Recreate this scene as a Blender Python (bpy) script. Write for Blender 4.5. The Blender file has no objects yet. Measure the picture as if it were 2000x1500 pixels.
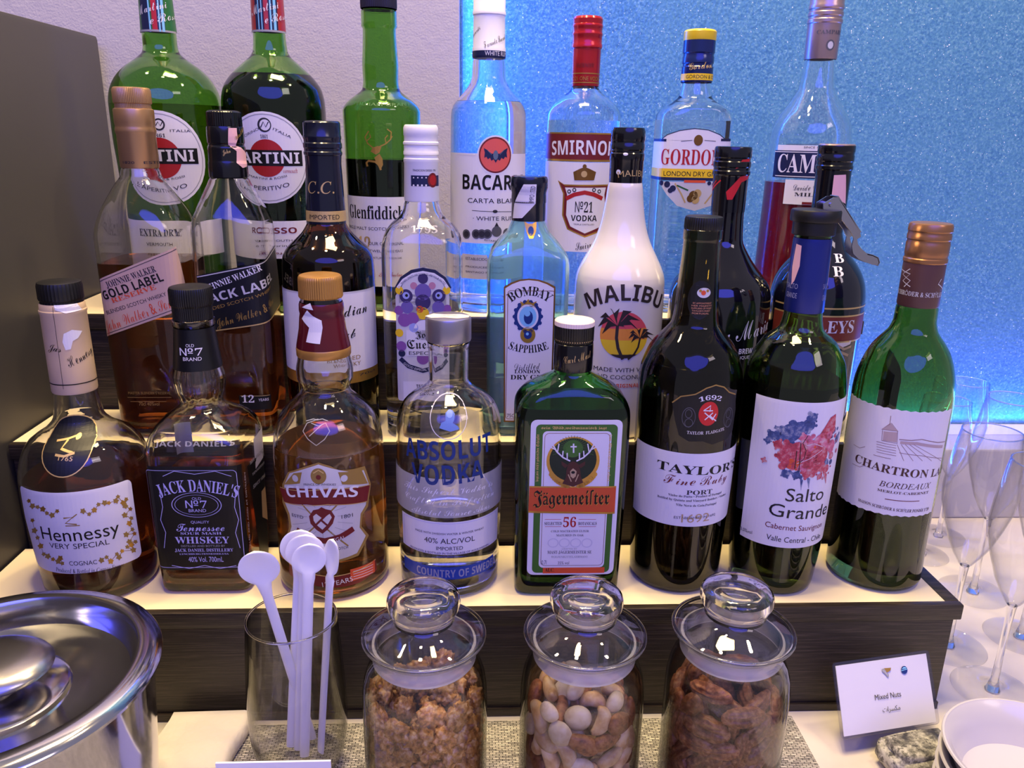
import bpy, bmesh, math, random
import numpy as np
from mathutils import Vector, Matrix
from mathutils.geometry import tessellate_polygon
random.seed(7)
SC=bpy.context.scene
COL=SC.collection
PI=math.pi
# ------------------------------------------------------------------ camera
TH,RO,YAW=math.radians(17.3),math.radians(1.1),math.radians(3.0)
CAMZ=.3862
fw=Vector((math.sin(YAW)*math.cos(TH),math.cos(YAW)*math.cos(TH),-math.sin(TH)))
r0=fw.cross(Vector((0,0,1))).normalized();u0=r0.cross(fw)
rt=r0*math.cos(RO)+u0*math.sin(RO);up=u0*math.cos(RO)-r0*math.sin(RO)
cam=bpy.data.objects.new('camera',bpy.data.cameras.new('camera'));COL.objects.link(cam)
cam.data.sensor_width=36;cam.data.lens=36*1550/2000;cam.data.clip_start=.01
m=Matrix.Identity(4)
for i in range(3): m[i][0],m[i][1],m[i][2]=rt[i],up[i],-fw[i]
m[2][3]=CAMZ;cam.matrix_world=m;SC.camera=cam
# ------------------------------------------------------------------ world, exposure
w=bpy.data.worlds.new('room_light');SC.world=w;w.use_nodes=True
bg=w.node_tree.nodes['Background'];bg.inputs[0].default_value=(.52,.49,.67,1);bg.inputs[1].default_value=.55
SC.view_settings.view_transform='Standard';SC.view_settings.look='None';SC.view_settings.exposure=0.0;SC.view_settings.gamma=1
SC.view_settings.use_curve_mapping=False
SC.cycles.max_bounces=14;SC.cycles.transmission_bounces=14;SC.cycles.glossy_bounces=5;SC.cycles.diffuse_bounces=3;SC.cycles.transparent_max_bounces=24
SC.cycles.blur_glossy=.6;SC.cycles.sample_clamp_indirect=8
# ------------------------------------------------------------------ lights
def area(name,loc,target,sx,sy,power,color,spread=180):
    d=bpy.data.lights.new(name,'AREA');d.shape='RECTANGLE';d.size=sx;d.size_y=sy;d.energy=power;d.color=color;d.spread=math.radians(spread)
    o=bpy.data.objects.new(name,d);COL.objects.link(o);o.location=loc
    o.rotation_euler=(Vector(target)-Vector(loc)).to_track_quat('-Z','Y').to_euler();return o
WARM=(1,.76,.38)
area('ceiling_spot',(-.12,.30,1.45),(-.05,.55,.1),.07,.07,6.5,WARM)
area('ceiling_spot',(.10,.62,1.45),(.05,.55,.1),.07,.07,6,WARM)
area('ceiling_spot',(.62,.36,1.45),(.3,.55,.1),.07,.07,5,WARM)
area('ceiling_spot',(-.62,.50,1.45),(-.2,.55,.1),.07,.07,4,WARM)
area('warm_soft_fill',(.05,.50,1.55),(.05,.5,.1),.42,.22,15,WARM)  # added soft warm fill so light reaches the shelves under the glass
area('room_fill_light',(1.7,-1.3,1.9),(.05,.6,.2),.8,.5,9,(.92,.76,.86))  # added neutral fill set off to the side, not a known lamp
o=area('blue_ceiling_panel',(.06,-.95,1.27),(.04,.6,.2),1.8,.85,21.0,(.07,.08,1));o.data.shape='ELLIPSE'
area('blue_wall_led',(-.010,.817,.45),(.22,.834,.45),.012,.75,3.6,(.008,.11,1))
area('blue_ledge_led',(.45,.818,.083),(.45,.834,.30),1.0,.010,3.8,(.01,.13,1))
# ------------------------------------------------------------------ materials
def sr(h):
    if isinstance(h,str): c=[int(h[i:i+2],16)/255 for i in (0,2,4)]
    else: c=h
    return tuple(x/12.92 if x<=.04045 else ((x+.055)/1.055)**2.4 for x in c)+(1,)
MATS={}
def pbr(name,col,rough=.5,metal=0,spec=.5,coat=0,sss=0,alpha=1):
    if name in MATS: return MATS[name]
    mt=bpy.data.materials.new(name);mt.use_nodes=True;p=mt.node_tree.nodes['Principled BSDF']
    p.inputs['Base Color'].default_value=sr(col);p.inputs['Roughness'].default_value=rough;p.inputs['Metallic'].default_value=metal
    p.inputs['Specular IOR Level'].default_value=spec;p.inputs['Coat Weight'].default_value=coat;p.inputs['Alpha'].default_value=alpha
    p.inputs['Coat Roughness'].default_value=.08
    mt.diffuse_color=sr(col);MATS[name]=mt;return mt
def N(mt,t,**kw):
    n=mt.node_tree.nodes.new(t)
    for k,v in kw.items():
        if hasattr(n,k): setattr(n,k,v)
        else: n.inputs[k].default_value=v
    return n
def LK(mt,a,b): mt.node_tree.links.new(a,b)
def mix(mt,fac,a,b):
    n=mt.node_tree.nodes.new('ShaderNodeMix');n.data_type='RGBA'
    if hasattr(fac,'is_output'): LK(mt,fac,n.inputs[0])
    else: n.inputs[0].default_value=fac
    for s,v in((6,a),(7,b)):
        if hasattr(v,'is_output'): LK(mt,v,n.inputs[s])
        else: n.inputs[s].default_value=v
    return n.outputs[2]
def ramp(mt,src,*st):
    n=mt.node_tree.nodes.new('ShaderNodeValToRGB');e=n.color_ramp.elements
    while len(e)<len(st): e.new(.5)
    for k,(p,c) in enumerate(st): e[k].position=p;e[k].color=c if len(c)==4 else c+(1,)
    LK(mt,src,n.inputs[0]);return n.outputs[0]
def bump(mt,h,strength,dist):
    n=N(mt,'ShaderNodeBump');n.inputs['Strength'].default_value=strength;n.inputs['Distance'].default_value=dist
    LK(mt,h,n.inputs['Height']);LK(mt,n.outputs[0],mt.node_tree.nodes['Principled BSDF'].inputs['Normal'])
def coords(mt,scale=(1,1,1),obj=True):
    t=N(mt,'ShaderNodeTexCoord');mp=N(mt,'ShaderNodeMapping');mp.inputs['Scale'].default_value=scale
    LK(mt,t.outputs['Object' if obj else 'Generated'],mp.inputs[0]);return mp.outputs[0]
def noise(mt,vec,scale,detail=3,rough=.5,out=0):
    n=N(mt,'ShaderNodeTexNoise');n.inputs['Scale'].default_value=scale;n.inputs['Detail'].default_value=detail;n.inputs['Roughness'].default_value=rough
    LK(mt,vec,n.inputs['Vector']);return n.outputs[out]
def refr(name,col,ior=1.48,rough=0.0,tr=1.0):
    """clear or tinted glass / liquid that refracts"""
    if name in MATS: return MATS[name]
    mt=bpy.data.materials.new(name);mt.use_nodes=True;p=mt.node_tree.nodes['Principled BSDF']
    p.inputs['Base Color'].default_value=tuple(col)+(1,);p.inputs['Roughness'].default_value=rough;p.inputs['IOR'].default_value=ior
    p.inputs['Transmission Weight'].default_value=tr
    MATS[name]=mt;return mt
def thin(name,tint=(.97,.97,.98),ior=1.5,rough=0.0,haze=None,edge=.38,power=4):
    """thin clear glass wall: see-through with a fresnel reflection"""
    if name in MATS: return MATS[name]
    mt=bpy.data.materials.new(name);mt.use_nodes=True;nt=mt.node_tree;nt.nodes.clear()
    o=nt.nodes.new('ShaderNodeOutputMaterial');tr=nt.nodes.new('ShaderNodeBsdfTransparent');gl=nt.nodes.new('ShaderNodeBsdfGlossy');f=nt.nodes.new('ShaderNodeFresnel');mx=nt.nodes.new('ShaderNodeMixShader')
    tr.inputs[0].default_value=tuple(tint)+(1,);gl.inputs['Roughness'].default_value=rough;gm=nt.nodes.new('ShaderNodeNewGeometry');mr=nt.nodes.new('ShaderNodeMapRange');mr.inputs['To Min'].default_value=ior;mr.inputs['To Max'].default_value=1/ior
    LK(mt,gm.outputs['Backfacing'],mr.inputs[0]);LK(mt,mr.outputs[0],f.inputs[0])
    LK(mt,f.outputs[0],mx.inputs[0]);LK(mt,tr.outputs[0],mx.inputs[1]);LK(mt,gl.outputs[0],mx.inputs[2])
    lw=nt.nodes.new('ShaderNodeLayerWeight');lw.inputs[0].default_value=.5;pw=nt.nodes.new('ShaderNodeMath');pw.operation='POWER';pw.inputs[1].default_value=power;LK(mt,lw.outputs['Facing'],pw.inputs[0])
    LK(mt,mix(mt,pw.outputs[0],tuple(tint)+(1,),tuple(x*edge for x in tint)+(1,)),tr.inputs[0])
    src=mx.outputs[0]
    if haze:
        df=nt.nodes.new('ShaderNodeBsdfDiffuse');df.inputs[0].default_value=sr(haze[1]);m2=nt.nodes.new('ShaderNodeMixShader');m2.inputs[0].default_value=haze[0]
        LK(mt,src,m2.inputs[1]);LK(mt,df.outputs[0],m2.inputs[2]);src=m2.outputs[0]
    LK(mt,src,o.inputs[0]);MATS[name]=mt;return mt
def translucent(name,col,a):
    return thin(name,haze=(a,col))
PAL={'paper':'DEDBE4','paperb':'DEDBE6','grey':'9A9AA2','dgrey':'55555E','ink':'2A2833','black':'0C0C10','blackp':'0B0B0F','navyk':'0C0E18','navyk2':'0A0B11','red':'A81E22','redb':'C81E26','redo':'D2502E','maroon':'6E1A20',
'navy':'141C46','sky':'7FC0E8','salmon':'D85A52','steel':'5A6A80','paperw':'FFFFFF','yellowp':'E8C020','dgreen':'1E5A2A','dgreenp':'3C6A2A','dgreenk':'16261A','inkd':'181620','inkbrown':'2E2426','inkbrown2':'4A2E2A',
'pinkgold':'C9A898','pinkp':'E6B4B8','pinkp2':'EAD6CE','goldd':'96783C','brown':'4A2420','tan':'B89C78','orange':'C8502A','lav':'B8B4E8','lav2':'C8C6D8','blue':'123078','bluep':'5A74C0','bluep2':'7A94DC','bluep3':'1A3E9A','indigo':'34285E','violet':'6A5AA0','violetl':'9AA4DC','purple':'84509A','pinkd':'B88098','sunred':'D8505A','sunorange':'E8923A','sunyellow':'E6C22C','brownr':'7A3026','creamp':'E6D8D0','orangel':'C88A6A','inkblue':'47598E','inkred':'C0485A','inkpink':'D06A86','labelback':'2A2A14','silverf':'8A8EB8','sketch':'8A6A6A','sketch2':'B4A0A4'}
def palm(n):
    if n in MATS: return MATS[n]
    if n=='gold': return pbr(n,'C89A48',.35,.75)
    if n=='goldp': return pbr(n,'D8B87A',.4,.5)
    if n=='bronze': return pbr(n,'8A6230',.35,.7)
    if n=='silverp': return pbr(n,'D4D2DA',.4,.3)
    if n=='glassw': return translucent(n,'F4F2F8',.30)
    if n=='frost': return translucent(n,'E8E6EC',.42)
    if n in('inkblue','inkred','inkpink'):
        mt=pbr(n,PAL[n],.5,0,.3);c=sr(PAL[n]);a=noise(mt,coords(mt),230,5,.65)
        LK(mt,ramp(mt,a,(.28,tuple(x*.45 for x in c[:3])),(.5,c),(.68,tuple(x*.45+.36 for x in c[:3]))),mt.node_tree.nodes['Principled BSDF'].inputs['Base Color']);return mt
    return pbr(n,PAL[n],.45,0,.4)
def capm(n):
    if n in MATS: return MATS[n]
    t={'capblack':('09090B',.42,0),'capblackg':('0B0B12',.16,0),'capdark':('1E1A30',.4,0),'capwhite':('F0EEF2',.35,0),'capred':('B81E28',.22,.35),'capblue':('16265E',.2,.2),'capyellow':('E6C428',.3,.1),'capsilver':('B49A98',.3,.75),'capgold':('BE9468',.33,.7),'capgold2':('C08E48',.34,.55),'capnavy':('0E1226',.2,0),'capcream':('D8BC98',.4,.1),'capmaroon':('5A1420',.2,.15),'capsteel':('9C98A4',.32,.75),'capfoil':('1E2C7A',.34,.35),'capbrown':('5A3A38',.42,.1),'capcopper':('A87850',.3,.7),'bandgreen':('2A6A34',.35,0),'bandred':('A02C2C',.35,0),'pinkp2':('EAD6CE',.5,0),'navyk2':('0A0B11',.35,0)}[n]
    return pbr(n,t[0],t[1],t[2],.5,.15 if t[1]<.25 else 0)
# ------------------------------------------------------------------ object helpers
def link(name,bm,mats,parent=None,smooth=True,ang=38,loc=None):
    me=bpy.data.meshes.new(name);bm.to_mesh(me);bm.free()
    for mt in (mats if isinstance(mats,(list,tuple)) else [mats]): me.materials.append(mt)
    if smooth:
        me.polygons.foreach_set('use_smooth',[True]*len(me.polygons));me.set_sharp_from_angle(angle=math.radians(ang))
    o=bpy.data.objects.new(name,me);COL.objects.link(o)
    if parent: o.parent=parent
    if loc: o.location=loc
    return o
def tag(o,label,cat,group=None,kind=None):
    if label: o['label']=label
    if cat: o['category']=cat
    if group: o['group']=group
    if kind: o['kind']=kind
    return o
def thing(name,loc,label,cat,group=None,rz=0):
    o=bpy.data.objects.new(name,None);o.empty_display_size=.02;COL.objects.link(o);o.location=loc;o.rotation_euler=(0,0,rz)
    return tag(o,label,cat,group)
def struct(name,bm,mat,smooth=False):
    o=link(name,bm,mat,None,smooth);o['kind']='structure';return o
def box(bm,x0,y0,z0,x1,y1,z1,bev=0,mi=0):
    r=bmesh.ops.create_cube(bm,size=1,matrix=Matrix.Translation(((x0+x1)/2,(y0+y1)/2,(z0+z1)/2))@Matrix.Diagonal((x1-x0,y1-y0,z1-z0,1)))
    fs=list({f for v in r['verts'] for f in v.link_faces})
    for f in fs:f.material_index=mi
    if bev:
        es=list({e for v in r['verts'] for e in v.link_edges})
        bmesh.ops.bevel(bm,geom=es,offset=bev,segments=2,affect='EDGES',profile=.6)
    return bm
def ring_surface(bm,rings,close0=True,close1=True,mi=0,flip=False):
    """rings: list of lists of Vectors (same count)"""
    vs=[[bm.verts.new(p) for p in r] for r in rings];n=len(vs[0]);fs=[]
    for a,b in zip(vs,vs[1:]):
        for i in range(n):
            j=(i+1)%n;q=(a[i],a[j],b[j],b[i])
            fs.append(bm.faces.new(q[::-1] if flip else q))
    if close0:
        q=vs[0][::-1];fs.append(bm.faces.new(q[::-1] if flip else q))
    if close1:
        q=vs[-1];fs.append(bm.faces.new(q[::-1] if flip else q))
    for f in fs:f.material_index=mi
    return vs
def circ(r,z,n=64,ry=None,ex=2.,cx=0,cy=0):
    ry=ry or r;o=[]
    for i in range(n):
        a=2*PI*i/n;s,c=math.sin(a),math.cos(a);k=(abs(s)**ex+abs(c)**ex)**(-1./ex)
        o.append(Vector((cx+r*c*k,cy+ry*s*k,z)))
    return o
def lathe(bm,prof,n=64,mi=0,kn=0,kd=.02,c0=True,c1=True,cx=0,cy=0,flip=False):
    rings=[]
    for r,z in prof:
        p=circ(max(r,1e-5),z,n,cx=cx,cy=cy)
        if kn:
            for i in range(0,n,2): p[i]=Vector(((p[i].x-cx)*(1-kd)+cx,(p[i].y-cy)*(1-kd)+cy,z))
        rings.append(p)
    return ring_surface(bm,rings,c0,c1,mi,flip)
def pchip(zs,vs):
    zs=np.array(zs,float);vs=np.array(vs,float)
    h=np.diff(zs);d=np.diff(vs)/h;m=np.zeros(len(zs))
    for i in range(1,len(zs)-1):
        if d[i-1]*d[i]>0:
            w1=2*h[i]+h[i-1];w2=h[i]+2*h[i-1];m[i]=(w1+w2)/(w1/d[i-1]+w2/d[i])
    m[0]=d[0];m[-1]=d[-1]
    def f(z):
        z=min(max(z,zs[0]),zs[-1]);i=min(max(int(np.searchsorted(zs,z)-1),0),len(h)-1)
        t=(z-zs[i])/h[i]
        return vs[i]*(2*t**3-3*t*t+1)+h[i]*m[i]*(t**3-2*t*t+t)+vs[i+1]*(-2*t**3+3*t*t)+h[i]*m[i+1]*(t**3-t*t)
    return f
# ------------------------------------------------------------------ printed labels bent round a surface
class Surf:
    """horizontal sections (mm): sec(z)->rx,ry,n ; maps (u along the section from the front, z) to 3D metres"""
    def __init__(s,sec): s.sec=sec;s.tab={}
    def t(s,z):
        k=round(z)
        if k not in s.tab:
            rx,ry,n=s.sec(k);th=np.linspace(-PI,PI,541);sn,cs=np.sin(th),np.cos(th)
            q=(np.abs(sn)**n+np.abs(cs)**n)**(-1./n);P=np.stack([rx*sn*q,-ry*cs*q],1)
            L=np.concatenate([[0],np.cumsum(np.linalg.norm(np.diff(P,axis=0),axis=1))]);L-=np.interp(0,th,L);s.tab[k]=(th,L)
        return s.tab[k]
    def at(s,u,z,lift):
        th,L=s.t(z);a=float(np.interp(u,L,th));rx,ry,n=s.sec(z);sn,cs=math.sin(a),math.cos(a)
        q=(abs(sn)**n+abs(cs)**n)**(-1./n);x,y=rx*sn*q,-ry*cs*q
        nx=abs(x/rx)**(n-1)/rx*(1 if x>0 else -1);ny=abs(y/ry)**(n-1)/ry*(1 if y>0 else -1);l=math.hypot(nx,ny) or 1
        return Vector(((x+nx/l*lift)/1000,(y+ny/l*lift)/1000,z/1000))
class Flat:
    """a flat card: origin, right and up vectors (metres per mm)"""
    def __init__(s,o,r,u): s.o,s.r,s.u=Vector(o),Vector(r),Vector(u);s.n=s.r.cross(s.u).normalized()
    def at(s,u,z,lift): return s.o+s.r*(u/1000)+s.u*(z/1000)+s.n*(lift/1000)
TXT={}
def text2d(t):
    if t not in TXT:
        c=bpy.data.curves.new('glyphs','FONT');c.body=t;c.resolution_u=3 if len(t)<26 else 2;c.fill_mode='FRONT'
        o=bpy.data.objects.new('glyphs',c);COL.objects.link(o)
        me=bpy.data.meshes.new_from_object(o.evaluated_get(bpy.context.evaluated_depsgraph_get()))
        v=np.array([tuple(q.co[:2]) for q in me.vertices]);f=[tuple(p.vertices) for p in me.polygons]
        bpy.data.objects.remove(o);bpy.data.curves.remove(c);bpy.data.meshes.remove(me)
        v[:,0]-=v[:,0].min();v[:,0]/=max(v[:,0].max(),1e-6);v[:,1]/=.69
        TXT[t]=(v,f)
    return TXT[t]
def poly2(bm,pts,lay,mi):
    pts=[p for i,p in enumerate(pts) if i==0 or math.dist(p,pts[i-1])>1e-4]
    if math.dist(pts[0],pts[-1])<1e-4: pts=pts[:-1]
    if len(pts)<3:return
    vs=[bm.verts.new((p[0],p[1],lay)) for p in pts]
    for t in tessellate_polygon([[Vector((p[0],p[1],0)) for p in pts]]):
        try:f=bm.faces.new([vs[i] for i in t]);f.material_index=mi
        except ValueError:pass
def stroke(bm,pts,w,lay,mi):
    pts=[Vector(p) for p in pts];L=[];R=[]
    for i,p in enumerate(pts):
        a=pts[max(i-1,0)];b=pts[min(i+1,len(pts)-1)];d=(b-a)
        if d.length<1e-6:d=Vector((1,0))
        d.normalize();n=Vector((-d.y,d.x))*w/2
        L.append(p+n);R.append(p-n)
    for i in range(len(pts)-1):
        q=[L[i],R[i],R[i+1],L[i+1]];vs=[bm.verts.new((p.x,p.y,lay)) for p in q]
        f=bm.faces.new(vs);f.material_index=mi
def print_on(name,surf,elems,parent,grid=2.6,gz=0,lift=.17,step=.06):
    bm=bmesh.new();mats=[];idx={}
    def mi(c):
        if c not in idx: idx[c]=len(mats);mats.append(palm(c))
        return idx[c]
    for e in elems:
        k,c,ly=e[:3];i=mi(c)
        if k=='P': poly2(bm,e[3],ly,i)
        elif k=='L': stroke(bm,e[4],e[3],ly,i)
        elif k=='C':
            u,z,ru,rz,inn=e[3:8];n=max(10,min(36,int(ru*5)))
            o=[(u+ru*math.cos(2*PI*j/n),z+rz*math.sin(2*PI*j/n)) for j in range(n)]
            if inn:
                g=inn/ru;p=[(u+(a-u)*g,z+(b-z)*g) for a,b in o]
                for j in range(n):
                    q=(o[j],o[(j+1)%n],p[(j+1)%n],p[j]);f=bm.faces.new([bm.verts.new((a,b,ly)) for a,b in q]);f.material_index=i
            else: poly2(bm,o,ly,i)
        elif k=='T':
            t,ua,za,ub,zb,h,sag=e[3:10];v,f=text2d(t);d=Vector((ub-ua,zb-za));l=d.length;d.normalize();nn=Vector((-d.y,d.x))
            vs=[]
            for x,y in v:
                s=sag*(1-4*(x-.5)**2);tl=math.atan(-8*(x-.5)*sag/l) if sag else 0
                px=x*l-math.sin(tl)*y*h;py=s+math.cos(tl)*y*h
                p=Vector((ua,za))+d*px+nn*py;vs.append(bm.verts.new((p.x,p.y,ly)))
            for q in f:
                try:g=bm.faces.new([vs[a] for a in q]);g.material_index=i
                except ValueError:pass
    # orient faces towards the viewer and cut into narrow strips so they can bend
    for f in bm.faces:
        f.normal_update()
        if f.normal.z<0:f.normal_flip()
    if grid:
        xs=[v.co.x for v in bm.verts];k=math.ceil(min(xs)/grid)
        while k*grid<max(xs):
            bmesh.ops.bisect_plane(bm,geom=bm.verts[:]+bm.edges[:]+bm.faces[:],plane_co=(k*grid,0,0),plane_no=(1,0,0));k+=1
    if gz:
        ys=[v.co.y for v in bm.verts];k=math.ceil(min(ys)/gz)
        while k*gz<max(ys):
            bmesh.ops.bisect_plane(bm,geom=bm.verts[:]+bm.edges[:]+bm.faces[:],plane_co=(0,k*gz,0),plane_no=(0,1,0));k+=1
    for v in bm.verts: v.co=surf.at(v.co.x,v.co.y,lift+step*v.co.z)
    return link(name,bm,mats,parent,smooth=False)
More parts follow.
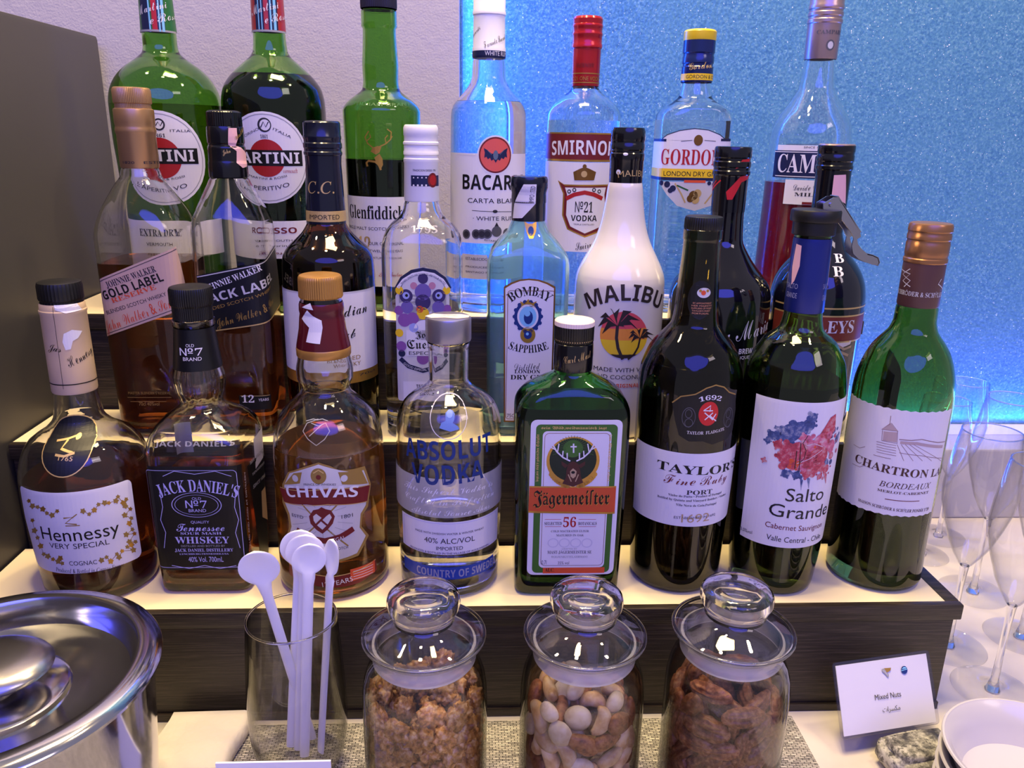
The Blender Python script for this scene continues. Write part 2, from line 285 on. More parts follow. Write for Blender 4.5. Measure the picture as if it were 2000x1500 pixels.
BOTTLES={
'martini_dry':dict(pos=(-0.2424, 0.677, 0.2462),kn=[(0.0, 37.66, 37.66, 2.0), (13.9, 37.85, 37.85, 2.0), (31.3, 38.38, 38.38, 2.0), (73.5, 38.9, 38.9, 2.0), (110.1, 40.26, 40.26, 2.0), (137.8, 41.53, 41.53, 2.0), (159.0, 41.56, 41.56, 2.0), (166.6, 40.49, 40.49, 2.0), (177.2, 35.8, 35.8, 2.0), (186.6, 27.23, 27.23, 2.0), (192.5, 18.74, 18.74, 2.0), (197.3, 13.65, 13.65, 2.0), (202.1, 12.51, 12.51, 2.0), (212.3, 12.46, 12.46, 2.0), (234.6, 11.61, 11.61, 2.0), (255.7, 10.59, 10.59, 2.0)],lvl=159.0,
 parts=[('neck_band', ((212.31, 13.01), (234.59, 12.16), (255.7, 11.32)), 'bandgreen', {}), ('cap', ((255.7, 11.32), (256.39, 11.69), (269.53, 11.62), (270.21, 10.89)), 'capblack', {})],
 labels=[
  ('front_label',None,[
   ('C','paper',0,5.33,119.24,33.91,34.92,0),
   ('C','grey',1,5.33,119.24,31.94,32.89,31.34),
   ('C','red',1,6.12,119.62,14.59,15.02,0),
   ('P','black',2,((-30.29,115.49),(33.24,115.49),(33.24,127.05),(-30.29,127.05))),
   ('T','paper',3,'𝗠𝗔𝗥𝗧𝗜𝗡𝗜',-26.95,117.36,30.28,117.36,8.21,0),
   ('T','ink',2,'𝟏𝟖𝟔𝟏',1.79,134.82,11.2,134.82,2.57,0),
   ('T','ink',2,'ITALIA',14.8,138.78,29.58,138.78,1.85,0),
   ('T','ink',2,"L'APERITIVO",-16.53,98.58,22.94,98.58,3.07,-3.99),
   ('T','ink',2,'MARTINI & ROSSI',-8.53,105.79,21.67,105.79,1.52,-2.38),
   ('C','ink',1,7.53,143.98,4.28,4.41,0),
   ('C','paper',2,7.53,143.98,3.12,3.21,0),
   ('L','ink',2,0.78,((4.86,142.47),(7.01,145.79),(8.49,142.91),(10.22,145.86))),
  ]),
  ('lower_label',None,[
   ('P','paper',0,((-50.67,45.22),(50.67,45.22),(50.67,72.36),(-50.67,72.36))),
   ('T','ink',2,'𝐄𝐗𝐓𝐑𝐀 𝐃𝐑𝐘',-18.92,60.58,16.68,60.58,5.54,0),
   ('T','ink',2,'VERMOUTH',-13.26,53.41,11.11,53.41,2.39,0),
  ]),
  ('band_print','neck_band',[
   ('P','navy',0,((-9.31,210.8),(-1.96,210.8),(-1.96,253.04),(-9.31,253.04))),
   ('P','sky',1,((-1.96,210.79),(-0.78,210.79),(-0.78,252.93),(-1.96,252.93))),
   ('P','red',1,((0.36,210.89),(3.97,210.89),(3.97,253.03),(0.36,253.03))),
   ('P','navy',1,((3.97,211.17),(9.46,211.17),(9.46,253.42),(3.97,253.42))),
   ('P','sky',2,((5.04,211.09),(6.11,211.09),(6.11,253.3),(5.04,253.3))),
   ('P','sky',2,((7.18,211.3),(9.07,211.3),(9.07,253.61),(7.18,253.61))),
   ('P','grey',2,((-20.44,211),(20.44,211),(20.44,212.43),(-20.44,212.43))),
   ('T','paper',3,'ℳ𝒶𝓇𝓉𝒾𝓃𝒾',-12.68,221.72,12.48,228.46,5.99,0),
   ('T','paper',3,'ℯ ℛℴ𝓈𝓈𝒾',-1,215.84,23.75,222.47,5.34,0),
  ]),
 ]),
'martini_rosso':dict(pos=(-0.1584, 0.677, 0.2462),kn=[(0.0, 37.15, 37.15, 2.0), (14.8, 37.33, 37.33, 2.0), (32.2, 37.89, 37.89, 2.0), (82.9, 38.7, 38.7, 2.0), (123.5, 39.63, 39.63, 2.0), (153.0, 40.11, 40.11, 2.0), (162.6, 39.74, 39.74, 2.0), (172.2, 37.82, 37.82, 2.0), (180.9, 32.22, 32.22, 2.0), (191.0, 21.4, 21.4, 2.0), (196.6, 15.14, 15.14, 2.0), (200.3, 13.18, 13.18, 2.0), (214.3, 12.13, 12.13, 2.0), (236.7, 11.82, 11.82, 2.0), (257.9, 10.58, 10.58, 2.0)],lvl=182.4,
 parts=[('neck_band', ((214.3, 12.71), (236.72, 12.2), (257.95, 11.33)), 'bandred', {}), ('cap', ((257.95, 11.33), (258.65, 11.71), (271.86, 11.64), (272.55, 10.88)), 'capblack', {})],
 labels=[
  ('front_label',None,[
   ('C','paper',0,0.4,120.95,32.91,33.9,0),
   ('C','grey',1,0.4,120.95,31.33,32.27,30.73),
   ('C','red',1,1.17,120.96,13.48,13.89,0),
   ('P','black',2,((-35.31,115.29),(28.2,115.29),(28.2,126.95),(-35.31,126.95))),
   ('T','paper',3,'𝗠𝗔𝗥𝗧𝗜𝗡𝗜',-30.98,117.18,25.75,117.18,7.9,0),
   ('T','ink',2,'𝟏𝟖𝟔𝟏',-2.5,135.5,3.23,135.5,2.59,0),
   ('T','ink',2,"L'APERITIVO",-20.17,100.55,17,100.55,3.08,-3.61),
   ('T','ink',2,'MARTINI & ROSSI',-14.3,107.42,15.22,107.42,1.53,-2.4),
   ('T','ink',2,'TORINO',-17.34,134.9,-2.84,141.66,1.85,0),
   ('T','ink',2,'ITALIA',7.01,141.71,19.9,135.7,1.85,0),
   ('T','red',2,'𝑣𝑒𝑟𝑚𝑜𝑢𝑡ℎ',12.5,110.08,23.56,110.08,3.06,0),
   ('C','ink',1,1.13,145.1,5.09,5.25,0),
   ('C','paper',2,1.51,145.11,3.92,4.04,0),
   ('L','ink',3,0.78,((-1.68,143.21),(0.54,147.29),(2.16,143.65),(4.3,147.36))),
  ]),
  ('lower_label',None,[
   ('P','paper',0,((-50.18,44.23),(50.18,44.23),(50.18,73.54),(-50.18,73.54))),
   ('T','maroon',2,'𝗥𝗢𝗦𝗦𝗢',-11.4,64.03,20,64.03,4.38,0),
   ('T','ink',2,'VERMOUTH',-7.99,57.63,15.93,57.63,1.6,0),
   ('T','ink',2,'di Torino',-7.47,53.61,14.87,53.61,1.61,0),
   ('T','maroon',2,'𝓡𝓸𝓼𝓼𝓸',-3.75,47.54,13.67,47.54,3.64,0),
  ]),
  ('band_print','neck_band',[
   ('P','navy',0,((-7.42,212.81),(-0.34,212.81),(-0.34,255.2),(-7.42,255.2))),
   ('P','sky',1,((-4.89,212.82),(-3.99,212.82),(-3.99,255.24),(-4.89,255.24))),
   ('P','sky',1,((-2.31,212.81),(-1.51,212.81),(-1.51,255.17),(-2.31,255.17))),
   ('P','navy',0,((3.04,213.18),(10.2,213.18),(10.2,255.65),(3.04,255.65))),
   ('P','sky',1,((4.15,213.06),(5.29,213.06),(5.29,255.47),(4.15,255.47))),
   ('P','sky',1,((6.82,213.29),(8.87,213.29),(8.87,255.83),(6.82,255.83))),
   ('P','grey',2,((-19.96,212.95),(19.96,212.95),(19.96,214.38),(-19.96,214.38))),
   ('T','paper',3,'ℳ𝒶𝓇𝓉𝒾𝓃𝒾',-10.98,224.08,12.02,230.25,6.01,0),
   ('T','paper',3,'ℯ ℛℴ𝓈𝓈𝒾',0.65,218.48,21.93,224.18,5.37,0),
  ]),
 ]),
'glenfiddich':dict(pos=(-0.0734, 0.677, 0.2462),kn=[(0.0, 28.08, 28.08, 2.0), (6.7, 28.22, 28.22, 2.0), (50.4, 28.97, 28.97, 2.0), (88.3, 29.74, 29.74, 2.0), (125.0, 30.29, 30.29, 2.0), (150.7, 30.75, 30.75, 2.0), (157.7, 30.85, 30.85, 2.0), (161.6, 28.98, 28.98, 2.0), (165.5, 25.29, 25.29, 2.0), (169.3, 20.2, 20.2, 2.0), (173.9, 14.92, 14.92, 2.0), (180.4, 13.87, 13.87, 2.0), (191.0, 14.2, 14.2, 2.0), (206.0, 13.31, 13.31, 2.0), (218.2, 12.84, 12.84, 2.0), (219.6, 13.82, 13.82, 2.0), (230.9, 13.75, 13.75, 2.0), (232.0, 12.37, 12.37, 2.0), (246.0, 12.09, 12.09, 2.0)],lvl=121.0,
 parts=[('cap', ((232.37, 13.93), (233.82, 14.12), (242.46, 14.06), (253.15, 13.8), (253.86, 13.02)), 'capdark', {'kn': 60})],
 labels=[
  ('front_label',None,[
   ('P','paper',0,((-40.63,20.81),(40.63,20.81),(40.63,92.57),(-40.63,92.57))),
   ('T','black',2,'𝐆𝐥𝐞𝐧𝐟𝐢𝐝𝐝𝐢𝐜𝐡',-32.03,75.33,19.29,75.33,10.41,0),
   ('T','ink',2,'SINGLE MALT SCOTCH WHISKY',-36.91,66.44,23.17,66.44,2.43,0),
   ('T','goldp',2,'𝟏𝟐',-21.38,46.53,-8.86,46.53,14.06,0),
   ('T','ink',2,'OUR ORIGINAL',-10.84,54.65,16.37,54.65,2.46,0),
   ('T','ink',2,'TWELVE YEARS',-10.16,48.88,15.29,48.88,2.06,0),
   ('T','ink',2,'MATURED IN OAK',-9.46,43.49,14.24,43.49,1.66,0),
   ('T','red',2,'𝓣𝔀𝓮𝓵𝓿𝓮',-3.01,29.23,13.86,29.23,3.79,0),
  ]),
  ('stag_emblem',None,[
   ('L','gold',1,1.6,((-9.15,115.8),(-9.9,118.48),(-8.11,120.07),(-2.77,119.41),(-0.05,117.15),(1.41,113.31))),
   ('P','gold',1,((-3.47,122.48),(0.62,125.62),(2.86,121.82),(3.11,117.2),(1.01,113.3),(-1.62,117.9))),
   ('P','gold',1,((-6.16,127.02),(-4.41,130.11),(-0.37,131.32),(2.36,130.61),(0.65,126.38),(-2.18,124.8))),
   ('L','gold',1,0.95,((-4.02,129.73),(-8.44,133.07),(-10.4,137.59),(-7.23,142.17))),
   ('L','gold',1,0.79,((-9.23,134.58),(-5.76,137.67),(-6.49,139.93))),
   ('L','gold',1,0.95,((0.39,130.58),(5.57,132.95),(9.65,136.43),(10.21,141.74),(7.09,143.94))),
   ('L','gold',1,0.79,((5.97,132.95),(5.31,137.12),(7.34,139.42))),
   ('L','gold',1,0.79,((8.83,135.66),(10.93,138.73))),
  ]),
  ('shoulder_lettering',None,[
   ('T','dgreen',0,'WILLIAM GRANT',-21.63,161.85,28.03,161.85,2.28,-1.18),
  ]),
 ]),
'bacardi':dict(pos=(0.0123, 0.677, 0.2462),kn=[(0.0, 30.53, 30.53, 2.0), (42.8, 30.87, 30.87, 2.0), (85.4, 31.15, 31.15, 2.0), (126.5, 30.78, 30.78, 2.0), (155.1, 30.38, 30.38, 2.0), (160.2, 29.69, 29.69, 2.0), (164.5, 27.58, 27.58, 2.0), (169.2, 23.62, 23.62, 2.0), (173.8, 19.47, 19.47, 2.0), (179.6, 15.34, 15.34, 2.0), (185.3, 13.46, 13.46, 2.0), (196.7, 12.78, 12.78, 2.0), (199.7, 11.75, 11.75, 2.0), (233.8, 11.16, 11.16, 2.0)],lvl=166.1,
 parts=[('cap', ((198.57, 12.77), (199.7, 13.17), (206.08, 13.13), (207.2, 12.72), (229.39, 12.38), (230.12, 12.98), (232.31, 12.96), (233.04, 12.56), (241.76, 12.51), (242.84, 11.91)), 'capwhite', {'kn': 0})],
 labels=[
  ('cap_band','cap',[
   ('P','navy',0,((-22.97,198.58),(22.97,198.58),(22.97,203.7),(-22.97,203.7))),
   ('T','paper',1,'WHITE RUM',-3.53,199.95,17.42,199.95,3.32,0),
   ('T','ink',1,'ℱ𝒶𝒸𝓊𝓃𝒹ℴ ℬ𝒶𝒸𝒶𝓇𝒹𝒾',-3.6,204.99,16.96,213.29,4.4,0),
   ('T','ink',1,'𝓑𝓪𝓬𝓪𝓻𝓭𝓲',-18.31,212.58,-7.12,219.04,2.93,0),
  ]),
  ('front_label',None,[
   ('P','paper',0,((-42.38,57.16),(41.29,57.16),(41.29,127.1),(-42.38,127.1))),
   ('C','paper',1,5.32,126.04,14.44,14.88,0),
   ('C','maroon',2,5.32,126.04,13.24,13.64,0),
   ('C','salmon',3,5.32,126.04,12.04,12.4,0),
   ('L','paper',3,0.4,((-29.83,126.01),(-10.11,125.75))),
   ('P','navy',4,((5.3,127.19),(2.06,127.14),(-1.17,129.78),(-3.98,131.26),(-3.15,127.82),(-3.52,123.96),(-1.92,124.77),(-0.7,122.86),(0.89,124.04),(2.12,121.75),(3.72,122.93),(5.39,120.24),(7,122.97),(8.69,121.82),(9.94,124.16),(11.69,123.01),(13,124.95),(14.84,124.19),(14.31,128.06),(15.17,131.54),(12.02,129.97),(8.62,127.23))),
   ('C','steel',5,5.32,126.04,2.01,3.72,0),
   ('L','steel',5,0.4,((2.07,126.37),(-1.17,129.78))),
   ('L','steel',5,0.4,((8.63,126.46),(12.02,129.97))),
   ('T','black',2,'𝗕𝗔𝗖𝗔𝗥𝗗𝗜',-22.27,99.5,34.29,99.5,10.99,0),
   ('T','black',2,'CARTA BLANCA',-17.14,89.19,32.8,89.19,3.58,0),
   ('L','ink',2,0.41,((-13.4,83.12),(24.16,82.27))),
   ('C','ink',2,5.43,82.79,2.05,1.27,0),
   ('T','ink',2,'· WHITE RUM ·',-12.48,75.54,25.66,75.54,3.23,0),
   ('C','dgrey',2,-18.58,64.1,3.71,3.82,0),
   ('C','ink',3,-18.58,64.1,2.47,2.55,0),
   ('C','dgrey',2,-9.79,64.65,3.71,3.82,0),
   ('C','ink',3,-9.79,64.65,2.48,2.55,0),
   ('C','dgrey',2,-5.13,64.84,3.71,3.83,0),
   ('C','ink',3,-5.13,64.84,2.48,2.55,0),
   ('C','dgrey',2,-0.58,64.95,3.72,3.83,0),
   ('C','ink',3,-0.58,64.95,2.48,2.55,0),
   ('C','dgrey',3,6.89,66.99,4.13,4.25,0),
   ('P','ink',2,((6.79,74.31),(9.89,68.57),(3.93,68.64))),
   ('C','dgrey',2,15.94,65.51,3.72,3.83,0),
   ('C','dgrey',2,22.86,65.11,3.72,3.83,0),
   ('T','ink',2,'ESTABLECIDA',-3.01,59.64,16.08,59.64,1.23,-0.83),
  ]),
  ('lower_label',None,[
   ('P','silverp',0,((-37.67,27.98),(37.67,27.98),(37.67,48.08),(-37.67,48.08))),
   ('T','ink',2,'ESTABLECIDO EN 1862',-19.08,43.45,11.63,43.45,2.08,0),
   ('T','ink',2,'PRODUCED SINCE',-19.08,37.19,11.73,37.19,1.47,0),
   ('T','ink',2,'SANTIAGO DE CUBA',-19.08,32.99,11.8,32.99,1.47,0),
  ]),
 ]),
'smirnoff':dict(pos=(0.0898, 0.677, 0.2462),kn=[(0.0, 30.62, 30.62, 2.0), (43.7, 30.53, 30.53, 2.0), (86.6, 30.39, 30.39, 2.0), (127.8, 30.25, 30.25, 2.0), (151.9, 29.92, 29.92, 2.0), (157.8, 29.63, 29.63, 2.0), (162.9, 27.5, 27.5, 2.0), (169.6, 20.83, 20.83, 2.0), (174.6, 13.99, 13.99, 2.0), (177.3, 11.51, 11.51, 2.0), (180.0, 10.26, 10.26, 2.0), (220.9, 9.67, 9.67, 2.0)],lvl=153.5,
 parts=[('cap', ((179.65, 10.88), (181.2, 11.08), (207.1, 11.35), (208.23, 12.16), (210.49, 12.14), (211.24, 11.73), (216.47, 11.71), (217.22, 12.1), (218.71, 12.1), (219.45, 11.69), (222.42, 11.67), (223.17, 12.07), (224.65, 12.06), (225.39, 11.66), (229.08, 11.84), (230.55, 11.03)), 'capred', {})],
 labels=[
  ('cap_print','cap',[
   ('P','gold',0,((-19.48,188.46),(19.48,188.46),(19.48,189.21),(-19.48,189.21))),
   ('P','gold',0,((-19.35,181.66),(19.35,181.66),(19.35,182.42),(-19.35,182.42))),
   ('T','gold',1,'NO.21 ONE VODKA',-16.6,183.56,13.88,183.56,3.02,0),
   ('T','maroon',1,'𝐒𝐌𝐈𝐑𝐍𝐎𝐅𝐅',-9.72,193.33,5.03,193.33,2.99,0),
  ]),
  ('band_label',None,[
   ('P','maroon',0,((-44.82,122.94),(44.82,122.94),(44.82,142.98),(-44.82,142.98))),
   ('P','gold',1,((-44.63,142.98),(44.63,142.98),(44.63,144.13),(-44.63,144.13))),
   ('P','gold',1,((-44.91,122.16),(44.91,122.16),(44.91,123.72),(-44.91,123.72))),
   ('T','paper',2,'𝗦𝗠𝗜𝗥𝗡𝗢𝗙𝗙',-31.58,126.42,29.25,126.42,10.41,1.21),
  ]),
  ('front_label',None,[
   ('P','paperb',0,((-45.08,51.35),(45.08,51.35),(45.08,121.77),(-45.08,121.77))),
   ('P','gold',1,((-23.95,107.32),(-17.91,104.41),(20.35,104.89),(25.5,107.97),(20.93,97.65),(23.73,80.44),(18.31,69.21),(0.81,63.02),(-13.73,69.06),(-18.75,80.19),(-18.53,97.19))),
   ('P','maroon',2,((-22.33,106.2),(-16.94,103.26),(19.25,103.72),(23.46,106.42),(19.11,97.7),(21.69,80.55),(16.57,70.12),(0.75,64.25),(-12.89,69.93),(-17.35,80.28),(-17.14,97.26))),
   ('P','paper',3,((-16.89,102.07),(17.62,102.55),(16.38,96.96),(18.63,80.69),(14.36,71.85),(0.66,66.3),(-11.24,71.66),(-15.09,80.42),(-14.87,96.56))),
   ('P','bronze',4,((-9.38,107.91),(-10.48,114.18),(-5.67,116.66),(-1.7,118.31),(2.46,116.81),(7.67,114.51),(6.26,108.19))),
   ('C','goldp',5,-1.86,112.82,2.44,2.51,0),
   ('C','bronze',4,-1.72,118.7,1.62,1.67,0),
   ('L','red',4,3.27,((-15.62,93.32),(-8.92,96.8),(-0.81,98.6),(6.84,97.07),(14.51,93.79))),
   ('T','black',4,'№𝟐𝟏',-7.92,82.97,6.25,82.97,8.05,0),
   ('T','black',4,'𝗩𝗢𝗗𝗞𝗔',-10.98,76.08,10.22,76.08,4.46,0),
   ('T','ink',4,'TRIPLE DISTILLED',-8.74,72.83,8.1,72.83,1.22,0),
   ('T','black',2,'𝒮𝓂𝒾𝓇𝓃ℴ𝒻𝒻',-5.9,52.38,16.53,57.15,6.62,0),
   ('C','ink',4,-13.23,99.03,1.63,1.68,0),
   ('C','paper',5,-13.23,99.03,0.82,0.84,0),
   ('C','ink',4,11.23,99.45,1.64,1.69,0),
   ('C','paper',5,11.23,99.45,0.82,0.84,0),
   ('C','ink',4,-9.07,100.38,1.63,1.68,0),
   ('C','paper',5,-9.07,100.38,0.82,0.84,0),
   ('C','ink',4,6.65,100.66,1.63,1.68,0),
   ('C','paper',5,6.65,100.66,0.82,0.84,0),
  ]),
 ]),
'gordons':dict(pos=(0.1799, 0.677, 0.2462),kn=[(0.0, 28.79, 22.46, 4.2), (4.5, 28.94, 22.57, 4.2), (87.9, 29.46, 22.98, 4.2), (153.6, 29.37, 22.91, 4.2), (159.6, 28.75, 23.0, 4), (163.9, 25.81, 22.72, 3.2), (166.7, 22.01, 20.91, 2.6), (169.4, 18.01, 18.01, 2.0), (173.3, 13.49, 13.49, 2.0), (179.2, 12.02, 12.02, 2.0), (185.8, 10.97, 10.97, 2.0), (223.1, 9.99, 9.99, 2.0)],lvl=155.2,
 parts=[('cap', ((184.26, 12.2), (185.03, 12.6), (195.82, 12.54), (196.59, 11.93), (198.12, 11.92), (198.89, 12.53), (203.46, 12.5), (204.23, 12.09), (205.75, 12.08), (206.51, 12.68), (215.58, 12.63)), 'capblue', {}), ('cap_top', ((215.58, 12.63), (216.33, 12.83), (221.96, 12.8), (223.08, 11.99)), 'capyellow', {})],
 labels=[
  ('cap_band','cap',[
   ('P','yellowp',0,((-21.96,185.74),(21.96,185.74),(21.96,190.67),(-21.96,190.67))),
   ('T','ink',1,'GORDON & CO',-12.29,186.9,15.86,186.9,2.65,0),
   ('T','goldp',1,'𝓖𝓸𝓻𝓭𝓸𝓷',-10.04,193.03,10.2,195.15,5.64,0),
  ]),
  ('front_label',None,[
   ('P','paper',0,((-54.85,117.89),(30.47,117.89),(30.47,139.96),(-54.85,139.96))),
   ('P','paper',0,((-31.7,139.11),(-25.93,143.5),(-17.17,146.75),(-4.28,148.53),(7.34,147.59),(16.07,144.25),(22.55,140.06))),
   ('L','ink',1,0.6,((-33.37,138.7),(-25.51,143.89),(-16,147.16),(-4.32,148.92),(6.9,147.97),(16.46,144.65),(23.68,139.69))),
   ('P','navy',1,((-54.77,138.67),(-26.07,138.67),(-26.07,140.66),(-54.77,140.66))),
   ('P','navy',1,((17.76,139.67),(28.44,139.67),(28.44,141.63),(17.76,141.63))),
   ('T','red',2,'𝐆𝐎𝐑𝐃𝐎𝐍’𝐒',-30.02,121.13,27.45,121.13,11.85,0),
   ('P','yellowp',1,((-55.14,111.12),(30.61,111.12),(30.61,117.91),(-55.14,117.91))),
   ('T','black',2,'LONDON DRY GIN',-26.47,112.31,17.08,112.31,3.6,0),
   ('P','navy',1,((-57.84,108.72),(29.09,108.72),(29.09,111.12),(-57.84,111.12))),
   ('C','bronze',2,-0.65,140.05,3.63,4.16,0),
   ('L','ink',2,0.4,((-14.54,139.02),(-5.6,139.96))),
   ('L','ink',2,0.4,((4.31,140.14),(13.55,139.52))),
  ]),
  ('botanical_print',None,[
   ('P','silverp',0,((-30.5,107.55),(27.48,108.55),(22.46,98.09),(14.14,89.1),(0.88,84.83),(-13.79,88.7),(-22.71,97.4))),
   ('P','redo',2,((-9.53,107.16),(8.06,107.16),(8.06,109.17),(-9.53,109.17))),
   ('C','navy',2,-27.99,106.47,2.05,2.11,0),
   ('C','navy',2,-22.91,105.49,2.46,2.53,0),
   ('C','navy',2,-18.16,102.41,2.46,2.54,0),
   ('C','navy',2,-20.08,100.74,2.05,2.11,0),
   ('C','navy',2,15.96,106.19,2.46,2.54,0),
   ('C','navy',2,11.15,106.94,1.64,1.69,0),
   ('C','bronze',2,-1.04,97.05,3.71,3.82,0),
   ('C','goldp',2,2.19,98.73,3.29,3.39,0),
   ('C','bronze',2,-3.36,94.58,2.89,2.97,0),
   ('C','goldp',2,0.93,93.83,3.3,3.4,0),
   ('L','goldp',1,1.23,((-16.84,106.48),(-11.25,98.52),(-7.29,91.26))),
   ('L','dgreen',1,1.23,((-15.08,104.91),(-5.59,101.04))),
   ('L','goldp',1,1.23,((19.57,106.22),(14.14,98.08),(8.84,90.68))),
  ]),
 ]),
'campari':dict(pos=(0.2794, 0.677, 0.2462),kn=[(0.0, 33.43, 33.43, 2.0), (5.4, 33.6, 33.6, 2.0), (45.9, 33.26, 33.26, 2.0), (108.3, 32.43, 32.43, 2.0), (137.3, 32.46, 32.46, 2.0), (145.4, 32.15, 32.15, 2.0), (153.5, 30.44, 30.44, 2.0), (160.3, 27.34, 27.34, 2.0), (167.5, 22.46, 22.46, 2.0), (175.4, 17.59, 17.59, 2.0), (182.4, 14.15, 14.15, 2.0), (191.0, 12.91, 12.91, 2.0), (204.5, 11.85, 11.85, 2.0), (247.8, 11.25, 11.25, 2.0)],lvl=108.3,
 parts=[('capsule', ((203.78, 12.25), (204.93, 12.64), (229.96, 12.9)), 'capsilver', {}), ('cap', ((229.96, 12.9), (230.7, 13.48), (232.95, 13.47), (233.7, 12.88), (235.19, 12.87), (235.93, 13.45), (238.17, 13.44), (238.91, 12.85), (240.4, 12.85), (241.14, 13.43), (243.36, 13.41), (244.1, 13.02), (252.2, 12.98), (252.94, 12.2)), 'capsilver', {})],
 labels=[
  ('capsule_print','capsule',[
   ('T','dgrey',1,'𝐂𝐀𝐌𝐏𝐀𝐑𝐈',-10.14,221.72,12.46,221.72,2.95,0),
   ('C','dgrey',1,1.62,213.62,3.54,4.05,0),
   ('C','silverp',2,1.62,213.62,2.36,2.83,0),
  ]),
  ('front_label',None,[
   ('P','paper',0,((-28.33,91.58),(44.19,91.58),(44.19,110.94),(-28.33,110.94))),
   ('P','paper',0,((-39.66,133.09),(44.19,133.09),(44.19,137.78),(-39.66,137.78))),
   ('P','navy',1,((-42.14,112.22),(28.04,112.22),(28.04,133.55),(-42.14,133.55))),
   ('P','paper',2,((-42.64,132.15),(22.23,132.15),(22.23,132.74),(-42.64,132.74))),
   ('P','paper',2,((-39.12,113.25),(30.21,113.25),(30.21,113.85),(-39.12,113.85))),
   ('T','paper',3,'𝐂𝐀𝐌𝐏𝐀𝐑𝐈',-37.29,116.64,27.01,116.64,14.2,0),
   ('T','ink',2,'SINCE 1860',-16.66,135.52,-1.09,135.52,1.56,0),
   ('L','dgrey',1,0.41,((-31.8,138.19),(2.66,138.85))),
   ('T','ink',2,'𝒟𝒶𝓋𝒾𝒹ℯ 𝒞𝒶𝓂𝓅𝒶𝓇𝒾',-21,102.72,9.69,102.72,5.21,0),
   ('T','ink',2,'𝐌𝐈𝐋𝐀𝐍𝐎',-19.66,98.32,11.51,98.32,2.82,0),
   ('P','maroon',1,((-13.09,91.82),(0.54,91.82),(0.54,93.84),(-13.09,93.84))),
  ]),
 ]),
'gold_whisky':dict(pos=(-0.2336, 0.589, 0.1687),kn=[(0.0, 27.95, 27.95, 5.5), (12.1, 28.09, 28.09, 5.5), (92.3, 29.45, 29.45, 5.5), (144.8, 29.71, 29.71, 5.5), (153.2, 28.92, 28.92, 4.6), (161.8, 26.76, 26.76, 3.6), (171.8, 22.57, 22.57, 2.6), (181.7, 16.98, 16.98, 2.1), (185.9, 13.83, 13.83, 2.0), (190.1, 12.81, 12.81, 2.0), (192.9, 11.63, 11.63, 2.0), (238.6, 9.77, 9.77, 2.0)],lvl=128.2,
 parts=[('capsule', ((191.81, 12.3), (192.86, 12.79), (213.78, 12.67), (215.48, 13.16), (216.83, 13.31), (218.52, 12.98), (219.87, 12.8), (221.89, 13.12), (229.93, 13.07), (230.93, 12.74), (231.26, 11.92)), 'capgold', {}), ('cap', ((231.26, 11.76), (234.25, 11.58), (234.58, 12.23), (235.58, 12.39), (243.17, 12.34), (244.48, 11.69)), 'capgold', {'kn': 70})],
 labels=[
  ('capsule_print','capsule',[
   ('T','ink',1,'1820',-7,194.96,1.65,194.96,1.69,0),
   ('T','ink',1,'ESTD',7.48,194.99,22.55,194.99,1.71,0),
  ]),
  ('front_label',None,[
   ('P','pinkgold',0,((-26.51,117.57),(29.25,140.66),(35.86,110.41),(27.48,96.39),(-28.99,75.83))),
   ('L','ink',1,0.43,((-27.13,115.69),(29.45,138.87))),
   ('L','ink',1,0.43,((-27.29,78.08),(27.74,98.57))),
   ('T','ink',2,'𝐉𝐎𝐇𝐍𝐍𝐈𝐄 𝐖𝐀𝐋𝐊𝐄𝐑',-20.49,111.6,14.73,123.9,4.48,0),
   ('T','black',2,'𝗚𝗢𝗟𝗗 𝗟𝗔𝗕𝗘𝗟',-24.1,103,19.1,117.43,5.99,0),
   ('T','redo',2,'𝐑𝐄𝐒𝐄𝐑𝐕𝐄',-18.19,101.17,13.35,111.69,3.38,0),
   ('T','ink',2,'BLENDED SCOTCH WHISKY',-23.57,92.78,19.66,106.94,2.64,0),
   ('T','redo',2,'𝒥ℴ𝒽𝓃 𝒲𝒶𝓁𝓀ℯ𝓇 & 𝒮ℴ𝓃𝓈',-26.66,79.7,25.28,99.64,7.95,0),
  ]),
  ('lower_print',None,[
   ('L','goldd',0,0.37,((-17.03,31.35),(14.48,31.5))),
   ('T','goldd',2,'MASTER BLENDER’S RESERVE',-15.95,33.87,14.03,33.87,1.97,0),
   ('T','goldd',2,'70cl 40%vol',-9.3,25.15,5.36,25.15,2.78,0),
   ('L','goldd',0,0.37,((-15.18,28.24),(10.49,28.35))),
  ]),
 ]),
'black_whisky':dict(pos=(-0.1726, 0.589, 0.1687),kn=[(0.0, 25.5, 25.5, 5.5), (12.3, 25.63, 25.63, 5.5), (92.8, 26.03, 26.03, 5.5), (148.5, 25.48, 25.48, 5.5), (156.5, 24.85, 24.85, 4.5), (164.5, 22.46, 22.46, 3.5), (176.3, 17.78, 17.78, 2.2), (181.6, 15.23, 15.23, 2.0), (185.1, 13.48, 13.48, 2.0), (186.9, 12.09, 12.09, 2.0), (226.4, 9.49, 9.49, 2.0)],lvl=95.9,
 parts=[('capsule', ((186.17, 12.78), (186.88, 13.29), (196.31, 13.23), (197.36, 12.88), (198.4, 12.71), (206, 12.66), (207.38, 12.48), (208.06, 11.96), (209.09, 11.96), (209.78, 12.47), (214.57, 12.61), (219.67, 12.41), (220.69, 12.06)), 'capblackg', {}), ('cap', ((220.69, 11.72), (221.36, 11.89), (229.79, 11.67), (230.79, 10.99)), 'capblackg', {'kn': 50})],
 labels=[
  ('tax_stamp','capsule',[
